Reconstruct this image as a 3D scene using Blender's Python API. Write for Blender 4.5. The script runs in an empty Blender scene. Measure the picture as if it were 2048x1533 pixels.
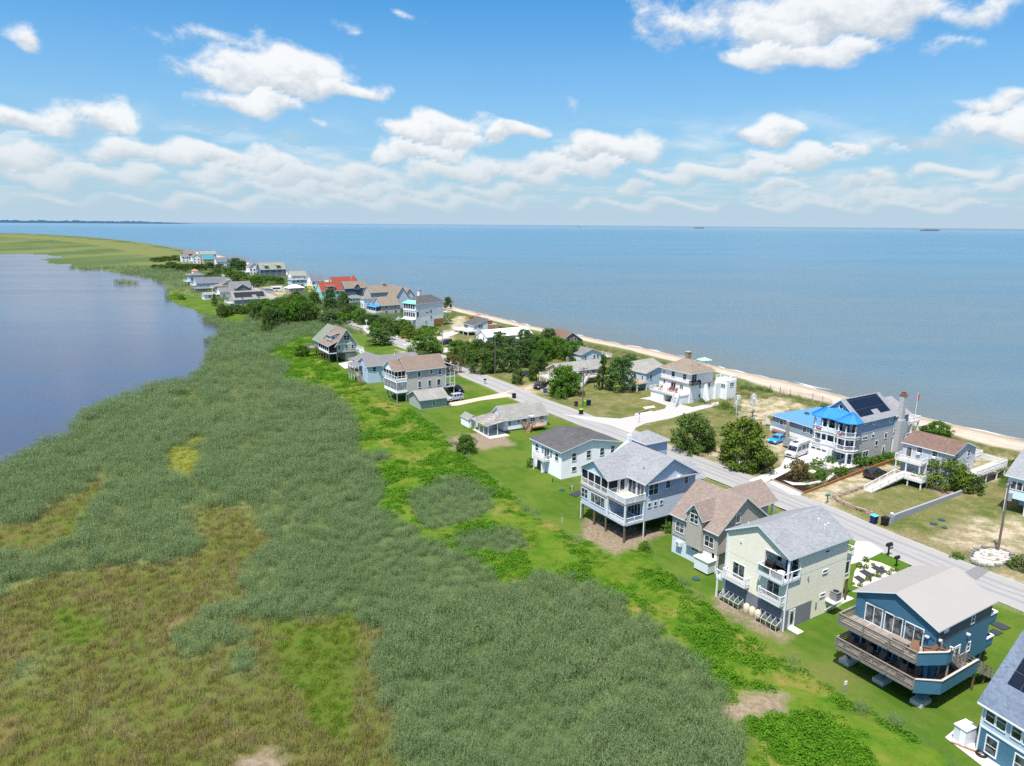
import bpy, bmesh, math, random
import numpy as np
from mathutils import Matrix, Vector
random.seed(7); rng = np.random.default_rng(11)
SC = bpy.context.scene
COL = SC.collection
PI = math.pi

# ------------------------------------------------------------------ camera (metres, ground = 0, camera 43 m up)
CAMH = 43.0; FPX = 1420.0
_u = Vector((0.00779, 1.0, 0.2229)).normalized()
_f = (Vector((0, 0, -1)) + _u * _u.z).normalized()
_r = _f.cross(_u)
def ray(px, py):
    p = Vector(((px - 1024) / FPX, -(py - 766.5) / FPX, -1))
    return p.dot(_r), p.dot(_f), p.dot(_u)
def G(px, py, z=0.0):
    """survey helper: a point of the photograph lying on the level z, in metres"""
    r = ray(px, py); t = (z - CAMH) / r[2]
    return (r[0] * t, r[1] * t)
cam = bpy.data.cameras.new('camera'); co = bpy.data.objects.new('camera', cam); COL.objects.link(co)
cam.sensor_width = 36; cam.lens = 36 * FPX / 2048; cam.clip_start = 1; cam.clip_end = 400000
M = Matrix((( _r.x, _r.y, _r.z), (_f.x, _f.y, _f.z), (_u.x, _u.y, _u.z))).to_4x4()
co.matrix_world = Matrix.Translation((0, 0, CAMH)) @ M
SC.camera = co

# ------------------------------------------------------------------ light
SUNV = Vector((-.196, -.360, 1.0)).normalized()
el = math.asin(SUNV.z); az = math.atan2(SUNV.x, SUNV.y)
sun = bpy.data.lights.new('sun', 'SUN'); so = bpy.data.objects.new('sun', sun); COL.objects.link(so)
sun.energy = 4.4; sun.angle = math.radians(.5); sun.color = (1, .965, .925)
so.rotation_euler = (-SUNV).to_track_quat('-Z', 'Y').to_euler()
SC.view_settings.view_transform = 'Standard'; SC.view_settings.look = 'None'
SC.view_settings.exposure = 0.5; SC.view_settings.gamma = 1
SC.cycles.max_bounces = 6; SC.cycles.diffuse_bounces = 3; SC.cycles.glossy_bounces = 3; SC.cycles.transparent_max_bounces = 8
SC.cycles.use_denoising = False
SC.cycles.adaptive_threshold = 0.02

class NT:
    """tiny node-tree helper"""
    def __init__(s, tree): s.t = tree; s.n = tree.nodes; s.l = tree.links
    def node(s, kind, **kw):
        n = s.n.new(kind)
        for k, v in kw.items(): setattr(n, k, v)
        return n
    def put(s, sock, v):
        if isinstance(v, bpy.types.NodeSocket): s.l.new(v, sock)
        elif v is not None: sock.default_value = v
    def math(s, op, a, b=None, c=None, clamp=False):
        n = s.n.new('ShaderNodeMath'); n.operation = op; n.use_clamp = clamp
        s.put(n.inputs[0], a); s.put(n.inputs[1], b)
        if c is not None: s.put(n.inputs[2], c)
        return n.outputs[0]
    def noise(s, vec, scale, detail=3, rough=.55, dist=0.0):
        n = s.n.new('ShaderNodeTexNoise'); s.put(n.inputs['Vector'], vec)
        n.inputs['Scale'].default_value = scale; n.inputs['Detail'].default_value = detail
        n.inputs['Roughness'].default_value = rough; n.inputs['Distortion'].default_value = dist
        return n.outputs[0]
    def ramp(s, v, a, b, x=0.0, y=1.0, smooth=True):
        n = s.n.new('ShaderNodeMapRange'); n.interpolation_type = 'SMOOTHSTEP' if smooth else 'LINEAR'
        s.put(n.inputs[0], v)
        for i, q in enumerate((a, b, x, y)): s.put(n.inputs[1 + i], q)
        return n.outputs[0]
    def mix(s, f, a, b, mode='MIX'):
        n = s.n.new('ShaderNodeMix'); n.data_type = 'RGBA'; n.blend_type = mode
        s.put(n.inputs[0], f)
        for i, q in ((6, a), (7, b)):
            s.put(n.inputs[i], (q + (1,)) if isinstance(q, tuple) and len(q) == 3 else q)
        return n.outputs[2]
    def map(s, vec, scale=(1, 1, 1), rot=(0, 0, 0), loc=(0, 0, 0)):
        n = s.n.new('ShaderNodeMapping'); s.put(n.inputs[0], vec)
        n.inputs['Scale'].default_value = scale; n.inputs['Rotation'].default_value = rot; n.inputs['Location'].default_value = loc
        return n.outputs[0]
    def coord(s, kind='Object'): return s.n.new('ShaderNodeTexCoord').outputs[kind]
    def sep(s, v):
        n = s.n.new('ShaderNodeSeparateXYZ'); s.put(n.inputs[0], v); return n.outputs
    def bump(s, h, strength=.5, dist=.05, normal=None):
        n = s.n.new('ShaderNodeBump'); n.inputs['Strength'].default_value = strength; n.inputs['Distance'].default_value = dist
        s.put(n.inputs['Height'], h)
        if normal is not None: s.put(n.inputs['Normal'], normal)
        return n.outputs[0]

def newmat(name, rough=.7, spec=.3):
    m = bpy.data.materials.new(name); m.use_nodes = True
    t = NT(m.node_tree); b = t.n['Principled BSDF']
    b.inputs['Roughness'].default_value = rough; b.inputs['Specular IOR Level'].default_value = spec
    return m, t, b
def C4(c): return (c[0], c[1], c[2], 1)

# ------------------------------------------------------------------ sky and clouds (in the world)
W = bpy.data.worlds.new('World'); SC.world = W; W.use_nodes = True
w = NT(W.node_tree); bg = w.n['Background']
sky = w.node('ShaderNodeTexSky', sky_type='NISHITA'); sky.sun_disc = False
sky.sun_elevation = el; sky.sun_rotation = az; sky.air_density = 1.1; sky.dust_density = 0.6; sky.ozone_density = 2.2; sky.altitude = 40
SKYSTR = .15
dirv = w.coord('Generated'); X, Y, Z = w.sep(dirv)
azm = w.math('ARCTAN2', X, Y)
hl = w.math('SQRT', w.math('ADD', w.math('MULTIPLY', X, X), w.math('MULTIPLY', Y, Y)))
elv = w.math('ARCTAN2', Z, hl)
# pale the clear sky towards the horizon a little (thin summer haze far out)
skc = w.mix(1.0, sky.outputs[0], (SKYSTR, SKYSTR, SKYSTR), 'MULTIPLY')
skc = w.mix(1.0, skc, w.mix(w.ramp(elv, .50, .85), (.175, .53, .76), (.60, .66, .80)), 'MULTIPLY')
skc = w.mix(w.math('POWER', w.ramp(elv, .34, .0, 0, 1, False), 1.7), skc, (.355, .46, .55))
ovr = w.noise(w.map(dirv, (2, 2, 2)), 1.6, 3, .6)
skc = w.mix(w.math('MULTIPLY', w.ramp(elv, .62, .95), w.ramp(ovr, .3, .55, .4, .9)), skc, (.80, .745, .75))  # unseen overhead cloud cover, added for brighter and whiter fill light
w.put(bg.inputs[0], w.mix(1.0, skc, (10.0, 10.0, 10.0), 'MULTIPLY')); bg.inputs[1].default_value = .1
# photographed clouds: centre x, centre y, half width, half height (pixels of the photograph), density, wispiness
CL = [(560,150,150,52,1.25,0),(500,205,75,26,.85,1),(660,180,80,22,1.2,0),(745,182,50,14,.75,1),(425,75,90,20,.6,2),
 (12,66,26,18,.7,1),(65,240,60,24,.9,1),(188,232,62,36,.9,1),(45,318,75,32,1.05,0),(110,355,90,18,.85,1),(215,348,80,19,1.0,0),
 (290,305,95,26,1.0,0),(420,312,170,24,1.0,0),(540,330,110,22,1.0,0),(405,350,85,20,1.0,0),(620,350,200,26,.85,1),
 (870,262,112,36,1.3,0),(850,305,105,26,1.15,0),(935,285,60,34,1.15,0),(1022,262,50,20,1.15,0),(735,303,26,22,.8,1),(920,345,160,26,.95,0),
 (1230,300,135,34,1.2,0),(1130,330,125,26,1.1,0),(1070,350,80,18,.9,1),(990,382,110,14,.8,1),
 (1522,266,62,27,1.25,0),(1590,318,90,25,1.1,0),(1395,350,125,17,1.0,0),(1490,345,90,17,1.0,0),(1703,288,40,15,.85,1),(1760,350,50,25,1.05,0),(1690,368,55,13,.95,1),
 (1815,380,60,12,.9,0),(1935,345,70,13,.85,0),(1560,372,60,11,.85,1),(1260,375,45,13,.8,1),(2030,245,95,32,.95,1),(1975,205,60,16,.65,1),
 (1530,20,130,42,.75,2),(1370,50,110,46,.72,2),(1690,24,180,50,1.1,1),(1590,62,90,45,.95,1),(1530,110,75,25,.85,1),(1640,108,90,24,.9,1),(1950,22,100,26,.7,2),(1900,88,60,14,.5,2),
 (1135,205,30,24,.5,2),(790,26,34,11,.6,2),(710,58,14,16,.42,2),(625,250,34,12,.5,2),(1270,30,40,30,.5,2),
 (2040,365,50,12,.9,0),(820,405,330,13,.65,1),(400,402,190,10,.7,1),(1270,408,170,10,.7,1),(1380,410,90,9,.9,0),(1600,412,130,9,.9,0),(1850,414,170,9,.85,0),(100,400,120,8,.55,1),(1750,395,240,18,.5,1),(650,380,260,16,.85,1)]
def pdir(px, py):
    r = ray(px, py); return math.atan2(r[0], r[1]), math.atan2(r[2], math.hypot(r[0], r[1]))
def cloud_dome():
    """the summer clouds: a dome far beyond the bay whose open parts let the sky through"""
    A_ = np.linspace(math.radians(-85), math.radians(85), 680); E_ = np.linspace(-.002, math.radians(48), 240); RD = 150000.0
    ea, aa_ = np.meshgrid(E_, A_, indexing='ij'); e, a = ea.ravel(), aa_.ravel(); n = len(e)
    wv = .018*np.sin(a*23+e*31)+.010*np.sin(a*57-e*43+1.3); au = a+wv*.8; ev_ = e+.006*np.sin(a*71+e*90)
    dens = np.full(n, -2.0); shade = np.zeros(n)
    for (cx, cy, hw, hh, dn, wi) in CL:
        a0, e0 = pdir(cx, cy); du = (au-a0)/(hw/FPX*1.06); dv = (ev_-e0)/(hh/FPX*1.0)
        if wi == 0: dv = np.where(dv < 0, dv*1.35, dv)
        d = (1.08-np.hypot(du, dv))*dn*.98
        if wi == 2: d = d*.62-.03
        g_ = d > dens; shade = np.where(g_, dv*.5+.5, shade); hh_ = np.maximum(.12-np.abs(dens-d), 0)/.12; dens = np.maximum(dens, d)+hh_*hh_*.03
    me = bpy.data.meshes.new('sky'); me.vertices.add(n)
    me.vertices.foreach_set('co', np.stack([RD*np.cos(e)*np.sin(a), RD*np.cos(e)*np.cos(a), RD*np.sin(e)], 1).astype(np.float32).ravel())
    i, j = np.meshgrid(np.arange(239), np.arange(679), indexing='ij'); v = (i*680+j).ravel(); q = np.stack([v, v+1, v+681, v+680], 1).astype(np.int32)
    me.loops.add(len(q)*4); me.loops.foreach_set('vertex_index', q.ravel()); me.polygons.add(len(q)); me.polygons.foreach_set('loop_start', np.arange(len(q), dtype=np.int32)*4); me.update(calc_edges=True)
    ca = me.color_attributes.new('cl', 'FLOAT_COLOR', 'POINT'); ca.data.foreach_set('color', np.stack([dens+2, shade, a, e], 1).astype(np.float32).ravel())
    m = bpy.data.materials.new('clouds'); m.use_nodes = True; w = NT(m.node_tree); w.n.remove(w.n['Principled BSDF'])
    at = w.node('ShaderNodeAttribute', attribute_name='cl'); sp = w.node('ShaderNodeSeparateColor'); w.put(sp.inputs[0], at.outputs['Color'])
    dens, shade, azm, elv = w.math('SUBTRACT', sp.outputs[0], 2.0), sp.outputs[1], sp.outputs[2], at.outputs['Alpha']
    cb = w.node('ShaderNodeCombineXYZ'); w.put(cb.inputs[0], azm); w.put(cb.inputs[1], elv); uv = cb.outputs[0]
    n_fine = w.math('SUBTRACT', w.noise(w.map(uv, (1, 1.5, 1)), 26, 6, .62, .3), .5)
    n_edge = w.math('SUBTRACT', w.noise(w.map(uv, (1, 1.3, 1)), 95, 4, .6), .5)
    pc = w.node('ShaderNodeCombineXYZ'); w.put(pc.inputs[0], azm); w.put(pc.inputs[1], w.math('DIVIDE', .9, w.math('ADD', elv, .055)))
    layer = w.noise(w.map(pc.outputs[0], (9, .95, 1)), 1.0, 5, .5)
    band = w.math('MULTIPLY', w.ramp(elv, .006, .03), w.ramp(elv, .17, .09))
    lay = w.math('MULTIPLY', w.math('MULTIPLY', w.math('SUBTRACT', layer, .42), 2.8), band)
    edge = w.math('ADD', w.math('MULTIPLY', n_fine, .95), w.math('MULTIPLY', n_edge, .22))
    tot = w.math('ADD', dens, edge)
    alpha = w.math('MAXIMUM', w.math('MULTIPLY', w.ramp(tot, -.02, .50), .96), w.math('MULTIPLY', w.ramp(lay, .0, .85), .72))
    alpha = w.math('MULTIPLY', alpha, w.ramp(elv, 0.0, .10, .62, 1.0)); alpha = w.math('MULTIPLY', alpha, w.ramp(elv, -.002, .012))
    lit = w.math('ADD', w.math('ADD', shade, w.math('MULTIPLY', n_fine, 1.1)), w.math('MULTIPLY', n_edge, .5))
    ccol = w.mix(w.ramp(lit, .05, .75), (.43, .475, .52), (.675, .69, .70))
    ccol = w.mix(w.ramp(elv, .13, .03, 0, .6), ccol, (.43, .485, .53))
    em = w.node('ShaderNodeEmission'); w.put(em.inputs[0], ccol); tr = w.node('ShaderNodeBsdfTransparent'); mx = w.node('ShaderNodeMixShader')
    w.put(mx.inputs[0], alpha); w.l.new(tr.outputs[0], mx.inputs[1]); w.l.new(em.outputs[0], mx.inputs[2]); w.l.new(mx.outputs[0], w.n['Material Output'].inputs[0])
    m.cycles.emission_sampling = 'NONE'
    me.materials.append(m); o = bpy.data.objects.new('sky', me); COL.objects.link(o); o['kind'] = 'structure'; o['label'] = 'fair weather clouds in the summer sky'
cloud_dome()
# ------------------------------------------------------------------ mesh helpers
class MB:
    def __init__(s): s.v = []; s.f = []; s.m = []
    def add(s, vs, fs, mi=0):
        o = len(s.v); s.v += [tuple(q) for q in vs]; s.f += [tuple(o + i for i in f) for f in fs]; s.m += [mi] * len(fs); return s
    def box(s, x0, x1, y0, y1, z0, z1, mi=0):
        return s.add([(x0,y0,z0),(x1,y0,z0),(x1,y1,z0),(x0,y1,z0),(x0,y0,z1),(x1,y0,z1),(x1,y1,z1),(x0,y1,z1)],
                     [(0,3,2,1),(4,5,6,7),(0,1,5,4),(1,2,6,5),(2,3,7,6),(3,0,4,7)], mi)
    def prism(s, poly, z0, z1, mi=0, mtop=None):
        """vertical prism over a plan polygon"""
        a = sum(poly[i][0]*poly[(i+1)%len(poly)][1]-poly[(i+1)%len(poly)][0]*poly[i][1] for i in range(len(poly)))
        if a < 0: poly = poly[::-1]
        n = len(poly); vs = [(x,y,z0) for x,y in poly] + [(x,y,z1) for x,y in poly]
        s.add(vs, [tuple(range(n))[::-1]] + [(i,(i+1)%n,n+(i+1)%n,n+i) for i in range(n)], mi)
        o = len(s.v) - 2*n; s.f.append(tuple(o+n+i for i in range(n))); s.m.append(mi if mtop is None else mtop); return s
    def profile(s, pts, a0, a1, axis, mi=0, mats=None):
        """profile polygon (b, z) extruded along axis 'x' or 'y' from a0 to a1"""
        n = len(pts); P = (lambda a,b,z: (a,b,z)) if axis == 'x' else (lambda a,b,z: (b,a,z))
        vs = [P(a0,b,z) for b,z in pts] + [P(a1,b,z) for b,z in pts]
        fs = [tuple(range(n)), tuple(range(2*n-1, n-1, -1))] + [(i,n+i,n+(i+1)%n,(i+1)%n) for i in range(n)]
        o = len(s.v); s.v += vs; s.f += [tuple(o+i for i in f) for f in fs]
        s.m += [mi, mi] + (mats if mats else [mi]*n); return s
    def bar(s, p, q, w=.05, h=None, mi=0):
        p, q = Vector(p), Vector(q); h = h or w; d = q - p
        if d.length < 1e-6: return s
        d.normalize(); u = d.cross(Vector((0,0,1)))
        if u.length < 1e-3: u = Vector((1,0,0))
        u.normalize(); v = u.cross(d); u = u*w/2; v = v*h/2
        vs = [p-u-v,p+u-v,p+u+v,p-u+v,q-u-v,q+u-v,q+u+v,q-u+v]
        return s.add(vs, [(0,1,2,3),(7,6,5,4),(0,4,5,1),(1,5,6,2),(2,6,7,3),(3,7,4,0)], mi)
    def tube(s, pts, r, n=8, mi=0, cap=True):
        rs = r if isinstance(r, (list, tuple)) else [r]*len(pts); pts = [Vector(p) for p in pts]; o = len(s.v)
        for i, p in enumerate(pts):
            d = (pts[min(i+1,len(pts)-1)] - pts[max(i-1,0)]).normalized(); u = d.cross(Vector((0,0,1)))
            if u.length < 1e-3: u = Vector((1,0,0))
            u.normalize(); v = u.cross(d)
            for k in range(n):
                a = 2*PI*k/n; s.v.append(tuple(p + u*math.cos(a)*rs[i] + v*math.sin(a)*rs[i]))
        for i in range(len(pts)-1):
            for k in range(n): s.f.append((o+i*n+k, o+(i+1)*n+k, o+(i+1)*n+(k+1)%n, o+i*n+(k+1)%n)); s.m.append(mi)
        if cap:
            s.f.append(tuple(o+k for k in range(n))); s.f.append(tuple(o+(len(pts)-1)*n+k for k in range(n))[::-1]); s.m += [mi, mi]
        return s
    def disc(s, x, y, z0, z1, r, n=16, mi=0): return s.tube([(x,y,z0),(x,y,z1)], r, n, mi)
    def mesh(s, name, mats):
        me = bpy.data.meshes.new(name); me.from_pydata(s.v, [], s.f)
        for m in mats: me.materials.append(m)
        if len(mats) > 1: me.polygons.foreach_set('material_index', [min(i, len(mats)-1) for i in s.m])
        bm = bmesh.new(); bm.from_mesh(me); bmesh.ops.recalc_face_normals(bm, faces=bm.faces); bm.to_mesh(me); bm.free()
        me.update(); return me
    def build(s, name, mat, parent=None, label=None, smooth=False):
        mats = mat if isinstance(mat, (list, tuple)) else [mat]
        o = bpy.data.objects.new(name, s.mesh(name, mats)); COL.objects.link(o)
        if parent is not None: o.parent = parent
        if label: o['label'] = label
        if smooth: o.data.polygons.foreach_set('use_smooth', [True]*len(o.data.polygons))
        return o
def tag(o, label=None, cat=None, group=None, kind=None):
    if label: o['label'] = label
    if cat: o['category'] = cat
    if group: o['group'] = group
    if kind: o['kind'] = kind
    return o
def empty(name, label, cat, x, y, rot=0, group=None, z=0):
    o = bpy.data.objects.new(name, None); COL.objects.link(o); o.location = (x, y, z); o.rotation_euler = (0, 0, rot)
    o.empty_display_size = .5
    return tag(o, label, cat, group)
def copy_tree(o, parent=None):
    c = o.copy(); COL.objects.link(c)
    if parent is not None: c.parent = parent
    for ch in list(o.children): copy_tree(ch, c)
    return c

# ------------------------------------------------------------------ materials
MT = {}
def plain(name, col, rough=.6, spec=.3, var=.12, scale=2.0, metal=0.0, bump=0.0):
    if name in MT: return MT[name]
    m, t, b = newmat(name, rough, spec); co_ = t.coord()
    n = t.noise(co_, scale, 5, .6)
    b.inputs['Metallic'].default_value = metal
    lo = tuple(c*(1-var) for c in col); hi = tuple(min(1, c*(1+var)) for c in col)
    t.put(b.inputs['Base Color'], t.mix(n, lo, hi))
    if bump: t.put(b.inputs['Normal'], t.bump(t.noise(co_, scale*6, 4), bump, .03))
    MT[name] = m; return m
def siding(name, col, period=.2, vertical=False, depth=.022, var=.05):
    """lapped boards (horizontal) or board-and-batten (vertical)"""
    if name in MT: return MT[name]
    m, t, b = newmat(name, .62, .3); co_ = t.coord(); x, y, z = t.sep(co_)
    if vertical: s = t.math('ADD', x, y); f = t.math('PINGPONG', s, period/2); h = t.ramp(f, 0, .035, 1, 0); d = depth
    else: h = t.math('SUBTRACT', 1.0, t.math('FRACT', t.math('DIVIDE', z, period))); d = depth
    n = t.noise(co_, 1.1, 5, .6); n2 = t.noise(t.map(co_, (1, 1, 9)), .8, 3)
    c = t.mix(n, tuple(q*(1-var) for q in col), tuple(min(1, q*(1+var)) for q in col))
    c = t.mix(t.ramp(n2, .35, .8, 0, .1), c, tuple(q*.8 for q in col))
    st = t.noise(t.map(co_, (2.2, 2.2, .22)), 1.0, 4, .6); c = t.mix(t.ramp(st, .5, .8, 0, .22), c, tuple(q*.62 for q in col))
    t.put(b.inputs['Base Color'], c)
    if vertical: t.put(b.inputs['Normal'], t.bump(h, .35, d))
    else:      # the face of every lapped board leans up a little
        vm = t.node('ShaderNodeVectorMath', operation='ADD'); t.l.new(t.node('ShaderNodeNewGeometry').outputs['Normal'], vm.inputs[0]); vm.inputs[1].default_value = (0, 0, depth/period)
        vn = t.node('ShaderNodeVectorMath', operation='NORMALIZE'); t.l.new(vm.outputs[0], vn.inputs[0]); t.put(b.inputs['Normal'], t.bump(h, .5, d, vn.outputs[0]))
    MT[name] = m; return m
def shingles(name, c1, c2, c3=None, s=1.0, streak=.25):
    if name in MT: return MT[name]
    m, t, b = newmat(name, .9, .12); co_ = t.coord()
    br = t.node('ShaderNodeTexBrick'); br.offset = .5
    x, y, z = t.sep(co_); q = t.node('ShaderNodeCombineXYZ')
    t.put(q.inputs[0], t.math('ADD', x, y)); t.put(q.inputs[1], t.math('MULTIPLY', z, 1.9))
    t.put(br.inputs['Vector'], q.outputs[0])
    br.inputs['Scale'].default_value = 1; br.inputs['Mortar Size'].default_value = .012; br.inputs['Brick Width'].default_value = .42*s
    br.inputs['Row Height'].default_value = .22*s; br.inputs['Bias'].default_value = 0
    br.inputs['Color1'].default_value = C4(c1); br.inputs['Color2'].default_value = C4(c2); br.inputs['Mortar'].default_value = C4(tuple(v*.6 for v in c1))
    vo = t.node('ShaderNodeTexVoronoi'); t.put(vo.inputs['Vector'], t.map(co_, (1, 1, 2.2))); vo.inputs['Scale'].default_value = 3.4/s
    vr = t.node('ShaderNodeSeparateColor'); t.put(vr.inputs[0], vo.outputs['Color'])
    c = t.mix(t.math('MULTIPLY', vr.outputs[0], .7), br.outputs[0], c3 or c2)
    big = t.noise(co_, .35, 4, .6)
    c = t.mix(t.ramp(big, .3, .75, 0, streak), c, tuple(v*.72 for v in c1))
    t.put(b.inputs['Base Color'], c)
    t.put(b.inputs['Normal'], t.bump(br.outputs[1], -.6, .02))
    MT[name] = m; return m
def seamed(name, col, axis='x', period=.45, rough=.4):
    """standing-seam metal roofing with seams across the given axis"""
    if name in MT: return MT[name]
    m, t, b = newmat(name, rough, .45); co_ = t.coord(); x, y, z = t.sep(co_)
    s = {'x': x, 'y': y, 'xy': t.math('ADD', x, y)}[axis]
    f = t.math('PINGPONG', s, period/2); h = t.ramp(f, 0, .03, 1, 0)
    n = t.noise(co_, .8, 4)
    t.put(b.inputs['Base Color'], t.mix(n, tuple(q*.93 for q in col), tuple(min(1, q*1.05) for q in col)))
    t.put(b.inputs['Normal'], t.bump(h, .8, .03))
    MT[name] = m; return m
def solar_mat():
    m, t, b = newmat('solar_cells', .18, .5); co_ = t.coord(); x, y, z = t.sep(co_)
    g = None
    for s, p in ((x, 1.02), (y, 1.66)):
        l = t.ramp(t.math('PINGPONG', s, p/2), .0, .035, 1, 0); g = l if g is None else t.math('MAXIMUM', g, l)
    k = None
    for s, p in ((x, .17), (y, .17)):
        l = t.ramp(t.math('PINGPONG', s, p/2), .0, .012, 1, 0); k = l if k is None else t.math('MAXIMUM', k, l)
    c = t.mix(t.math('MULTIPLY', k, .2), (.006, .009, .02), (.07, .09, .13)); c = t.mix(t.math('MULTIPLY', g, .6), c, (.10, .11, .13))
    t.put(b.inputs['Base Color'], c); return m
def glass_mat(name, a=(.012, .016, .02), b_=(.09, .11, .12), rough=.06):
    m, t, b = newmat(name, rough, .6); co_ = t.coord()
    n = t.noise(co_, 1.4, 2); t.put(b.inputs['Base Color'], t.mix(t.ramp(n, .4, .62), a, b_)); return m
def planks(name, col, period=.14, axis='x', var=.25):
    if name in MT: return MT[name]
    m, t, b = newmat(name, .85, .15); co_ = t.coord(); x, y, z = t.sep(co_); s = {'x': x, 'y': y}[axis]
    k = t.math('FLOOR', t.math('DIVIDE', s, period)); wn = t.node('ShaderNodeTexWhiteNoise', noise_dimensions='1D'); t.put(wn.inputs['W'], k)
    f = t.ramp(t.math('PINGPONG', s, period/2), 0, .012, 1, 0)
    c = t.mix(wn.outputs[0], tuple(q*(1-var) for q in col), tuple(min(1, q*(1+var)) for q in col))
    c = t.mix(t.ramp(t.noise(co_, 1.5, 5), .35, .75, 0, .35), c, tuple(q*.6 for q in col))
    t.put(b.inputs['Base Color'], c); t.put(b.inputs['Normal'], t.bump(f, -.7, .02)); MT[name] = m; return m
WHITE = plain('white_trim', (.78, .79, .80), .5, .35, .04)
GLASS = glass_mat('window_glass'); SCREEN = plain('insect_screen', (.022, .024, .026), .8, .1, .2)
GLASSB = glass_mat('green_tinted_glass', (.06, .10, .09), (.16, .22, .2)); SOLAR = solar_mat()
CURTAIN = glass_mat('curtained_glass', (.035, .045, .05), (.20, .21, .20))
CONC = plain('concrete', (.56, .52, .45), .9, .1, .12, 1.2, bump=.2)
WOODG = planks('weathered_boards', (.30, .26, .22)); WOODGY = planks('weathered_boards_y', (.30, .26, .22), axis='y')
PILE = plain('treated_piles', (.16, .125, .075), .9, .1, .3, 3)
DARKU = plain('dark_underside', (.10, .10, .10), .9, .1)
DECKT = planks('tan_deck_boards', (.55, .49, .42), var=.06)
NEWWOOD = planks('new_brown_deck', (.42, .28, .18))
GREYW = plain('grey_metal', (.30, .31, .32), .5, .4); BLACK = plain('black_plastic', (.015, .015, .017), .5, .3)

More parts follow.
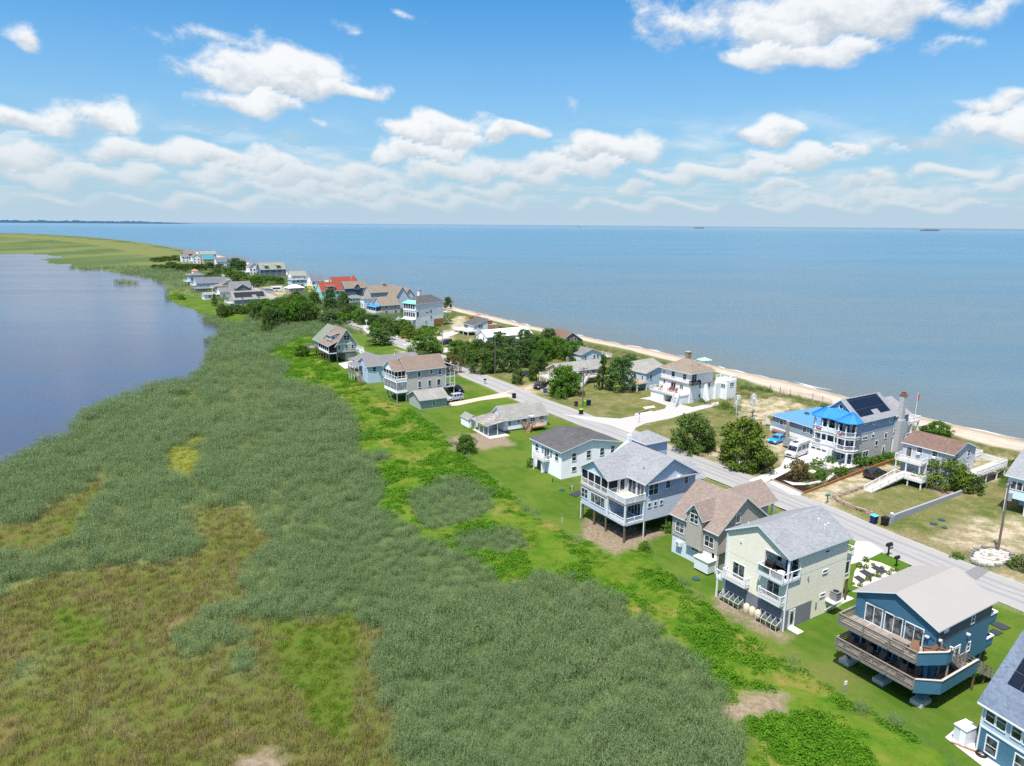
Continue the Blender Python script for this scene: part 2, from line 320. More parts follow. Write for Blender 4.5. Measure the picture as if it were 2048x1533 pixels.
# ------------------------------------------------------------------ house kit: every house is built in its own frame
# local x runs away from the marsh side, local y runs up the road; 'w' faces the marsh, 's' faces down the road
class House:
    def __init__(s, name, label, cat, X, Y, t, trim=None, glass=None, group=None):
        s.e = empty(name, label, cat, X, Y, math.radians(t), group); s.trim = trim or WHITE; s.glass = glass or GLASS
    def P(s, mb, name, mat, parent=None, label=None): return mb.build(name, mat, parent or s.e, label)
    def box(s, name, mat, *a, parent=None, label=None): return s.P(MB().box(*a), name, mat, parent, label)
    def wall(s, mat, x0, x1, y0, y1, z0, ze, zr=None, axis='x', name='wall', label=None, th=.16):
        mb = MB(); t_ = ze - th
        if zr is None: mb.box(x0, x1, y0, y1, z0, t_)
        elif axis == 'x': mb.profile([(y0, z0), (y1, z0), (y1, t_), ((y0+y1)/2, zr-th), (y0, t_)], x0, x1, 'x')
        else: mb.profile([(x0, z0), (x1, z0), (x1, t_), ((x0+x1)/2, zr-th), (x0, t_)], y0, y1, 'y')
        return s.P(mb, name, mat, label=label)
    def gable(s, mat, x0, x1, y0, y1, ze, zr, o=.35, axis='x', th=.18, name='roof', og=None, off=.5, label=None):
        og = o if og is None else og
        b0, b1, a0, a1 = (y0, y1, x0, x1) if axis == 'x' else (x0, x1, y0, y1)
        bm_ = b0 + (b1-b0)*off
        k0 = (zr-ze)/(bm_-b0) if bm_ > b0 else 0; k1 = (zr-ze)/(b1-bm_) if b1 > bm_ else 0
        pts = [(b0-o, ze-k0*o), (bm_, zr), (b1+o, ze-k1*o), (b1+o, ze-k1*o-th), (bm_, zr-th), (b0-o, ze-k0*o-th)]
        mb = MB().profile(pts, a0-og, a1+og, axis, 1, [0, 0, 1, 1, 1, 1])
        return s.P(mb, name, [mat, s.trim], label=label)
    def shed(s, mat, x0, x1, y0, y1, z0, z1, axis='x', o=.25, th=.14, name='roof', label=None):
        """single slope: height z0 at the low coordinate of the axis, z1 at the high one"""
        a0, a1, b0, b1 = (x0, x1, y0, y1) if axis == 'x' else (y0, y1, x0, x1)
        k = (z1-z0)/(a1-a0)
        pts = [(a0-o, z0-k*o), (a1+o, z1+k*o), (a1+o, z1+k*o-th), (a0-o, z0-k*o-th)]
        mb = MB().profile(pts, b0-o, b1+o, 'y' if axis == 'x' else 'x', 1, [0, 1, 1, 1])
        return s.P(mb, name, [mat, s.trim], label=label)
    def hip(s, mat, x0, x1, y0, y1, ze, zr, o=.35, th=.16, name='roof', ridge=None, parent=None):
        X0, X1, Y0, Y1 = x0-o, x1+o, y0-o, y1+o; wx, wy = X1-X0, Y1-Y0
        if ridge is None:
            ridge = ((X0+wy/2, (Y0+Y1)/2), (X1-wy/2, (Y0+Y1)/2)) if wx > wy else (((X0+X1)/2, Y0+wx/2), ((X0+X1)/2, Y1-wx/2))
        (ax, ay), (bx, by) = ridge
        v = [(X0,Y0,ze),(X1,Y0,ze),(X1,Y1,ze),(X0,Y1,ze),(X0,Y0,ze-th),(X1,Y0,ze-th),(X1,Y1,ze-th),(X0,Y1,ze-th),(ax,ay,zr),(bx,by,zr)]
        mb = MB()
        if wx >= wy: top = [(0,1,9,8),(1,2,9),(2,3,8,9),(3,0,8)]
        else: top = [(0,1,8),(1,2,9,8),(2,3,9),(3,0,8,9)]
        mb.add(v, top, 0); n = len(mb.f); mb.f += [(0,4,5,1),(1,5,6,2),(2,6,7,3),(3,7,4,0),(4,7,6,5)]; mb.m += [1]*5
        return s.P(mb, name, [mat, s.trim], parent)
    def _rect(s, mb, side, pl, a0, a1, z0, z1, d0, d1, mi=0):
        sg = -1 if side in 'ws' else 1; p, q = sorted((pl+sg*d0, pl+sg*d1))
        if side in 'we': mb.box(p, q, a0, a1, z0, z1, mi)
        else: mb.box(a0, a1, p, q, z0, z1, mi)
    def win(s, side, pl, a, z, w, h, style='dh', glass=None, name='window', f=.09, small=False, trim=None, label=None):
        """window with frame and pane; style: dh double hung, pair, slide, plain, grid, tri"""
        tr = trim or s.trim; g = glass or s.glass; mb = MB(); a0, a1, z0, z1 = a-w/2, a+w/2, z, z+h
        s._rect(mb, side, pl, a0-f, a0, z0-f, z1+f, -.02, .06); s._rect(mb, side, pl, a1, a1+f, z0-f, z1+f, -.02, .06)
        s._rect(mb, side, pl, a0, a1, z1, z1+f, -.02, .055); s._rect(mb, side, pl, a0, a1, z0-f, z0, -.02, .07)
        bars = {'dh': [('h', .5)], 'pair': [('v', .5), ('h', .5)], 'slide': [('v', .5)], 'plain': [], 'tri': [('v', .33), ('v', .67)],
                'tripair': [('v', .27), ('v', .73)], 'grid': [('v', .5), ('h', .5)], 'quad': [('v', .25), ('v', .5), ('v', .75)]}[style]
        for k, q in bars:
            t_ = .06 if (k == 'v') else .04
            if k == 'v': c = a0+w*q; s._rect(mb, side, pl, c-t_/2, c+t_/2, z0, z1, .0, .045)
            else: c = z0+h*q; s._rect(mb, side, pl, a0, a1, c-t_/2, c+t_/2, .0, .04)
        if small:
            s._rect(mb, side, pl, a0-.02, a1+.02, z0-.02, z1+.02, -.03, .018, 1); return s.P(mb, name, [tr, g], label=label)
        fr = s.P(mb, name, tr, label=label)
        p = MB(); s._rect(p, side, pl, a0-.01, a1+.01, z0-.01, z1+.01, -.03, .018); s.P(p, 'pane', g, fr)
        return fr
    def door(s, side, pl, a, z, w=.9, h=2.05, mat=None, glass=True, label=None):
        mb = MB(); a0, a1 = a-w/2, a+w/2
        s._rect(mb, side, pl, a0-.09, a0, z, z+h+.09, -.02, .06); s._rect(mb, side, pl, a1, a1+.09, z, z+h+.09, -.02, .06)
        s._rect(mb, side, pl, a0, a1, z+h, z+h+.09, -.02, .055); s._rect(mb, side, pl, a0, a1, z, z+h, -.02, .03)
        d = s.P(mb, 'door', mat or s.trim, label=label)
        if glass: p = MB(); s._rect(p, side, pl, a0+.17, a1-.17, z+.35, z+h-.2, .0, .04); s.P(p, 'pane', s.glass, d)
        k = MB(); s._rect(k, side, pl, a1-.13, a1-.08, z+.95, z+1.08, .03, .09); s.P(k, 'handle', GREYW, d)
        return d
    def rail(s, pts, z, h=1.0, mat=None, gap=.16, rw=.09, post=.13, step=2.2, style='bal', closed=False, lean=None, name='railing', z2=None):
        mat = mat or s.trim; mb = MB(); n = len(pts)
        zs = z2 if z2 else [z]*n
        for i in range(n - (0 if closed else 1)):
            p, q = pts[i], pts[(i+1) % n]; za, zb = zs[i], zs[(i+1) % n]; L = math.hypot(q[0]-p[0], q[1]-p[1]); m = max(1, round(L/step))
            at = lambda t_, dz: (p[0]+(q[0]-p[0])*t_, p[1]+(q[1]-p[1])*t_, za+(zb-za)*t_+dz)
            mb.bar(at(0, h), at(1, h), rw, .06)
            if style == 'bal':
                mb.bar(at(0, .12), at(1, .12), .05, .06)
                nb = max(2, int(L/gap))
                for k in range(1, nb): mb.bar(at(k/nb, .14), at(k/nb, h-.02), .035)
            elif style == 'rails':
                for dz in (.18, .42, .66, .86): mb.bar(at(0, dz), at(1, dz), .04, .13)
            elif style == 'glass':
                mb.bar(at(0, .12), at(1, .12), .05, .06)
            for k in range(m + 1):
                if k == m and not (i == n-2 and not closed): continue
                b = at(k/m, -.1); mb.box(b[0]-post/2, b[0]+post/2, b[1]-post/2, b[1]+post/2, b[2], b[2]+h+.18)
        return s.P(mb, name, mat)
    def posts(s, pts, z0, z1, r=.14, mat=None, sq=False, name='post'):
        for x, y in pts:
            mb = MB()
            if sq: mb.box(x-r, x+r, y-r, y+r, z0, z1)
            else: mb.disc(x, y, z0, z1, r, 10)
            s.P(mb, name, mat or PILE)
    def deck(s, x0, x1, y0, y1, z, th=.25, mat=None, edge=None, name='deck'):
        mb = MB().box(x0, x1, y0, y1, z-th, z-.03, 1); mb.box(x0+.0, x1-.0, y0+.0, y1-.0, z-.03, z, 0)
        return s.P(mb, name, [mat or WOODG, edge or s.trim])
    def stairs(s, p, q, z0, z1, w=1.1, mat=None, rail=True, railmat=None, style='bal', name='stairs'):
        """from top p at z0 down to q at z1"""
        mat = mat or s.trim; mb = MB(); d = Vector((q[0]-p[0], q[1]-p[1], 0)); L = d.length; d.normalize(); u = Vector((-d.y, d.x, 0))
        n = max(2, round((z0-z1)/.19)); P0 = Vector((p[0], p[1], 0))
        for i in range(n):
            c = P0 + d*(L*(i+.5)/n); z = z0-(z0-z1)*(i+.6)/n
            a, b = c-u*w/2, c+u*w/2; mb.bar((a.x, a.y, z), (b.x, b.y, z), L/n*.95, .05)
        for sg in (-1, 1):
            a = P0+u*sg*w/2; b = P0+d*L+u*sg*w/2; mb.bar((a.x, a.y, z0-.14), (b.x, b.y, z1+.05), .06, .28)
        st = s.P(mb, name, mat)
        if rail:
            for sg in (-1, 1):
                a = P0+u*sg*(w/2+.03); b = P0+d*L+u*sg*(w/2+.03); k = MB(); k.bar((a.x, a.y, z0+.95), (b.x, b.y, z1+.95), .07, .06); k.bar((a.x, a.y, z0+.25), (b.x, b.y, z1+.25), .04, .05)
                m = max(3, int(L/(.22 if style == 'bal' else 1.2)))
                for i in range(m+1):
                    c = a+(b-a)*i/m; z = z0+(z1-z0)*i/m; ww = .1 if i in (0, m) or style != 'bal' else .035
                    k.box(c.x-ww/2, c.x+ww/2, c.y-ww/2, c.y+ww/2, z+(.0 if ww > .05 else .25), z+.98)
                if style != 'bal': k.bar((a.x, a.y, z0+.6), (b.x, b.y, z1+.6), .04, .1)
                s.P(k, 'handrail', railmat or mat, st)
        return st
    def solar(s, roof, side, x0, x1, y0, y1, ze, zr, ym, yb, name='solar_panel'):
        """flat array lying on a slope that rises from (yb, ze) to (ym, zr), across local y"""
        k = (zr-ze)/(ym-yb); z = lambda y: ze+k*(y-yb)+.07
        mb = MB().add([(x0,y0,z(y0)),(x1,y0,z(y0)),(x1,y1,z(y1)),(x0,y1,z(y1))] + [(x0,y0,z(y0)-.05),(x1,y0,z(y0)-.05),(x1,y1,z(y1)-.05),(x0,y1,z(y1)-.05)],
                      [(0,1,2,3),(7,6,5,4),(0,4,5,1),(1,5,6,2),(2,6,7,3),(3,7,4,0)])
        return s.P(mb, name, SOLAR, roof)
# ------------------------------------------------------------------ the lie of the land, surveyed off the photograph
def GP(pts, z=0.0): return [G(x, y, z) for x, y in pts]
LAGOON = GP([(0,509),(50,508.7),(74,510),(95,511),(108,514.5),(126,514.5),(108,516.5),(82,517.5),(74,519.5),(92,522),(90,527.5),(112,529.5),(140,530),(134,537),(159,541),(193,542),(216,543),(223,547),(243,549),(268,552),(285,556),(305,559.5),(320,569),
  (332,576),(329,585),(325,593.5),(335,602),(347,608.5),(367,616),(382,620),(394,626),(403,632),(398,641),(407,648),(421,652),(439,657),(444,663),(431,669),(419,678),(414,686),(419,695),(420,707),(414,717.5)], -.5) \
  + GP([(397,736),(377,749),(347,757),(310,763),(285,770),(260,780),(235,788),(188,801),(150,822),(136,838),(132,853),(90,873),(40,898),(0,916),(-300,1050),(-1100,1500)], 1.3) \
  + [(-420, 40), (-2500, 300), (-3200, 1500), (-1500, 1300)] + GP([(-400,498)], -.5)
ISLET = GP([(227,567.5),(232,565),(250,564.3),(268,565),(281,566.5),(280,569),(262,570),(240,569.8)], -.3)
SHORE = GP([(-2600,452),(-1200,455),(-300,464),(0,466.3),(74,468.3),(149,472.8),(223,478.7),(297.5,488),(340,495.4),(372,501.3),(428,509),(451.5,515),(500,526),(560,541),(617,556.5),(700,567),(780,585),(850,603),(905,613.5),(962,628),(1017,640),(1056,651),(1105,660.7),(1154,669.5),
  (1213,683),(1297,699),(1372,716.8),(1454,738),(1500,748),(1593.6,768),(1698,795),(1832,832),(1928,854),(2048,880.5),(2400,960),(3600,1300)], -1.3)
SEA = SHORE + [(900, 60), (9000, 60), (9000, 30000), (-30000, 30000), (-30000, 5000)]
def P_(*a): return GP(a)
ROADL = [(2700,1530),(2300,1335),(2048,1217),(1992,1200),(1910,1168),(1821,1129.5),(1768,1104),(1700,1073),(1640,1049),(1567,1019.3),(1516,997),(1395,948.5),(1320,913),(1242,878.5),(1160,849),(1093,820.5),(1044,803),(997,783.5),(968,769),(918,748.5),(880,726),(840,706),(812,697),(785,687),(768,678)]
ROADR = [(2700,1430),(2300,1272),(2048,1174.5),(1988,1149.5),(1918,1121),(1843,1089),(1781,1068),(1714,1040),(1650,1008),(1604,992),(1487,945),(1436,927),(1343,897),(1262,862),(1212.7,845.3),(1162,827),(1115,811),(1068,792),(1034.6,777),(978,755),(950,740.5),(905,722),(860,703),(835,694),(806,684),(788,675)]
RL, RR = GP(ROADL), GP(ROADR)
ROADC = [((a[0]+b[0])/2, (a[1]+b[1])/2) for a, b in zip(RL, RR)]
FARC = [ROADC[-1]] + GP([(748,660),(722,652),(690,643),(655,634),(620,622),(590,612),(575,607.5),(552,598),(528,588.6),(510,580),(495,574),(469,566.6),(448.6,558),(441,553),(430,546)])
ROADPOLY = RL + RR[::-1]
FARPOLY = [(x-4.5, y-3) for x, y in FARC] + [(x+4.5, y+3) for x, y in FARC][::-1]
# zones: name, polygon, edge softness (m), ragged edge (m)
MEADOW = [P_((400,1020),(432,1012),(480,1022),(505,1050),(520,1068),(500,1110),(450,1160),(485,1210),(560,1242),(640,1245),(700,1228),(735,1262),(712,1330),(722,1380),(765,1440),(800,1560),(700,2600),(-1800,2600),(-900,1330),(0,1215),(80,1160),(160,1140),(245,1142),(330,1137),(385,1100),(402,1050)),
          P_((-400,1110),(0,1052),(60,1045),(120,1010),(170,995),(200,960),(172,1030),(150,1085),(110,1105),(0,1110))]
ISLES = [P_((150,1235),(190,1215),(240,1222),(230,1238),(180,1245)), P_((20,1330),(70,1310),(110,1325),(80,1350),(30,1350)), P_((640,1300),(670,1290),(690,1320),(660,1335)), P_((330,1300),(345,1255),(400,1215),(450,1210),(480,1235),(520,1255),(500,1285),(430,1305),(380,1330)), P_((400,1330),(480,1290),(525,1290),(520,1335),(440,1365))]
YELLOW = [P_((370,880),(400,872),(415,885),(395,900)), P_((328,905),(350,893),(412,898),(405,935),(365,962),(340,950))]
LIME = [P_((560,1245),(640,1250),(700,1232),(722,1262),(700,1330),(705,1390),(690,1470),(620,1420),(560,1340)), P_((95,1225),(120,1215),(150,1230),(228,1245),(225,1265),(160,1290),(120,1280)), P_((100,1100),(150,1040),(175,1005),(195,985),(160,1060),(130,1090)), P_((340,795),(372,790),(405,800),(370,810))]
SCRUB = [P_((620,668),(575,688),(548,702),(535,712),(560,722),(585,735),(560,757),(600,770),(655,788),(703,812),(712,850),(722,893),(745,938),(778,968),(770,1010),(800,1048),(842,1078),(900,1093),(960,1118),(985,1150),(1010,1165),(1090,1148),(1190,1170),(1290,1240),(1350,1290),(1420,1340),(1440,1400),(1480,1460),(1500,1600),(2100,1900),(2150,1800),(1960,1600),(1880,1500),(1800,1450),(1700,1405),(1650,1370),(1560,1312),(1500,1278),(1440,1235),(1400,1190),(1340,1145),(1290,1090),(1160,1080),(1080,1035),(1040,1000),(985,950),(925,908),(880,860),(800,805),(752,785),(700,745),(662,728),(640,700))]
SCRUB2 = [P_((335,600),(345,583),(372,590),(420,612),(450,620),(470,640),(440,636),(405,630),(370,614))]
CLUMP = [P_((815,1010),(830,975),(880,958),(940,962),(985,985),(990,1020),(950,1045),(880,1055),(835,1040)), P_((690,905),(770,905),(775,920),(730,930)), P_((905,1075),(960,1060),(1035,1060),(1060,1090),(1000,1110),(930,1100))]
LAWN = [P_((640,700),(662,728),(700,745),(752,785),(800,805),(880,860),(925,908),(985,950),(1040,1000),(1080,1035),(1160,1080),(1290,1090),(1340,1145),(1400,1190),(1440,1235),(1500,1278),(1560,1312),(1650,1370),(1700,1405),(1800,1450),(1880,1500),(1960,1600),(2300,1900),(2900,1650)) + RL[0:24] + P_((760,672),(735,668),(700,668))]
LAWN2 = [P_((330,612),(372,588),(385,592),(470,612),(500,632),(480,650),(425,635),(380,618))]
BAY = [RR + P_((748,655),(730,648),(900,628),(960,640),(1060,664),(1152,686),(1246,705),(1330,730),(1430,755),(1470,770),(1567,792),(1660,810),(1780,840),(1885,868),(1982,892),(2046,905),(2700,1050),(3000,1250))]
SANDB = [SHORE[9:] + P_((3000,1200),(2046,901),(1982,889),(1885,865),(1780,836),(1660,804),(1567,788),(1500,763),(1430,741),(1330,716),(1246,696),(1190,684),(1152,675),(1105,666),(1060,657),(1010,645),(960,634),(905,619),(850,609),(780,590),(700,572),(617,562),(560,547),(500,532),(452,523),(425,514),(372,506))]
SANDY = [P_((1660,1010),(1700,1045),(1640,1005),(1600,985),(1750,930),(1790,935),(1760,958)),            # gravel drive by the brown roofed house
         P_((1480,950),(1435,925),(1400,905),(1440,895),(1490,915)), P_((1525,880),(1600,868),(1615,895),(1560,905),(1525,902)),
         P_((1870,1085),(1960,1035),(2048,1040),(2200,1100),(2100,1120),(1990,1110)), P_((1900,960),(1960,905),(2020,915),(1985,960),(1930,985)),
         P_((1900,1140),(2048,1150),(2300,1240),(2300,1270),(2048,1174),(1988,1150)), P_((1475,800),(1560,800),(1620,818),(1575,825),(1530,850),(1490,835)),
         P_((900,640),(930,632),(945,652),(1000,650),(960,662),(905,665)), P_((800,672),(900,660),(905,680),(830,690)), P_((520,575),(560,570),(600,590),(560,592)),
         P_((1035,775),(1065,768),(1110,765),(1095,785),(1060,790)), P_((790,700),(870,712),(900,725),(850,735)),P_((1545,905),(1600,915),(1560,925))]
SOIL = [P_((1155,1075),(1175,1040),(1290,1060),(1345,1060),(1300,1085),(1230,1110)), P_((1440,1420),(1500,1385),(1570,1390),(1560,1425),(1480,1440)),
        P_((930,870),(1000,862),(1030,890),(960,900)), P_((895,880),(930,870),(945,900),(910,900)), P_((1440,1195),(1570,1265),(1560,1278),(1425,1215)),
        P_((1250,890),(1330,905),(1390,935),(1340,930)), P_((1860,940),(1915,955),(1935,985),(1890,1000),(1850,975)), P_((470,1515),(530,1500),(560,1520),(540,1545),(450,1545))]
FARDUNE = [P_((0,469),(74,471),(149,476),(223,483),(297,492),(340,500),(372,508),(330,512),(300,514),(240,500),(180,489),(100,480),(0,474),(-1500,462),(-1500,458)) ]

def sdf(P, poly):
    """signed distance (positive inside)"""
    px, py = P[:, 0], P[:, 1]; d2 = np.full(len(P), 1e18); ins = np.zeros(len(P), bool); n = len(poly)
    for i in range(n):
        ax, ay = poly[i]; bx, by = poly[(i+1) % n]; ex, ey = bx-ax, by-ay; L = ex*ex+ey*ey+1e-12
        t = np.clip(((px-ax)*ex+(py-ay)*ey)/L, 0, 1); dx = px-ax-t*ex; dy = py-ay-t*ey; d2 = np.minimum(d2, dx*dx+dy*dy)
        c = ((ay > py) != (by > py)); xi = ax+(py-ay)*ex/(ey if abs(ey) > 1e-12 else 1e-12); ins ^= c & (px < xi)
    d = np.sqrt(d2); return np.where(ins, d, -d)
def vnoise(P, s, seed=0):
    """value noise, numpy"""
    q = P*s; i = np.floor(q).astype(np.int64); f = q-i; f = f*f*(3-2*f)
    def h(a, b):
        v = (a*374761393 + b*668265263 + seed*1442695041) & 0xffffffff; v = ((v ^ (v >> 13))*1274126177) & 0xffffffff
        return ((v ^ (v >> 16)) & 0xffff)/65535.0
    x, y = i[:, 0], i[:, 1]
    return (h(x,y)*(1-f[:,0])+h(x+1,y)*f[:,0])*(1-f[:,1])+(h(x,y+1)*(1-f[:,0])+h(x+1,y+1)*f[:,0])*f[:,1]
def fbm(P, s, seed=0, o=4):
    r = 0; a = .5; t = 0
    for k in range(o): r = r+a*vnoise(P, s*2**k, seed+k*17); t += a; a *= .55
    return r/t
def zone(P, polys, soft, rag=0.0, seed=1, rs=.25):
    out = np.zeros(len(P))
    for poly in polys:
        xs = [p[0] for p in poly]; ys = [p[1] for p in poly]; mg = soft+rag+.5
        k = np.where((P[:,0] > min(xs)-mg) & (P[:,0] < max(xs)+mg) & (P[:,1] > min(ys)-mg) & (P[:,1] < max(ys)+mg))[0]
        if len(k) == 0: continue
        d = sdf(P[k], poly)
        if rag: d = d+(fbm(P[k], rs, seed)-.5)*2*rag
        out[k] = np.maximum(out[k], np.clip(d/soft*.5+.5, 0, 1))
    return out
def zones(P):
    Z = {}
    Z['lagoon'] = zone(P, [LAGOON], 2.5, 2.0, 3, .12); Z['islet'] = zone(P, [ISLET], 2, 0)
    Z['meadow'] = zone(P, MEADOW, 1.2, 3.0, 5, .22); Z['isle'] = zone(P, ISLES, 2.0, 2.5, 6, .4)
    Z['yellow'] = zone(P, YELLOW, 1.5, 1.5, 7); Z['lime'] = zone(P, LIME, 2, 2.0, 8)
    Z['scrub'] = zone(P, SCRUB+SCRUB2, 1.2, 2.2, 9, .3); Z['clump'] = zone(P, CLUMP, 1.0, 1.5, 10)
    Z['lawn'] = zone(P, LAWN+LAWN2, .7, .9, 11); Z['bay'] = zone(P, BAY, 1.0, 1.0, 12)
    Z['sand'] = zone(P, SANDB, 1.2, 2.0, 13, .15); Z['sandy'] = zone(P, SANDY, 1.5, 1.6, 14, .5); Z['soil'] = zone(P, SOIL, .8, 1.2, 15, .6)
    Z['road'] = zone(P, [ROADPOLY], 1.0, 0)+zone(P, [FARPOLY], 1.0, 0)
    Z['dune'] = zone(P, FARDUNE, 4, 6, 16, .03); Z['meadow'] = Z['meadow']*(1-Z['isle'])
    Z['scrub'] = Z['scrub']*(1-Z['clump'])
    return Z
def seaside(P):
    """distance inland from the sea's edge"""
    k = np.full(len(P), 1e3); d = sdf(P, SEA); return -d

# ------------------------------------------------------------------ ground sheet
def graded(): 
    el_ = np.concatenate([np.linspace(math.radians(64), math.radians(40), 60, endpoint=False), np.linspace(math.radians(40), math.radians(.72), 610)])
    r = CAMH/np.tan(el_); a = np.linspace(math.radians(-62), math.radians(62), 1300); return r, a
rr, aa = graded(); RR_, AA_ = np.meshgrid(rr, aa, indexing='ij')
P = np.stack([(RR_*np.sin(AA_)).ravel(), (RR_*np.cos(AA_)).ravel()], 1)
Zn = zones(P); sd = seaside(P)
rag = (fbm(P, .06, 40)-.5)*5
h = np.zeros(len(P))
marsh = np.clip(1-Zn['lawn']-Zn['bay']-Zn['scrub']-Zn['sand'], 0, 1)
near_flat = np.maximum(Zn['lawn'], Zn['bay'])
h += -.25*marsh
h += (fbm(P, .35, 21)-.5)*.5*Zn['scrub']*(1-near_flat)
dune = np.clip((sd-14)/6, 0, 1)*np.clip((32-sd)/8, 0, 1)
h += dune*(fbm(P, .12, 22)-.25)*1.4
lg = Zn['lagoon']*(1-Zn['islet']); h = np.where(lg > .01, h-lg*2.2, h)
beach = np.clip((sd+rag*.3)*.085-1.3, -6, 0); h = np.minimum(h, np.where(sd < 17, beach, 9))
nr, na = len(rr), len(aa)
me = bpy.data.meshes.new('ground'); me.vertices.add(len(P)); co3 = np.zeros((len(P), 3), np.float32); co3[:, :2] = P; co3[:, 2] = h
me.vertices.foreach_set('co', co3.ravel())
i, j = np.meshgrid(np.arange(nr-1), np.arange(na-1), indexing='ij'); v0 = (i*na+j).ravel()
keep = ~((sd[v0] < -45) | (Zn['lagoon'][v0]*(sdf(P[v0], LAGOON) > 25) > .5))
v0 = v0[keep]
q = np.stack([v0, v0+na, v0+na+1, v0+1], 1)[:, ::-1].astype(np.int32); nf = len(q)
me.loops.add(nf*4); me.loops.foreach_set('vertex_index', q.ravel()); me.polygons.add(nf); me.polygons.foreach_set('loop_start', np.arange(nf, dtype=np.int32)*4)
me.update(calc_edges=True); me.polygons.foreach_set('use_smooth', np.ones(nf, bool))
def vattr(me, name, cols):
    a = me.color_attributes.new(name, 'FLOAT_COLOR', 'POINT'); d = np.ones((len(me.vertices), 4), np.float32)
    for k, c in enumerate(cols): d[:, k] = c
    a.data.foreach_set('color', d.ravel())
vattr(me, 'za', [Zn['meadow'], Zn['scrub'], Zn['lawn'], Zn['bay']])
vattr(me, 'zb', [Zn['sand'], Zn['sandy'], Zn['soil'], Zn['dune']])
wet = np.clip(1-np.abs(sd-2.0)/3.5, 0, 1); mud = np.clip(Zn['lagoon']*2.2, 0, 1)*(Zn['lagoon'] < .9)
a = me.attributes.new('verge', 'FLOAT', 'POINT'); a.data.foreach_set('value', np.maximum(zone(P, [ROADPOLY], 2.2, .9, 30, .5), zone(P, [FARPOLY], 2.2, .9, 30, .5)).astype(np.float32))
vattr(me, 'zc', [np.maximum(Zn['yellow']*.9, 0), Zn['lime'], wet, mud])
m, t, b = newmat('ground_cover', .95, .05); gc = t.node('ShaderNodeNewGeometry').outputs['Position']
def att(n): 
    a = t.node('ShaderNodeAttribute', attribute_name=n); s_ = t.node('ShaderNodeSeparateColor'); t.put(s_.inputs[0], a.outputs['Color']); return list(s_.outputs)+[a.outputs['Alpha']]
A, B_, Cc = att('za'), att('zb'), att('zc')
n1 = t.noise(gc, .05, 5, .6); n2 = t.noise(gc, .35, 5, .62); n3 = t.noise(gc, 2.2, 5, .65); n4 = t.noise(gc, .12, 4, .6, .5); nfar = t.noise(t.map(gc, (1, .35, 1)), .012, 5, .6)
c = t.mix(t.ramp(n2, .3, .7), (.060, .098, .034), (.095, .14, .050))
c = t.mix(t.ramp(nfar, .42, .62), c, (.15, .17, .06))
c = t.mix(t.ramp(n3, .5, .75, 0, .5), c, (.05, .075, .025))
md = t.mix(t.ramp(n2, .3, .7), (.125, .12, .03), (.09, .13, .025)); md = t.mix(t.ramp(n4, .55, .72, 0, .8), md, (.20, .135, .07)); md = t.mix(t.ramp(n3, .45, .8, 0, .6), md, (.07, .06, .02))
c = t.mix(A[0], c, md)
verge = t.node('ShaderNodeAttribute', attribute_name='verge').outputs['Fac']
sc_ = t.mix(t.ramp(n2, .35, .6), (.056, .14, .009), (.11, .165, .018)); verge = t.node('ShaderNodeAttribute', attribute_name='verge').outputs['Fac']
sc_ = t.mix(t.ramp(n4, .53, .66, 0, .7), sc_, (.25, .19, .06))
c = t.mix(A[1], c, sc_)
lw = t.mix(t.ramp(n4, .35, .62), (.056, .120, .012), (.102, .155, .021)); lw = t.mix(t.ramp(n2, .5, .78, 0, .5), lw, (.165, .165, .045)); lw = t.mix(t.ramp(n1, .56, .68, 0, .5), lw, (.19, .15, .07))
mow = t.ramp(t.math('PINGPONG', t.math('ADD', t.sep(t.map(gc, (1, 1, 1), (0, 0, math.radians(-32))))[0], t.math('MULTIPLY', n2, .8)), 1.1), .3, .8)
lw = t.mix(t.math('MULTIPLY', mow, t.ramp(n1, .4, .6, .05, .3)), lw, (.11, .165, .035)); lw = t.mix(t.ramp(n3, .3, .7, 0, .28), lw, (.05, .10, .008))
c = t.mix(A[2], c, lw)
by = t.mix(t.ramp(n4, .32, .6), (.090, .125, .026), (.165, .165, .06)); by = t.mix(t.ramp(n2, .44, .72, 0, .7), by, (.30, .24, .14)); by = t.mix(t.ramp(n1, .55, .66, 0, .6), by, (.26, .18, .11)); by = t.mix(t.ramp(n3, .3, .65, .5, 0), by, (.05, .07, .015))
c = t.mix(A[3], c, by)
c = t.mix(B_[3], c, t.mix(n4, (.11, .14, .04), (.185, .19, .07)))
sn = t.mix(t.ramp(n2, .3, .7), (.44, .355, .28), (.54, .45, .355)); sn = t.mix(Cc[2], sn, (.34, .27, .20))
c = t.mix(t.math('MULTIPLY', t.math('MULTIPLY', B_[1], t.ramp(n2, .36, .62, .25, 1)), t.ramp(n3, .32, .55, .5, 1)), c, (.47, .39, .28))
so_ = t.mix(t.ramp(n3, .35, .65), (.19, .15, .10), (.29, .235, .165)); c = t.mix(B_[2], c, so_)
c = t.mix(t.math('MULTIPLY', Cc[0], t.ramp(n3, .25, .6, .4, .9)), c, (.17, .19, .03)); c = t.mix(Cc[1], c, (.085, .12, .018))
c = t.mix(t.math('MULTIPLY', verge, t.ramp(n3, .38, .6, .2, .9)), c, (.40, .34, .25))
c = t.mix(B_[0], c, sn)
c = t.mix(Cc[3], c, (.10, .065, .035))
t.put(b.inputs['Base Color'], c)
t.put(b.inputs['Normal'], t.bump(t.math('ADD', n3, t.math('MULTIPLY', t.noise(gc, 9, 3), .4)), .55, .16))
me.materials.append(m)
g = bpy.data.objects.new('ground', me); COL.objects.link(g); tag(g, 'strip of land with marsh, mown yards, sandy plots and beach between lagoon and bay', 'ground', kind='structure')

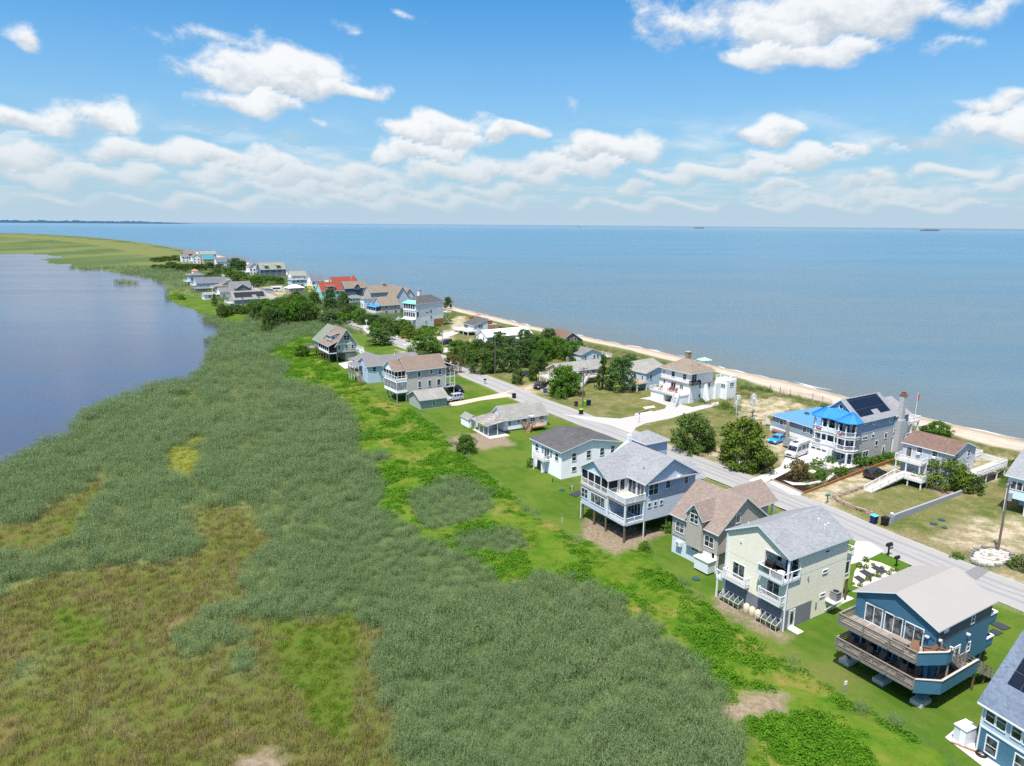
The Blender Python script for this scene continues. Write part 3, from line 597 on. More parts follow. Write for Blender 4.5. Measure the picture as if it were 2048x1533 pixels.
# ------------------------------------------------------------------ water
def sheet(name, poly, z, mat, label=None, cat=None, kind='structure', th=0.0):
    mb = MB()
    if th: mb.prism(poly, z-th, z)
    else: mb.add([(x, y, z) for x, y in poly], [tuple(range(len(poly)))])
    o = mb.build(name, mat); 
    if not th:
        if o.data.polygons[0].normal.z < 0: o.data.flip_normals()
    if kind: o['kind'] = kind
    return tag(o, label, cat)
m, t, b = newmat('bay_water', .32, .5); gc = t.node('ShaderNodeNewGeometry').outputs['Position']
dist = t.node('ShaderNodeVectorMath', operation='LENGTH'); t.put(dist.inputs[0], gc); D = dist.outputs['Value']
big = t.noise(t.map(gc, (1, 3.2, 1), (0, 0, .25)), .0022, 5, .6); mid = t.noise(t.map(gc, (.35, 1.9, 1), (0, 0, .6)), .03, 4, .6)
at_ = t.node('ShaderNodeAttribute', attribute_name='sh').outputs['Fac']
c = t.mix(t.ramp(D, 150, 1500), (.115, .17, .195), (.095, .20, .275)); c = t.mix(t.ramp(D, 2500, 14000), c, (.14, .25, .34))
c = t.mix(t.ramp(big, .35, .68, 0, .38), c, (.055, .155, .235)); c = t.mix(t.ramp(mid, .45, .75, 0, .35), c, (.14, .20, .215))
c = t.mix(t.ramp(at_, 0, 40, .42, 0), c, (.15, .14, .11))
t.put(b.inputs['Base Color'], c)
wv = t.math('ADD', t.noise(t.map(gc, (.30, 1.5, 1), (0, 0, -.42)), .55, 4, .6), t.math('MULTIPLY', t.noise(gc, 2.5, 3), .25))
nb = t.n.new('ShaderNodeBump'); t.put(nb.inputs['Strength'], t.ramp(D, 130, 900, .95, .05)); nb.inputs['Distance'].default_value = .8; t.put(nb.inputs['Height'], wv); t.put(b.inputs['Normal'], nb.outputs[0]); b.inputs['Roughness'].default_value = .42; b.inputs['IOR'].default_value = 1.33
SEAM = m
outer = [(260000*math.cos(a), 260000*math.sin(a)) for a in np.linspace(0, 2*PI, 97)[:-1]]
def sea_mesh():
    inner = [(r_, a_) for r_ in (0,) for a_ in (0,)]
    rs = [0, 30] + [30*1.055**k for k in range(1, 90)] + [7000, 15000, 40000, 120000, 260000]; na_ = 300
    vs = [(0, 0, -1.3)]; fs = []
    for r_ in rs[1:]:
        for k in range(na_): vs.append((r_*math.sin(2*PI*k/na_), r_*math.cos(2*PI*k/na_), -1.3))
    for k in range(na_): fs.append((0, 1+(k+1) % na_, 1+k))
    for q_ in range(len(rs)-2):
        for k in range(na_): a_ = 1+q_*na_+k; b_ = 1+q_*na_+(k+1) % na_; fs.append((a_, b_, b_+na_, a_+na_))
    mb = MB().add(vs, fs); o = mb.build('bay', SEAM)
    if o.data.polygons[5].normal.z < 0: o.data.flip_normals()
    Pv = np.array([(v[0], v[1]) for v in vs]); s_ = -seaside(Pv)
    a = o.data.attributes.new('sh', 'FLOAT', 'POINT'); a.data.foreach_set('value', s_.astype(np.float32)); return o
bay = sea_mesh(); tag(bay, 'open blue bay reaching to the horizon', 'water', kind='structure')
m, t, b = newmat('lagoon_water', .12, .5); gc = t.node('ShaderNodeNewGeometry').outputs['Position']
st = t.noise(t.map(gc, (.25, 1.6, 1), (0, 0, .18)), .012, 4, .55, .6)
t.put(b.inputs['Base Color'], t.mix(t.ramp(st, .4, .62), (.080, .072, .090), (.066, .072, .104)))
t.put(b.inputs['Roughness'], t.ramp(st, .42, .6, .20, .17)); t.put(b.inputs['Normal'], t.bump(t.noise(gc, 3.0, 3), .10, .06))
lag = sheet('lagoon', P_((-400,495.5),(0,505),(74,506.5),(118,511),(150,524),(205,537),(300,551),(345,575),(357,600),(415,618),(465,650),(470,668),(440,690),(440,735),(330,785),(230,830),(150,885),(0,980),(-300,1130)) + [(-200, 60), (-800, 60), (-3600, 300), (-3600, 1300)], -.5, m, 'calm blue-grey lagoon left of the marsh', 'water')
# foam line where small waves break
def foam():
    m, t, b = newmat('sea_foam', .6, .3); b.inputs['Base Color'].default_value = (.62, .64, .64, 1)
    mb = MB(); S_ = SHORE[9:-1]; r_ = random.Random(5)
    for i in range(len(S_)-1):
        (ax, ay), (bx, by) = S_[i], S_[i+1]; L = math.hypot(bx-ax, by-ay); ux, uy = (bx-ax)/L, (by-ay)/L; nx, ny = -uy, ux
        if nx < 0: nx, ny = -nx, -ny
        p = 0
        while p < L:
            l = r_.uniform(4, 13); w_ = r_.uniform(.25, .95); o_ = r_.uniform(-.9, 1.2); n_ = 6; pts = []
            if r_.random() < .85:
                for k in range(n_+1):
                    s_ = p+l*k/n_; q_ = o_+.5*math.sin(s_*.5); pts.append((s_, q_, w_*math.sin(PI*(k+.25)/(n_+.5))))
                vs = [(ax+ux*s_+nx*(q_+e*wd/2), ay+uy*s_+ny*(q_+e*wd/2), -1.27) for s_, q_, wd in pts for e in (-1, 1)]
                mb.add(vs, [(2*k, 2*k+1, 2*k+3, 2*k+2) for k in range(n_)])
            p += l*r_.uniform(.8, 1.3)
    o = mb.build('surf_line', m); tag(o, 'thin line of white foam where waves meet the beach', 'surf', kind='stuff')
foam()
# far coast on the horizon at the left; distance haze is put into its blue colour
m, t, b = newmat('haze_tinted_woods', .9, .05); b.inputs['Base Color'].default_value = (.13, .24, .32, 1)
mb = MB(); r_ = random.Random(3); top = []
for k in range(240):
    px = -700+k*(395+700)/239; x, y = G(px, 444.2-.0078*(0-px)*0+ (px/2048)*16*1.0, 0) if False else (0, 0)
    r__ = ray(px, 445); s_ = 20500/math.hypot(r__[0], r__[1]); top.append((r__[0]*s_, r__[1]*s_, (46+30*r_.random()*abs(math.sin(k*.23)))*(1 if k < 215 else max(.05, (239-k)/24))))
for k in range(239):
    a_, b_ = top[k], top[k+1]; f_ = 1.03
    mb.add([(a_[0], a_[1], -2), (b_[0], b_[1], -2), (b_[0], b_[1], b_[2]), (a_[0], a_[1], a_[2]), (a_[0]*f_, a_[1]*f_, -2), (b_[0]*f_, b_[1]*f_, -2), (b_[0]*f_, b_[1]*f_, b_[2]), (a_[0]*f_, a_[1]*f_, a_[2])], [(0,1,2,3), (3,2,6,7), (7,6,5,4)])
fc = mb.build('far_coast', m); tag(fc, 'low wooded coast on the horizon across the bay', 'coast', kind='structure')

# ------------------------------------------------------------------ roads, drives, paths
def asphalt():
    m, t, b = newmat('asphalt', .9, .15); gc = t.node('ShaderNodeNewGeometry').outputs['Position']
    n = t.noise(gc, .25, 5, .6); n_ = t.noise(gc, 14, 3); u_ = t.node('ShaderNodeAttribute', attribute_name='across').outputs['Fac']
    c = t.mix(n, (.30, .295, .285), (.36, .355, .345)); c = t.mix(t.ramp(n_, .35, .7, 0, .35), c, (.24, .235, .23))
    tr = t.math('ADD', t.ramp(t.math('ABSOLUTE', t.math('SUBTRACT', u_, .30)), .0, .08, 1, 0), t.ramp(t.math('ABSOLUTE', t.math('SUBTRACT', u_, .70)), .0, .08, 1, 0))
    c = t.mix(t.math('MULTIPLY', tr, .5), c, (.19, .185, .18))
    jn = t.math('ADD', u_, t.math('MULTIPLY', t.math('SUBTRACT', t.noise(gc, .4, 4), .5), .12))
    c = t.mix(t.math('MULTIPLY', t.ramp(t.math('ABSOLUTE', t.math('SUBTRACT', jn, .5)), .0, .015, 1, 0), t.ramp(t.noise(gc, .09, 3), .4, .6)), c, (.10, .10, .10))
    ed = t.ramp(t.math('MINIMUM', u_, t.math('SUBTRACT', 1.0, u_)), 0, t.math('MULTIPLY', t.noise(gc, .8, 4), .12), .6, 0)
    c = t.mix(ed, c, (.44, .39, .30))
    t.put(b.inputs['Base Color'], c); t.put(b.inputs['Normal'], t.bump(n_, .3, .02)); return m
ASPH = asphalt()
def ribbon(name, L, R, z, mat, label, cat):
    n = len(L); k = 9; vs = []; u = []
    for a_, b_ in zip(L, R):
        for i in range(k): f_ = i/(k-1); vs.append((a_[0]+(b_[0]-a_[0])*f_, a_[1]+(b_[1]-a_[1])*f_, z)); u.append(f_)
    fs = [(i*k+j, (i+1)*k+j, (i+1)*k+j+1, i*k+j+1) for i in range(n-1) for j in range(k-1)]
    o = MB().add(vs, fs).build(name, mat)
    if o.data.polygons[0].normal.z < 0: o.data.flip_normals()
    a = o.data.attributes.new('across', 'FLOAT', 'POINT'); a.data.foreach_set('value', u)
    o['kind'] = 'structure'; return tag(o, label, cat)
def smooth_line(pts, step=3.0):
    out = []
    n = len(pts)
    for i in range(n-1):
        p0, p1, p2, p3 = pts[max(i-1,0)], pts[i], pts[i+1], pts[min(i+2,n-1)]; m_ = max(1, int(math.dist(p1, p2)/step))
        for k in range(m_):
            t_ = k/m_; out.append(tuple(.5*((2*p1[c])+(-p0[c]+p2[c])*t_+(2*p0[c]-5*p1[c]+4*p2[c]-p3[c])*t_*t_+(-p0[c]+3*p1[c]-3*p2[c]+p3[c])*t_**3) for c in (0, 1)))
    out.append(tuple(pts[-1])); return out
def offset(pts, w_):
    L, R = [], []
    for i, p in enumerate(pts):
        a_, b_ = pts[max(i-1,0)], pts[min(i+1,len(pts)-1)]; d = math.dist(a_, b_) or 1; nx, ny = -(b_[1]-a_[1])/d, (b_[0]-a_[0])/d
        L.append((p[0]+nx*w_/2, p[1]+ny*w_/2)); R.append((p[0]-nx*w_/2, p[1]-ny*w_/2))
    return L, R
cl = smooth_line(ROADC, 3.0); ws = [math.dist(a_, b_) for a_, b_ in zip(RL, RR)]
wm = sorted(ws)[len(ws)//2]; print('road width', wm, [round(x, 1) for x in ws])
L_, R_ = offset(cl, min(wm, 7.4)); ribbon('road', L_, R_, .03, ASPH, 'grey asphalt lane running the length of the village', 'road')
fl = smooth_line(FARC, 4); L_, R_ = offset(fl, 6.0); ribbon('road', L_, R_, .04, ASPH, 'far stretch of the lane between the distant houses', 'road')
def mixmat(name, c1, c2, scale=.6, rough=.9):
    return plain(name, tuple((a+b)/2 for a, b in zip(c1, c2)), rough, .1, .12, scale, bump=.3)
PALE = plain('pale_concrete', (.55, .52, .46), .9, .1, .1, .8); GRAVEL = plain('grey_gravel', (.42, .41, .38), .95, .05, .16, 3, bump=.5)
WHITEC = plain('white_concrete', (.64, .615, .565), .85, .15, .08, .7); TANPV = plain('tan_pavers', (.50, .42, .34), .9, .1, .15, 4)
MULCH = plain('dark_mulch', (.030, .022, .018), 1, .02, .5, 5, bump=.8); PEBBLE = plain('cream_pebbles', (.62, .56, .45), .95, .05, .2, 8, bump=.7)
TURF = plain('close_turf', (.065, .14, .015), .95, .05, .35, 4, bump=.5)
def px_sheet(name, pts, mat, label, cat, z=.045): return sheet(name, P_(*pts), z, mat, label, cat)
px_sheet('driveway', [(1497,962),(1520,952),(1560,935),(1572,915),(1573,905),(1600,893),(1640,905),(1690,935),(1655,940),(1600,925),(1575,945),(1545,960),(1520,968)], WHITEC, 'white concrete driveway leading to the blue metal roofed house', 'driveway')
px_sheet('driveway', [(1120,829),(1180,834),(1240,838),(1290,828),(1330,818),(1333,812),(1300,801),(1278,798),(1300,794),(1345,806),(1385,815),(1437,804),(1437,811),(1395,822),(1340,838),(1290,848),(1272,856),(1263,868),(1222,852)], GRAVEL, 'forked grey gravel driveway to the white house with deck', 'driveway', .05)
px_sheet('driveway', [(893,813),(900,806),(935,800),(1000,787),(1038,778),(1012,787),(1030,793),(960,802),(915,812)], TANPV, 'pale pink-tan driveway beside the grey house with garage', 'driveway')
px_sheet('driveway', [(1700,1115),(1712,1083),(1740,1085),(1768,1103),(1745,1115),(1718,1125),(1700,1130)], PALE, 'pale concrete apron behind the yellow house', 'driveway')
px_sheet('parking_strip', [(1535,966),(1548,960),(1604,987),(1600,994),(1580,990)], GRAVEL, 'grey gravel strip beside the lane below the flower garden', 'path', .055)
px_sheet('driveway', [(806,690),(858,676),(905,662),(925,664),(880,680),(830,694)], PALE, 'pale sandy drive in front of the tall white house', 'driveway')
px_sheet('driveway', [(875,698),(910,694),(915,702),(885,706)], PALE, 'short pale concrete pad by the utility pole', 'driveway')
px_sheet('driveway', [(676,728),(705,722),(710,735),(690,738)], PALE, 'small pale slab beside the chalet', 'path')
px_sheet('road_patch', [(1930,1145),(1955,1132),(1978,1143),(1952,1162)], plain('fresh_asphalt', (.20, .20, .20), .9, .1), 'darker square patch in the asphalt lane', 'road patch', .038)
px_sheet('path', [(752,674),(735,668),(726,660),(728,650),(742,655),(752,664),(772,670)], GRAVEL, 'grey gravel turning place behind the trees', 'path', .05)
# ------------------------------------------------------------------ vegetation that nobody could count (instanced tufts)
def leafmat(name, c1, c2, c3, tr=.25, tipc=None, h=1.0):
    """foliage colour: varies per plant, per leaf cluster and in drifts across the land"""
    m, t, b = newmat(name, .75, .15); oi = t.node('ShaderNodeObjectInfo'); gp = t.node('ShaderNodeNewGeometry')
    dr = t.noise(gp.outputs['Position'], .09, 4, .6); fine = t.noise(gp.outputs['Position'], 1.1, 3, .6)
    c = t.mix(t.ramp(t.math('ADD', t.math('MULTIPLY', oi.outputs['Random'], .5), t.math('MULTIPLY', dr, .6)), .2, .85), c1, c2)
    c = t.mix(t.ramp(fine, .45, .75, 0, .7), c, c3)
    c = t.mix(t.math('MULTIPLY', gp.outputs['Random Per Island'], .35), c, tuple(q*1.5 for q in c2))
    if tipc:
        z = t.sep(t.coord())[2]; c = t.mix(t.ramp(z, .55*h, h, 0, .8), c, tipc)
    t.put(b.inputs['Base Color'], c)
    if tr:
        tl = t.node('ShaderNodeBsdfTranslucent'); t.put(tl.inputs[0], c); mx = t.node('ShaderNodeMixShader'); mx.inputs[0].default_value = tr
        t.l.new(b.outputs[0], mx.inputs[1]); t.l.new(tl.outputs[0], mx.inputs[2]); t.l.new(mx.outputs[0], t.n['Material Output'].inputs[0])
    return m
def blade(mb, x, y, ang, lean, h, w_, bend=.5, segs=2, z0=0):
    u = Vector((math.cos(ang+PI/2), math.sin(ang+PI/2), 0)); d = Vector((math.cos(ang), math.sin(ang), 0)); pts = []
    for i in range(segs+1):
        f = i/segs; c = Vector((x, y, z0)) + d*lean*(f**(1+bend)) + Vector((0, 0, h*f*(1-.18*bend*f))); ww = w_*(1-f*.8)/2
        pts += [c-u*ww, c+u*ww]
    mb.add(pts, [(2*i, 2*i+1, 2*i+3, 2*i+2) for i in range(segs)])
def tuft(name, mat, n, R, h, w_, lean, seed, leaves=0, hv=.3):
    r_ = random.Random(seed); mb = MB()
    for _ in range(n):
        a = r_.uniform(0, 2*PI); q = R*math.sqrt(r_.random()); x, y = q*math.cos(a), q*math.sin(a); hh = h*r_.uniform(1-hv, 1); la = r_.uniform(0, 2*PI); ln = lean*r_.uniform(.2, 1)
        blade(mb, x, y, la, ln, hh, w_, .6)
        for k in range(leaves):
            f = r_.uniform(.3, .98); b_ = la+r_.uniform(-2.6, 2.6)
            blade(mb, x+math.cos(la)*ln*f**1.6, y+math.sin(la)*ln*f**1.6, b_, r_.uniform(.22, .45)*h*.28, r_.uniform(-.02, .16)*h, w_*1.25, .3, 2, hh*f*.93)
    me = mb.mesh(name, [mat]); o = bpy.data.objects.new(name, me); return o
def leafclump(name, mat, n, R, H_, ls, seed):
    """low mound of small leaves"""
    r_ = random.Random(seed); mb = MB()
    for _ in range(n):
        a = r_.uniform(0, 2*PI); q = R*math.sqrt(r_.random()); z = H_*(1-(q/R)**2)*r_.uniform(.45, 1.05); c = Vector((q*math.cos(a), q*math.sin(a), max(.04, z)))
        nrm = Vector((r_.gauss(0, .6)+c.x/R*.6, r_.gauss(0, .6)+c.y/R*.6, 1.0)).normalized(); u = nrm.orthogonal().normalized(); v = nrm.cross(u); th = r_.uniform(0, PI); uu = u*math.cos(th)+v*math.sin(th); vv = nrm.cross(uu); s_ = ls*r_.uniform(.6, 1.3)
        mb.add([c-uu*s_*.5, c+vv*s_*.32, c+uu*s_*.5, c-vv*s_*.32], [(0, 1, 2, 3)])
    return bpy.data.objects.new(name, mb.mesh(name, [mat]))
def scatter(name, protos, pts, scl, rot, label, cat):
    """one 'stuff' object: points that carry a scale and a turn, each showing one of the prototypes"""
    me = bpy.data.meshes.new(name); n = len(pts); me.vertices.add(n); me.vertices.foreach_set('co', pts.astype(np.float32).ravel())
    a = me.attributes.new('sc', 'FLOAT', 'POINT'); a.data.foreach_set('value', scl.astype(np.float32))
    a = me.attributes.new('rz', 'FLOAT', 'POINT'); a.data.foreach_set('value', rot.astype(np.float32))
    a = me.attributes.new('pk', 'INT', 'POINT'); a.data.foreach_set('value', rng.integers(0, len(protos), n).astype(np.int32))
    o = bpy.data.objects.new(name, me); COL.objects.link(o); o['kind'] = 'stuff'; tag(o, label, cat)
    ng = bpy.data.node_groups.new(name, 'GeometryNodeTree'); ng.interface.new_socket('Geometry', in_out='INPUT', socket_type='NodeSocketGeometry'); ng.interface.new_socket('Geometry', in_out='OUTPUT', socket_type='NodeSocketGeometry')
    N, L = ng.nodes, ng.links; gi = N.new('NodeGroupInput'); go = N.new('NodeGroupOutput')
    def at(nm, ty):
        k = N.new('GeometryNodeInputNamedAttribute'); k.data_type = ty; k.inputs['Name'].default_value = nm; return k.outputs[0]
    gg = N.new('GeometryNodeGeometryToInstance')
    for p in protos[::-1]:
        oi = N.new('GeometryNodeObjectInfo'); oi.inputs['Object'].default_value = p; oi.inputs['As Instance'].default_value = True; L.new(oi.outputs['Geometry'], gg.inputs[0])
    mp = N.new('GeometryNodeMeshToPoints'); L.new(gi.outputs[0], mp.inputs[0])
    iop = N.new('GeometryNodeInstanceOnPoints'); iop.inputs['Pick Instance'].default_value = True
    L.new(mp.outputs[0], iop.inputs['Points']); 
    jg = N.new('GeometryNodeJoinGeometry')
    for p in protos:
        oi = [q for q in N if q.bl_idname == 'GeometryNodeObjectInfo' and q.inputs['Object'].default_value == p][0]; L.new(oi.outputs['Geometry'], jg.inputs[0])
    L.new(jg.outputs[0], iop.inputs['Instance']); N.remove(gg)
    L.new(at('pk', 'INT'), iop.inputs['Instance Index'])
    cx = N.new('ShaderNodeCombineXYZ'); L.new(at('rz', 'FLOAT'), cx.inputs[2]); er = N.new('FunctionNodeEulerToRotation'); L.new(cx.outputs[0], er.inputs[0]); L.new(er.outputs[0], iop.inputs['Rotation'])
    L.new(at('sc', 'FLOAT'), iop.inputs['Scale']); L.new(iop.outputs[0], go.inputs[0])
    md = o.modifiers.new('tufts', 'NODES'); md.node_group = ng; return o
def candidates(r0, r1, dens, a0=-50, a1=50):
    """random points between two distances at a number per square metre"""
    a0, a1 = math.radians(a0), math.radians(a1); n = int((r1*r1-r0*r0)*(a1-a0)/2*dens)
    r = np.sqrt(rng.uniform(r0*r0, r1*r1, n)); a = rng.uniform(a0, a1, n); return np.stack([r*np.sin(a), r*np.cos(a)], 1)
REED = leafmat('reed_leaf', (.135, .215, .082), (.245, .33, .145), (.345, .405, .21), .45)
reeds = [tuft('reed_tuft', REED, 24, .95, 1.95, .038, .28, 100+k, 4, .25) for k in range(4)]
REEDM = leafmat('marsh_grass_blade', (.15, .18, .03), (.235, .22, .06), (.32, .24, .12), .3)
REEDT = leafmat('tawny_grass_blade', (.26, .17, .085), (.38, .29, .18), (.18, .17, .05), .25)
mgr = [tuft('marsh_grass_tuft', REEDM, 24, .5, .62, .035, .32, 200+k) for k in range(3)] + [tuft('tawny_grass_tuft', REEDT, 20, .5, .75, .03, .4, 220)]
BRI = leafmat('bright_leaf', (.05, .145, .007), (.10, .25, .010), (.155, .29, .02), .35)
BRY = leafmat('yellow_green_blade', (.095, .165, .012), (.165, .215, .02), (.28, .24, .07), .3)
bri = [leafclump('bramble_clump', BRI, 170, .9, .55, .17, 300+k) for k in range(3)]
bry = [tuft('rank_grass_tuft', BRY, 26, .55, .65, .035, .35, 320+k) for k in range(2)] + [leafclump('low_weeds', BRI, 60, .6, .3, .13, 331)]
YEL = leafmat('goldenrod', (.15, .18, .015), (.24, .25, .02), (.12, .18, .02), .2)
yel = [leafclump('yellow_clump', YEL, 70, .55, .5, .13, 340)]
DUN = leafmat('dune_grass_blade', (.11, .15, .04), (.19, .20, .07), (.30, .26, .14), .25)
dun = [tuft('dune_grass_tuft', DUN, 20, .5, .6, .03, .35, 350+k) for k in range(2)]
DSH = leafmat('dune_shrub_leaf', (.035, .085, .012), (.075, .15, .018), (.11, .17, .03), .25)
dsh = [leafclump('dune_shrub', DSH, 190, .9, .9, .17, 360+k) for k in range(3)]
DRY = leafmat('dry_stalk', (.34, .25, .16), (.46, .36, .25), (.2, .15, .08), .1)
dry = [tuft('dry_stalk_tuft', DRY, 12, .35, .8, .02, .25, 370)]
def height(Pq, Z): return np.where(np.maximum(Z['lawn'], Z['bay']) > .5, 0, -.2)
acc = {k: ([], [], []) for k in ('reed', 'mgr', 'bri', 'bry', 'yel', 'dun', 'dsh', 'dry')}
def push(k, Pq, keep, z, s):
    q = Pq[keep]; acc[k][0].append(np.column_stack([q, z[keep]])); acc[k][1].append(s[keep]); acc[k][2].append(rng.uniform(0, 6.28, keep.sum()))
for (r0, r1, dr, dm, ss) in [(22, 62, 2.6, 4.4, .9), (62, 105, 2.0, 2.8, .95), (105, 160, 1.3, 1.2, 1.05), (160, 260, .7, .2, 1.3), (260, 460, .3, .05, 1.6), (460, 800, .06, 0, 1.9)]:
    for kind, d_ in (('reed', dr), ('mgr', dm), ('bright', dr*1.25)):
        if d_ == 0: continue
        Q = candidates(r0, r1, d_); Z = zones(Q); u = rng.random(len(Q)); s = ss*rng.uniform(.8, 1.15, len(Q)); z = height(Q, Z); sdd = seaside(Q)
        land = (Z['lagoon'] < .45) | (Z['islet'] > .5); free = land & (Z['lawn'] < .4) & (Z['bay'] < .4) & (Z['sand'] < .2) & (Z['road'] < .1) & (Z['soil'] < .4) & (Z['sandy'] < .3) & (sdd > 24)
        if kind == 'reed':
            k = free & (Z['meadow'] < .12+.2*u) & ((Z['scrub'] < .4) | (Z['clump'] > .5)) & (Z['yellow'] < .5) & (Z['lime'] < .5) & (Z['dune'] < .4) & ((Z['isle'] < .2) | (u < .8))
            sc_ = s*np.clip(.45+.9*fbm(Q, .06, 61), .55, 1.15)*np.where(Z['clump'] > .5, .8, 1)*np.where(r0 > 200, .8, 1)
            push('reed', Q, k, z-.05, sc_)
        elif kind == 'mgr':
            k = free & (Z['meadow'] > .12) & (Z['lime'] < .5); push('mgr', Q, k, z, s*1.05)
            k = land & (Z['soil'] > .35) & (u < .75) & (Q[:, 1] < 100); push('dry', Q, k, z, s*.8)
        else:
            f1 = fbm(Q, .22, 71); sb = free & (Z['scrub'] > .5) & (Z['clump'] < .5)
            push('bri', Q, sb & (f1 > .39) & (fbm(Q, .07, 75) > .27), z, s*np.clip(.45+(f1-.41)*4.5, .45, 1.3)*.95)
            push('bry', Q, sb & (f1 <= .50) & (u < .95), z, s*.85); push('bry', Q, free & (Z['lime'] > .5), z, s*.9)
            push('yel', Q, free & (Z['yellow'] > .5) & (u < .75), z, s)
            dn = (sdd > 17) & (sdd < 44) & (Z['lagoon'] < .1) & (Q[:, 1] < 700) & (Q[:, 0] > -260) & (Z['sandy'] < .5); f2 = fbm(Q, .09, 81)
            dz = np.clip((sdd-14)/6, 0, 1)*np.clip((32-sdd)/8, 0, 1)*np.maximum((fbm(Q, .12, 22)-.25)*1.4, -.1)
            push('dun', Q, dn & (f2 < .60) & (sdd < 36) & (u < .8), dz, s*.95)
            push('dsh', Q, dn & (f2 > .56) & (sdd > 20) & (u < .55), dz, s*.9)
LAB = {'reed': ('reed_bed', reeds, 'grey-green reeds covering the marsh', 'reeds'), 'mgr': ('marsh_meadow', mgr, 'brown and green marsh grass in the open meadow', 'marsh grass'),
       'bri': ('bramble_thicket', bri, 'bright green bramble and vine mounds along the yards', 'scrub'), 'bry': ('rank_grass', bry, 'yellow-green rank grass and weeds between the brambles', 'rough grass'),
       'yel': ('goldenrod_patch', yel, 'patch of yellow flowering weeds in the reeds', 'wild flowers'), 'dun': ('dune_grass', dun, 'dune grass along the back of the beach', 'dune grass'),
       'dsh': ('dune_scrub', dsh, 'low dark green shrubs on the dune behind the beach', 'dune scrub'), 'dry': ('dry_stalks', dry, 'dead pale stalks on bare soil', 'dry stalks')}
for k, (nm, pr, lb, ct) in LAB.items():
    if acc[k][0]:
        p_, s_, r_ = (np.concatenate(q) for q in acc[k]); print(k, len(p_))
        if len(p_): scatter(nm, pr, p_, s_, r_, lb, ct)
# ------------------------------------------------------------------ siding and roofing of this village
S_TEAL = siding('teal_boards', (.055, .155, .235), .32, True, .02); S_CHAR = siding('charcoal_boards', (.085, .095, .115), .32, True, .03)
S_YEL = siding('cream_yellow_laps', (.70, .665, .53), .27, False, .032); S_GREY = siding('slate_laps', (.155, .165, .18), .17)
S_BLG = siding('blue_grey_laps', (.43, .48, .55), .36, False, .045); S_WHT = siding('white_laps', (.80, .80, .81), .32, False, .035)
S_TAN = siding('taupe_laps', (.36, .33, .28), .18); S_PALE = siding('pale_grey_laps', (.56, .61, .64), .2)
S_ICE = siding('ice_blue_laps', (.50, .62, .66), .19); S_SKY = siding('pale_blue_laps', (.40, .53, .62), .2, False, .022)
S_TEALP = plain('teal_paint', (.058, .162, .24), .6, .3, .06); S_SAGE = siding('sage_laps', (.33, .36, .30), .18)
S_STONE = shingles('stone_grey_shake', (.44, .43, .41), (.56, .55, .53), s=.9, streak=.1); S_GRST = siding('greige_shake', (.40, .38, .34), .2, False, .03, .16)
S_BLUE = siding('dusty_blue_laps', (.27, .34, .42), .18); S_STUC = plain('white_stucco', (.82, .82, .81), .85, .1, .04)
S_BRSH = siding('brown_shingle_siding', (.16, .13, .11), .16, False, .03, .25); S_TANL = siding('tan_laps', (.45, .36, .27), .17)
R_GREY = shingles('light_grey_shingles', (.225, .232, .245), (.285, .292, .305), (.33, .338, .35)); R_DARK = shingles('charcoal_shingles', (.075, .072, .076), (.11, .105, .107), (.14, .135, .135))
R_TAN = shingles('mottled_tan_shingles', (.26, .195, .155), (.36, .28, .225), (.20, .175, .165)); R_BRN = shingles('brown_shingles', (.19, .14, .11), (.245, .185, .145), (.28, .225, .185))
R_OLD = shingles('weathered_grey_shingles', (.24, .235, .21), (.31, .305, .275), (.36, .35, .31), streak=.5); R_MID = shingles('mid_grey_shingles', (.16, .158, .162), (.205, .20, .205), (.24, .235, .235))
R_RED = shingles('red_brown_shingles', (.15, .095, .072), (.195, .125, .098), (.225, .16, .13)); R_BLU = shingles('blue_grey_shingles', (.13, .165, .225), (.175, .22, .285), (.22, .265, .33))
R_TAUPE = shingles('taupe_shingles', (.21, .165, .125), (.265, .215, .17), (.30, .25, .205))
R_MET = plain('pale_metal_roof', (.345, .325, .295), .6, .3, .05, .5); R_BLM = seamed('bright_blue_metal', (.035, .25, .62), 'xy', .42, .4); R_BLM2 = seamed('blue_metal_sheet', (.10, .26, .56), 'x', .5)
R_WHT = plain('white_roof_coating', (.86, .86, .85), .5, .3, .03); R_TORN = None
GTRIM = plain('taupe_trim', (.42, .38, .33), .6, .3, .05)

# ================================================================== teal house with stacked decks (nearest whole house)
h = House('beach_house', 'teal blue house with a pale metal roof and two long weathered decks', 'house', 38.73, 57.95, 31.49)
L, Wd, ze, zr = 9.85, 7.9, 7.7, 9.4
mb = MB(); mb.profile([(0, 2.15), (Wd, 2.15), (Wd, ze-.16), (Wd/2, zr-.16), (0, ze-.16)], 0, L, 'x')
h.P(mb, 'wall', S_TEAL)
h.box('gable_band', S_CHAR, .02, L+.01, -.025, .0, 5.95, 7.5)
h.box('rear_band', S_CHAR, L, L+.02, -.02, Wd, 5.95, 7.5)
h.gable(R_MET, 0, L, 0, Wd, ze, zr, .3, 'x', .14)
for a0 in (5.94, 3.97, 1.99): h.win('w', 0, a0, 5.05, 1.62, 1.78, 'slide', name='sliding_door', glass=CURTAIN)
for a0 in (6.0, 2.15): h.win('w', 0, a0, 2.45, 1.7, 1.75, 'slide', name='sliding_door')
h.win('w', 0, 4.15, 2.45, .9, 1.8, 'plain', name='sliding_door')
h.win('s', 0, 6.3, 6.25, .5, .85, 'dh'); h.win('s', 0, 6.25, 3.3, .5, .85, 'dh'); h.box('vent', WHITE, 1.15, 1.95, -.06, 0, 6.75, 7.15)
h.door('s', 0, 4.15, 2.5, .85, 1.95)
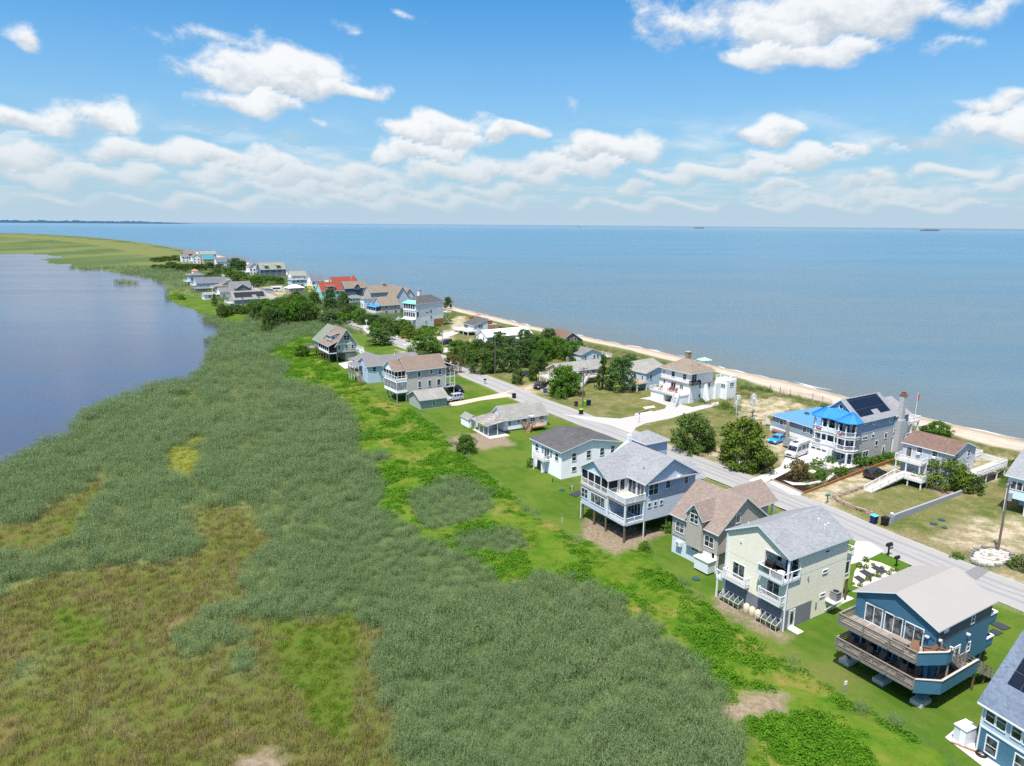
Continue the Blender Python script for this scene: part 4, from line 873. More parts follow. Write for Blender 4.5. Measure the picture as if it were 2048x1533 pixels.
for (a0, z0) in ((.35, 6.3), (5.6, 5.2), (2.8, 4.7)):
    h.P(MB().box(a0-.09, a0+.09, -.16, 0, z0, z0+.22).box(a0-.15, a0+.15, -.3, -.12, z0+.05, z0+.18), 'wall_lamp', WHITE)
h.P(MB().box(-.16, 0, .62, .82, 6.3, 6.5).box(-.3, -.1, .55, .68, 6.4, 6.55).box(-.3, -.1, .76, .9, 6.4, 6.55), 'wall_lamp', WHITE)
h.P(MB().tube([(-.05, 7.7, 7.35), (-.2, 4.3, 7.1), (-.06, .1, 6.4)], .025, 6), 'cable', BLACK)
# upper deck and its wrap, corner cut off
def ringdeck(z, pts, name='deck'): return h.P(MB().prism(pts, z-.28, z-.03, 1).prism(pts, z-.03, z, 0), name, [WOODGY, WOODG])
ringdeck(5.0, [(-2.6, 7.9), (0, 7.9), (0, 0), (1.0, 0), (1.0, -1.15), (-.15, -1.15), (-2.6, .2)], 'upper_deck')
ringdeck(2.4, [(-2.6, 7.9), (0, 7.9), (0, 0), (5.6, 0), (5.6, -1.3), (-.75, -1.3), (-2.6, .1)], 'lower_deck')
h.rail([(0, 7.9), (-2.6, 7.9), (-2.6, .2)], 5.0, .95, WOODG, style='rails', step=2.3, rw=.16); h.rail([(0, 7.9), (-2.6, 7.9), (-2.6, .1)], 2.4, .95, WOODG, style='rails', step=2.3, rw=.16)
def parapet(pts, z, z0):
    mb = MB(); cap = MB()
    for p, q in zip(pts, pts[1:]):
        mb.bar((p[0], p[1], (z0+z+.9)/2), (q[0], q[1], (z0+z+.9)/2), .07, z+.9-z0); cap.bar((p[0], p[1], z+.95), (q[0], q[1], z+.95), .2, .06)
    w_ = h.P(mb, 'parapet', S_TEALP); h.P(cap, 'coping', plain('bleached_rail', (.50, .46, .40), .8, .1), w_)
parapet([(-2.6, .2), (-.15, -1.15), (.75, -1.15)], 5.0, 4.65); parapet([(-2.6, .1), (-.75, -1.3), (5.6, -1.3)], 2.4, 1.95)
h.stairs((.95, -.6), (3.7, -.6), 5.0, 2.45, .95, WOODG, True, WOODG, 'rails'); h.stairs((5.6, -.75), (9.3, -1.2), 2.4, 0, 1.0, WOODG, True, WOODG, 'rails')
h.rail([(5.6, 0), (5.6, -.2)], 2.4, .9, WOODG, style='rails'); h.rail([(3.8, -.05), (5.5, -.05)], 2.4, .9, WOODG, style='rails')
h.posts([(-.5, .3), (-.5, 4.0), (-.5, 7.6)], .45, 4.75, .2, S_TEALP, name='column')
h.posts([(4.6, .3), (4.6, 4), (4.6, 7.6), (9.4, .3), (9.4, 4), (9.4, 7.6)], .3, 2.15, .16, S_TEALP, name='column')
h.posts([(7.4, -1.25), (5.5, -1.2), (11.3, .65), (11.3, 7.2)], 0, 2.1, .08, PILE, True)
h.posts([(.5, -1.05), (.95, -.1)], 2.4, 4.75, .07, WOODG, True)
for y0 in (.3, 4.0, 7.6):
    h.P(MB().prism([(-1.35, y0-.55), (.25, y0-.55), (.45, y0), (.25, y0+.55), (-1.35, y0+.55)], 0, .42), 'footing', CONC)
    if y0 == 4.0: continue
    for d_ in ((-1.9, 0), (0, -1.4), (0, 1.4)): h.P(MB().bar((-.5, y0, .5), (-.5+d_[0], y0+d_[1], 2.15), .14), 'brace', S_TEALP)
# rear balconies
for z0 in (5.1, 2.5):
    h.box('rear_balcony', S_TEALP, L, L+1.5, .1, 7.8, z0-.35, z0-.05); mb = MB(); mb.bar((L, .1, z0+.35), (L+1.5, .1, z0+.35), .08, .85); mb.bar((L+1.5, .1, z0+.35), (L+1.5, 7.8, z0+.35), .08, .85)
    p_ = h.P(mb, 'parapet', S_TEALP); c_ = MB(); c_.bar((L, .1, z0+.8), (L+1.5, .1, z0+.8), .22, .06); c_.bar((L+1.5, .1, z0+.8), (L+1.5, 7.8, z0+.8), .22, .06); h.P(c_, 'coping', WHITE, p_)
TEAL = h
def at_house(h_, x, y, z=0):
    c_, s_ = math.cos(h_.e.rotation_euler.z), math.sin(h_.e.rotation_euler.z); return (h_.e.location.x+c_*x-s_*y, h_.e.location.y+s_*x+c_*y, z)

# ================================================================== cream yellow house
h = House('beach_house', 'cream yellow house with a light grey shingle roof and white balconies', 'house', 29.73, 69.74, 31.67)
L, Wd, ze, zr = 10.4, 8.3, 8.8, 10.9
k_ = (zr-ze)/(Wd/2)
mb = MB().box(.01, L, .01, Wd-.01, 0, 6.0)
mb.profile([(3.15, 6.0), (Wd, 6.0), (Wd, ze-.16), (Wd/2, zr-.16), (0, ze-.16), (0, 8.3), (3.15, 8.3)], 0, 1.9, 'x')
mb.profile([(0, 6.0), (Wd, 6.0), (Wd, ze-.16), (Wd/2, zr-.16), (0, ze-.16)], 1.9, L, 'x')
h.P(mb, 'wall', S_YEL)
h.box('base_wall', S_GREY, -.02, 4.6, -.02, Wd+.02, 0, 2.35)
h.gable(R_GREY, 0, L, 0, Wd, ze, zr, .33, 'x')
h.P(MB().box(-.05, .06, -.05, .06, 0, 8.4), 'corner_board', WHITE); h.P(MB().box(-.05, .06, Wd-.06, Wd+.05, 0, 8.4), 'corner_board', WHITE)
h.P(MB().box(-.04, .02, 3.1, 3.2, 6.0, 8.35), 'porch_trim', WHITE); h.P(MB().box(-.05, .03, .1, 3.2, 8.3, 8.42), 'porch_trim', WHITE); h.P(MB().box(1.84, 1.95, -.04, .02, 6.0, 8.35), 'porch_trim', WHITE)
h.posts([(.02, .02)], 6.0, 8.35, .1, WHITE, True, 'porch_post')
h.win('w', 1.9, 1.0, 6.1, 1.6, 1.9, 'slide', name='sliding_door'); h.win('w', 1.9, 2.6, 6.7, .6, 1.2, 'plain')
h.win('w', 0, 6.5, 3.25, 1.6, 1.85, 'slide', name='sliding_door'); h.win('w', 0, 1.7, 3.25, 1.55, 1.75, 'slide', name='sliding_door')
for (y0, y1, z0, st) in ((4.85, 8.05, 3.22, 'bal'), (.15, 3.0, 3.22, 'bal')):
    h.deck(-.8, 0, y0, y1, z0, .3, DECKT, name='balcony'); h.rail([(0, y1), (-.76, y1), (-.76, y0), (0, y0)], z0, .88, style=st, gap=.17)
h.P(MB().box(-1.0, 1.9, -.15, 3.2, 5.7, 5.97).box(-1.0, 1.9, -.15, 3.2, 5.97, 6.0), 'balcony', WHITE)
h.rail([(0, 3.2), (-.96, 3.2), (-.96, -.1), (1.85, -.1)], 6.0, .88, style='glass', post=.16, step=1.7)
h.P(MB().box(-.97, -.95, 1.5, 3.1, 6.15, 6.8), 'glass_panel', GLASSB); h.P(MB().box(-.97, -.95, 0.0, 1.4, 6.15, 6.8), 'glass_panel', plain('woven_screen', (.40, .38, .35), .8))
h.win('s', 0, 6.5, 7.65, .75, .28, 'plain'); h.win('s', 0, 6.5, 5.2, .8, .3, 'plain'); h.win('s', 0, 6.5, 2.3, .8, .3, 'plain')
h.door('s', -.02, 1.25, .08, .85, 2.05)
h.P(MB().box(-.1, 0, 6.35, 6.55, 7.8, 8.15), 'wall_lamp', WHITE); h.P(MB().box(3.4, 3.55, -.12, 0, 5.3, 5.6), 'wall_lamp', GREYW); h.P(MB().box(5.3, 5.5, -.1, 0, 1.3, 1.9), 'meter_box', GREYW)
for (x0, y0) in ((7.9, 2.4), (7.9, 1.5), (8.6, 1.6)): h.P(MB().disc(x0, y0, 9.6 if y0 > 2 else 9.3, 10.4 if y0 > 2 else 10.0, .07, 8).disc(x0, y0, 10.0 if y0 < 2 else 10.4, 10.1 if y0 < 2 else 10.5, .12, 8), 'vent_pipe', WHITE)
h.P(MB().disc(1.6, 7.0, 9.2, 9.75, .06, 8), 'vent_pipe', WHITE)
# rear bay on posts with a roof deck above
h.box('wall', S_YEL, L, L+1.5, .35, Wd-.3, 2.9, 5.7); h.deck(L, L+1.6, .25, Wd-.2, 6.0, .3, DECKT, name='balcony'); h.rail([(L, .25), (L+1.55, .25), (L+1.55, Wd-.2)], 6.0, .9, style='glass', post=.14)
h.win('s', .35, L+.8, 3.7, .65, 1.5, 'plain'); h.posts([(L+1.4, .5), (L+1.4, 4), (L+1.4, 7.8)], 0, 2.9, .13, PILE)
h.box('slab', CONC, L-.3, L+2.6, .1, 3.0, .0, .08)
# air conditioner shelf
h.P(MB().box(7.1, 8.9, -1.15, 0, 1.55, 1.68).bar((7.3, -.05, .35), (7.3, -1.0, 1.5), .1).bar((8.7, -.05, .35), (8.7, -1.0, 1.5), .1), 'ac_shelf', WHITE)
ac = empty('air_conditioner', 'grey outdoor air conditioner on a white shelf of the yellow house', 'air conditioner', *at_house(h, 8.1, -.58)[:2], h.e.rotation_euler.z); ac.location.z = 1.68
MB().box(-.42, .42, -.42, .42, 0, 1.0).box(-.46, .46, -.46, .46, 1.0, 1.05).build('casing', plain('ac_casing', (.22, .22, .23), .6), ac); MB().disc(0, 0, 1.03, 1.08, .34, 16).build('fan_grille', BLACK, ac)
h.posts([(-.65, 8.9), (.4, 8.9)], 0, 2.4, .09, WHITE, True, 'porch_post'); h.box('side_platform', WHITE, -.75, 2.5, Wd, 9.1, 2.4, 2.7)
h.rail([(-.7, Wd+.05), (-.7, 9.05)], 2.7, .8)
YELH = h
sheet('path', [at_house(h, *p)[:2] for p in ((.7, -.05), (1.75, -.05), (1.75, -1.35), (.7, -1.35))], .09, WHITEC, 'small white concrete step slab by the white door of the yellow house', 'path', th=.08)
for x_, y_, z_ in ((-.12, -.12, 8.3), (-.12, Wd+.1, 8.3)): h.P(MB().box(x_-.05, x_+.05, y_-.05, y_+.05, 0, z_), 'downpipe', WHITE)
# rain barrels
BAR = plain('cream_barrel', (.62, .54, .36), .5, .4, .08)
def barrel(x, y, lab):
    o = empty('rain_barrel', lab, 'barrel', *at_house(YELH, x, y)[:2], 0, 'cream rain barrels against the grey base wall')
    MB().tube([(0,0,0),(0,0,.1),(0,0,.5),(0,0,.95),(0,0,1.05)], [.30,.34,.37,.33,.2], 14).build('drum', BAR, o, smooth=True); MB().disc(0, 0, 1.04, 1.12, .12, 10).build('cap', WHITE, o)
barrel(-.42, 4.65, 'cream rain barrel farthest from the white door'); barrel(-.42, 3.85, 'middle one of the three cream rain barrels'); barrel(-.42, 3.05, 'cream rain barrel nearest the house corner with the door')
def cage(y0, y1, lab):
    o = empty('plant_cage', lab, 'planter', *at_house(YELH, -.95, y0)[:2], YELH.e.rotation_euler.z); l_ = y1-y0; fr = MB(); n_ = 4
    for k in range(n_+1):
        y = l_*k/n_; fr.bar((0, y, 0), (0, y, .75), .05); fr.bar((.85, y, 0), (.85, y, 1.25), .05); fr.bar((0, y, .75), (.85, y, 1.25), .05)
    for (x, z) in ((0, .02), (0, .75), (.85, 1.25), (.85, .02)): fr.bar((x, 0, z), (x, l_, z), .05)
    fr.build('frame', plain('pale_pipe', (.60, .58, .58), .5), o); MB().box(0, .85, .05, l_-.05, 0, .22).build('planting_bed', MULCH, o)
    f_ = MB(); r_ = random.Random(int(y0*10))
    for _ in range(90):
        c = Vector((r_.uniform(.1, .75), r_.uniform(.2, l_-.2), r_.uniform(.25, .6))); u = Vector((r_.gauss(0,1), r_.gauss(0,1), r_.gauss(0,.5))).normalized()*.12; v = u.orthogonal().normalized()*.07; f_.add([c-u, c-v, c+u, c+v], [(0,1,2,3)])
    f_.build('seedlings', plain('bed_leaf', (.08, .16, .02), .8, .1, .4, 8), o)['kind'] = 'stuff'
cage(.2, 2.9, 'pale pipe frame plant cage nearest the house corner'); cage(5.4, 8.2, 'pale pipe frame plant cage farther along the grey base wall')

# ================================================================== grey-blue house on piles with screened porch
h = House('beach_house', 'blue-grey house on wooden piles with a screened porch and white decks', 'house', 15.67, 91.35, 31.18)
L, Wd, a_, b_, ze, zr, ze2, zp, z0, zf = 13.07, 10.02, 3.51, 3.9, 8.35, 11.09, 8.3, 10.1, 2.43, 5.72
mb = MB().box(a_, L, 0, Wd, z0, 5.4).box(0, a_, b_, Wd, z0, 5.4).box(0, a_-.01, 0, b_-.01, z0, z0+.25)
mb.profile([(a_, 5.4), (L, 5.4), (L, ze-.16), ((a_+L)/2, zr-.16), (a_, ze-.16)], 0, Wd, 'y'); h.P(mb, 'wall', S_BLG)
h.P(MB().box(-.02, a_, -.02, b_, 5.36, 5.69).box(-.12, a_, b_, Wd+.12, 5.36, 5.69).box(-.1, a_, -.08, b_, 5.69, zf).box(-.1, a_, b_, Wd+.1, 5.69, zf), 'deck', [DECKT])
# main roof: gable facing down the road, hipped away at the far end
X0, X1, Y0, Y1, xm, kk = a_-.4, L+.4, -.4, Wd+.4, (a_+L)/2, (zr-ze)/((L-a_)/2)
ez = ze-.4*kk; th = .18
v = [(X0,Y0,ez),(X1,Y0,ez),(xm,Y0,zr),(xm,Wd-1.0,zr),(X1,Y1,ez),(X0,Y1,ez)]; v += [(x,y,z-th) for x,y,z in v]
mb = MB().add(v, [(0,2,3,5),(1,4,3,2),(5,3,4)], 0); mb.f += [(0,6,8,2),(2,8,7,1),(1,7,10,4),(4,10,11,5),(5,11,6,0),(6,11,9,8),(8,9,10,7),(11,10,9)]; mb.m += [1]*8
h.P(mb, 'roof', [R_GREY, WHITE]); h.box('pent_roof', R_GREY, a_+.1, L+.3, -.55, -.0, ze-.42, ze-.3)
# porch gable running into the main slope
yc = (b_+Wd)/2; kp = (zp-ze2)/((Wd-b_)/2); xr = a_+(zp-ze)/kk+.2
h.P(MB().profile([(b_-.4, ze2-.4*kp), (yc, zp), (Wd+.4, ze2-.4*kp), (Wd+.4, ze2-.4*kp-.16), (yc, zp-.16), (b_-.4, ze2-.4*kp-.16)], -.4, xr, 'x', 1, [0,0,1,1,1,1]), 'porch_roof', [R_GREY, WHITE])
h.P(MB().profile([(b_, 8.0), (Wd, 8.0), (Wd, ze2-.2), (yc, zp-.2), (b_, ze2-.2)], 0, .12, 'x'), 'gable_wall', S_ICE)
h.P(MB().box(-.03, .1, b_-.06, Wd+.06, 7.9, 8.06).box(0, a_, b_-.06, b_+.06, 7.95, 8.1), 'beam', WHITE)
for y0 in (b_, 5.45, 6.98, 8.5, Wd): h.box('porch_post', WHITE, -.04, .12, y0-.08, y0+.08, zf, 8.0)
for y0, y1 in ((b_+.08, 5.37), (5.53, 6.9), (7.06, 8.42), (8.58, Wd-.08)): h.box('screen', SCREEN, .04, .06, y0, y1, zf+.9, 7.9)
h.box('screen', SCREEN, .1, 1.75, b_-.01, b_+.01, zf+.9, 7.95); h.box('screen', SCREEN, .1, a_, Wd-.02, Wd, zf+.9, 7.95)
for x0 in (1.8, 3.4): h.box('porch_post', WHITE, x0-.07, x0+.07, b_-.07, b_+.07, zf, 8.0)
h.rail([(.02, Wd), (.02, b_)], zf, .85, gap=.2, step=3.1); h.rail([(.1, b_), (1.75, b_)], zf, .85, gap=.2)
h.door('s', b_-.03, 2.6, zf+.02, 1.1, 2.1, label='white framed screen door')
h.rail([(-.04, b_), (-.04, -.02), (a_, -.02)], zf, .9, style='glass', post=.14, step=1.9); 
for p, q in (((-.04, b_-.1), (-.04, 0)), ((0, -.02), (a_-.1, -.02))): h.P(MB().bar((p[0], p[1], zf+.45), (q[0], q[1], zf+.45), .015, .62), 'white_screen', plain('rail_mesh', (.62, .63, .65), .6))
h.win('w', a_, .95, zf+.08, 1.35, 2.1, 'slide', name='sliding_door'); h.win('w', a_, 2.75, zf+.08, 1.6, 2.1, 'slide', name='sliding_door')
h.win('w', a_, 2.1, z0+.35, 2.6, 1.95, 'quad', name='sliding_door')
h.win('w', 0, 9.2, 3.55, 1.5, 1.4, 'pair'); h.win('w', 0, 6.05, 3.5, 3.2, 1.45, 'tripair', glass=CURTAIN)
h.win('s', 0, 5.0, 6.2, 1.7, 1.7, 'pair'); h.win('s', 0, 7.7, 6.65, .85, 1.25, 'dh'); h.win('s', 0, 11.25, 6.7, .7, 1.2, 'dh')
for x0 in (4.38, 5.5, 6.62): h.win('s', 0, x0, 4.45, .45, .55, 'plain')
h.posts([(.05, .05), (a_-.1, .05), (.05, b_)], z0+.2, 5.4, .11, WHITE, True, 'porch_post'); h.rail([(.04, b_), (.04, .04), (a_, .04)], z0+.25, .8, gap=.2, post=.14, step=1.9)
h.posts([(.2, .2), (.2, 4.3), (.2, 7.0), (a_+.3, .2), (8.0, .3), (12.6, .3), (.2, Wd-.2), (6, 5), (10, 5), (6, 9), (3, 5), (12.6, 5), (12.6, 9.6)], 0, z0, .16)
h.posts([(0, Wd), (a_, 0)], 0, z0+.3, .08, WHITE, name='downpipe')
h.box('floor_frame', DARKU, .1, L-.1, .1, Wd-.1, z0-.18, z0-.005)
h.P(MB().disc(5.0, 2.2, 8.6, 9.6, .07, 8).disc(5.0, 2.2, 9.55, 9.65, .12, 8), 'vent_pipe', GREYW)
h.P(MB().box(9.0, 9.5, -.5, -.2, 8.0, 8.2).tube([(9.2, -.35, 8.15), (9.0, -.4, 8.45)], .09, 8).tube([(9.3, -.35, 8.15), (9.6, -.4, 8.4)], .09, 8), 'gable_lamp', WHITE)
# roof lantern tower beyond the ridge
h.box('wall', S_BLUE, 9.9, 14.2, 7.3, 11.6, 6.0, 10.9); h.hip(R_GREY, 9.9, 14.2, 7.3, 11.6, 10.9, 12.2, .3)
h.box('chimney', S_STUC, 9.2, 9.8, 10.4, 11.0, 9.5, 11.5)
h.gable(R_GREY, 12.8, 16.0, 1.2, 7.5, 6.6, 8.3, .3, 'x'); h.wall(S_BLG, 13.1, 16.0, 1.2, 7.5, 2.4, 6.6, 8.3, 'x')
h.posts([(15.8, 1.5), (15.8, 7.2)], 0, 2.4, .14)

# ================================================================== taupe cottage with mottled roof
h = House('beach_house', 'taupe house with a mottled tan shingle roof and an arched dormer window', 'house', 25.97, 82.59, 34.0)
L, Wd, ze, zr = 9.6, 7.7, 5.75, 9.4; km = (zr-ze)/(L/2)
h.wall(S_TAN, 0, L, 0, Wd, 2.6, ze, zr, 'y'); h.box('base_wall', S_PALE, .1, .2, .9, Wd-.05, 0, 2.6); h.box('base_wall', S_TAN, .9, L, .35, .45, 0, 2.6)
h.box('base_wall', S_PALE, .2, L-.1, Wd-.3, Wd-.2, 0, 2.6); h.posts([(.25, .25)], 0, 2.6, .2, S_STUC, True, 'pier')
h.gable(R_TAN, 0, L, 0, Wd, ze, zr, .35, 'y', og=.3)
y0, y1, xd = 2.25, 4.8, -.5; dz, dr = 6.9, 8.45; kd = (dr-dz)/((y1-y0)/2)
mb = MB().profile([(y0, 2.35), (y1, 2.35), (y1, dz-.1), ((y0+y1)/2, dr-.1), (y0, dz-.1)], xd, .05, 'x'); mb.profile([(y0, 5.2), (y1, 5.2), (y1, dz-.1), ((y0+y1)/2, dr-.1), (y0, dz-.1)], .05, 2.6, 'x'); h.P(mb, 'dormer_wall', S_TAN)
h.P(MB().profile([(y0-.3, dz-.3*kd), ((y0+y1)/2, dr), (y1+.3, dz-.3*kd), (y1+.3, dz-.3*kd-.14), ((y0+y1)/2, dr-.14), (y0-.3, dz-.3*kd-.14)], xd-.3, 3.6, 'x', 1, [0,0,1,1,1,1]), 'dormer_roof', [R_TAN, WHITE])
h.win('w', xd, 3.55, 5.75, 1.25, 1.15, 'pair')
ar = MB(); n_ = 14; yc_ = 3.55; zc_ = 7.0
for k in range(n_): 
    a0_, a1_ = PI*k/n_, PI*(k+1)/n_; ar.bar((xd-.03, yc_+.66*math.cos(a0_), zc_+.66*math.sin(a0_)), (xd-.03, yc_+.66*math.cos(a1_), zc_+.66*math.sin(a1_)), .09)
aw = h.P(ar, 'arched_window', WHITE); h.P(MB().profile([(yc_+.63*math.cos(PI*k/n_), zc_+.63*math.sin(PI*k/n_)) for k in range(n_+1)], xd-.02, xd+.01, 'x'), 'pane', GLASS, aw)
h.win('w', 0, 6.3, 3.3, 1.35, 1.35, 'pair', glass=CURTAIN); h.win('w', 0, 1.35, 3.2, 1.4, 1.35, 'pair'); h.win('w', .1, 3.6, 1.7, 1.1, .5, 'slide')
h.win('s', 0, 3.6, 6.1, .75, 1.2, 'dh'); h.box('vent', WHITE, 4.6, 5.0, -.04, .01, 8.6, 8.9)
hv = empty('heat_pump', 'white wall heat pump on the pale base of the taupe house', 'air conditioner', *at_house(h, -.15, 6.2)[:2], h.e.rotation_euler.z); hv.location.z = 1.45
MB().box(-.2, .15, -.45, .45, 0, .6).build('casing', WHITE, hv); MB().tube([(-.22, .1, .3), (-.2, .1, .3)], .22, 14).build('fan_grille', GREYW, hv)
# wing towards the road
h.gable(R_TAN, L-1.5, 16.0, 3.4, 9.0, 5.5, 7.6, .3, 'x'); h.wall(S_TAN, L, 14.5, 3.4, 9.0, 2.5, 5.5, 7.6, 'x'); h.posts([(15.8, 3.6), (15.8, 8.8), (13, 3.6)], 0, 5.3, .12, WHITE, True, 'porch_post')
h.shed(R_TAN, L-.2, L+3.2, -.1, 3.3, 5.3, 3.9, 'x'); h.box('wall', S_TAN, L, L+3, .1, 3.3, 0, 3.8)
h.box('base_wall', S_TAN, L, 14.4, 3.5, 8.9, 0, 2.5)
h.P(MB().bar((-1.3, .2, 1.0), (-1.3, 2.4, 1.0), .06, 1.5).bar((-1.3, .2, 1.0), (0.0, .2, 1.0), .06, 1.5).bar((-1.3, 2.4, 1.0), (0.1, 2.4, 1.0), .06, 1.5), 'shower_enclosure', WHITE)
h.P(MB().box(-1.45, .1, .05, 2.6, 1.78, 1.86), 'shower_roof', plain('cream_board', (.72, .63, .46), .7))
TAUPE = h

# ================================================================== white two-level house with charcoal roof
h = House('beach_house', 'white house with a charcoal shingle roof and a small white balcony', 'house', 8.6, 116.36, 31.68)
L, Wd, ze, zr = 12.56, 9.25, 5.1, 6.45
h.wall(S_WHT, 0, L, 0, Wd, 0, ze, zr, 'y'); h.gable(R_DARK, 0, L, 0, Wd, ze, zr, .35, 'y')
h.box('entry_shade_panel', DARKU, -.015, .0, 5.2, 7.4, .05, 2.2); h.box('privacy_wall', S_WHT, -1.0, 0, 4.55, 4.7, 0, 2.5)  # flat dark panel paints the shade of an entry that isn't cut in
for a0, w_, h_ in ((7.55, .95, 1.25), (1.35, .9, 1.25)): h.win('w', 0, a0, 3.1, w_, h_, 'dh')
h.win('w', 0, 4.4, 2.55, 1.45, 1.85, 'slide', name='sliding_door')
for a0 in (5.75, 3.1): h.box('shutter', plain('blue_grey_shutter', (.22, .29, .34)), -.05, -.01, a0-.28, a0+.28, 3.2, 4.4)
h.deck(-1.25, 0, 3.5, 6.9, 2.5, .2, DECKT, name='balcony'); h.rail([(0, 6.9), (-1.2, 6.9), (-1.2, 3.5), (0, 3.5)], 2.5, .85, gap=.2)
h.posts([(-1.15, 6.8)], 0, 2.4, .07, WHITE, True); h.win('w', 0, 5.8, .2, .9, 1.7, 'dh')
for a0 in (2.7, 5.87, 8.87): h.win('s', 0, a0, 3.0, .85, 1.3, 'dh')
h.win('s', 0, 2.75, 1.1, .85, .75, 'plain'); h.win('s', 0, 11.3, 3.0, .8, 1.3, 'dh')

# ================================================================== low cottage with carport
R_TORN = shingles('patched_grey_roof', (.16, .15, .145), (.34, .32, .30), (.48, .42, .37), s=2.2, streak=.7)
h = House('cottage', 'small pale grey cottage with a weathered roof and a patched carport', 'house', -1.66, 144.7, 30.18)
L, Wd, ze, zr = 10.85, 5.6, 2.85, 5.2
h.wall(S_PALE, 0, L*.68, 0, Wd, .3, ze, zr, 'x'); h.wall(S_PALE, L*.68, L, 0, Wd-.1, .3, ze-.03, zr-.5, 'x')
h.gable(R_OLD, 0, L*.68-.1, 0, Wd, ze, zr, .3, 'x'); h.gable(R_OLD, L*.68+.25, L, 0, Wd-.1, ze-.04, zr-.5, .28, 'x')
h.box('base_wall', plain('brick_skirt', (.30, .2, .14), .9, .1, .3, 6), .05, L-.05, .05, Wd-.05, 0, .35); h.box('skirting', S_WHT, .0, 4.3, -.03, .0, .4, 1.35)
h.win('s', 0, 1.4, 1.35, .5, 1.05, 'plain'); h.win('s', 0, 3.6, 1.7, .5, .8, 'dh'); h.door('s', -.02, 5.05, 1.0, .7, 1.3, plain('brown_door', (.16, .10, .07)), False); h.win('s', 0, 7.15, 1.5, 1.2, .95, 'pair'); h.win('s', 0, 9.4, 1.45, 1.1, 1.1, 'dh')
h.shed(R_TORN, -5.0, 0, -1.7, 5.2, 2.55, 3.25, 'x', .1); h.P(MB().profile([(-1.7, 2.0), (0, 2.85), (0, 2.3), (-1.7, 2.5)], -.3, -.2, 'x'), 'fascia', WHITE)
h.posts([(-4.5, -1.4), (-4.5, .6), (-4.5, 2.6), (-4.5, 4.6), (-2.3, -1.4)], 0, 2.5, .07, WHITE, True, 'porch_post'); h.box('wall', S_PALE, -1.2, -.02, 3.5, 5.4, 0, 2.6)
h.box('slab', PALE, -4.9, -.2, -2.9, 5.0, .0, .1)
h.P(MB().prism([(5.9, -.2), (6.9, -.8), (6.9, -1.2), (5.9, -1.0)], 2.9, 3.05), 'porch_hood', WHITE)
h.deck(4.6, 5.9, -1.1, 0, .95, .15, NEWWOOD, NEWWOOD); h.deck(5.9, 9.2, -2.6, -.1, .95, .15, NEWWOOD, NEWWOOD)
h.rail([(4.6, 0), (4.6, -1.1), (5.8, -1.1)], .95, .8, NEWWOOD, style='rails'); h.rail([(6.1, -2.6), (9.2, -2.6), (9.2, -.1)], .95, .85, NEWWOOD, style='glass'); h.stairs((5.7, -1.6), (4.3, -2.6), .95, 0, 1.0, NEWWOOD, True, NEWWOOD, 'rails')
h2 = House('garden_shed', 'small pale shed with a grey roof behind the carport', 'shed', *at_house(h, -5.0, 6.6)[:2], 30)
h2.wall(S_WHT, 0, 2.2, 0, 3.8, 0, 1.9, 2.7, 'y'); h2.gable(R_OLD, 0, 2.2, 0, 3.8, 1.9, 2.7, .15, 'y', .1); h2.door('s', -.02, 1.1, .05, .8, 1.6, GREYW, False)

# ================================================================== two-storey grey house with roof bay, porch and garage
h = House('beach_house', 'grey two storey house with a brown shingle roof and a glazed bay on posts', 'house', -25.84, 170.81, 34.5)
L, Wd, ze, zr = 10.75, 7.3, 8.0, 10.6
h.wall(S_GRST, 0, L, 0, Wd, 2.3, ze, zr, 'x'); h.gable(R_BRN, 0, L, 0, Wd, ze, zr, .36, 'x', name='roof')
h.P(MB().box(L+.2, L+3.0, -.3, Wd+.3, 7.65, 7.78), 'porch_roof', R_BRN); h.shed(R_BRN, L+.3, L+3.0, 0, Wd, 8.7, 7.6, 'x', .3)
for a0, z0_, w_, h_ in ((3.35, 5.85, .75, 1.4), (6.75, 6.35, .7, 1.05), (9.15, 5.85, .85, 1.45), (3.4, 3.2, .7, 1.5), (6.2, 3.2, .7, 1.5), (8.8, 3.15, .9, 1.5)): h.win('s', 0, a0, z0_, w_, h_, 'plain', f=.12)
h.box('wall', S_WHT, -2.86, 0, 0, 7.3, 2.4, 3.1); h.box('wall', S_WHT, -2.86, 0, 0, 7.3, 5.05, 5.55); h.box('sunroom_glass', CURTAIN, -2.8, -.05, .06, 7.24, 3.1, 5.05)
for k in range(9): h.box('mullion', WHITE, -2.88, -2.74, k*.9-.03+.03, k*.9+.09, 3.1, 5.05)
for k in range(6): h.box('mullion', WHITE, -2.8+k*.53, -2.7+k*.53, -.02, .08, 3.1, 5.05)
h.deck(-2.9, 0, -.02, 7.3, 5.75, .2, DECKT); h.rail([(-2.86, 2.2), (-2.86, 0), (0, 0)], 5.75, .8, style='glass'); h.rail([(-2.86, 7.3), (-2.86, 2.2)], 5.75, .85, gap=.25)
h.box('screen', SCREEN, -2.8, -.05, 1.2, 1.22, 5.8, 7.6); h.box('screen', SCREEN, -2.8, -2.78, 1.3, 7.3, 6.6, 7.6)
for y0 in (1.2, 2.75, 4.3, 5.8, 7.3): h.box('porch_post', WHITE, -2.9, -2.76, y0-.07, y0+.07, 5.75, 7.75)
for x0 in (-1.9, -.9): h.box('porch_post', WHITE, x0-.06, x0+.06, 1.14, 1.26, 5.75, 7.75)
h.P(MB().profile([(1.2, 7.6), (7.3, 7.6), (7.3, 7.75), (4.25, 9.95), (1.2, 7.75)], -2.86, -2.76, 'x'), 'gable_wall', S_WHT); h.gable(R_BRN, -2.9, .5, 1.2, 7.3, 7.95, 10.0, .3, 'x', .14)
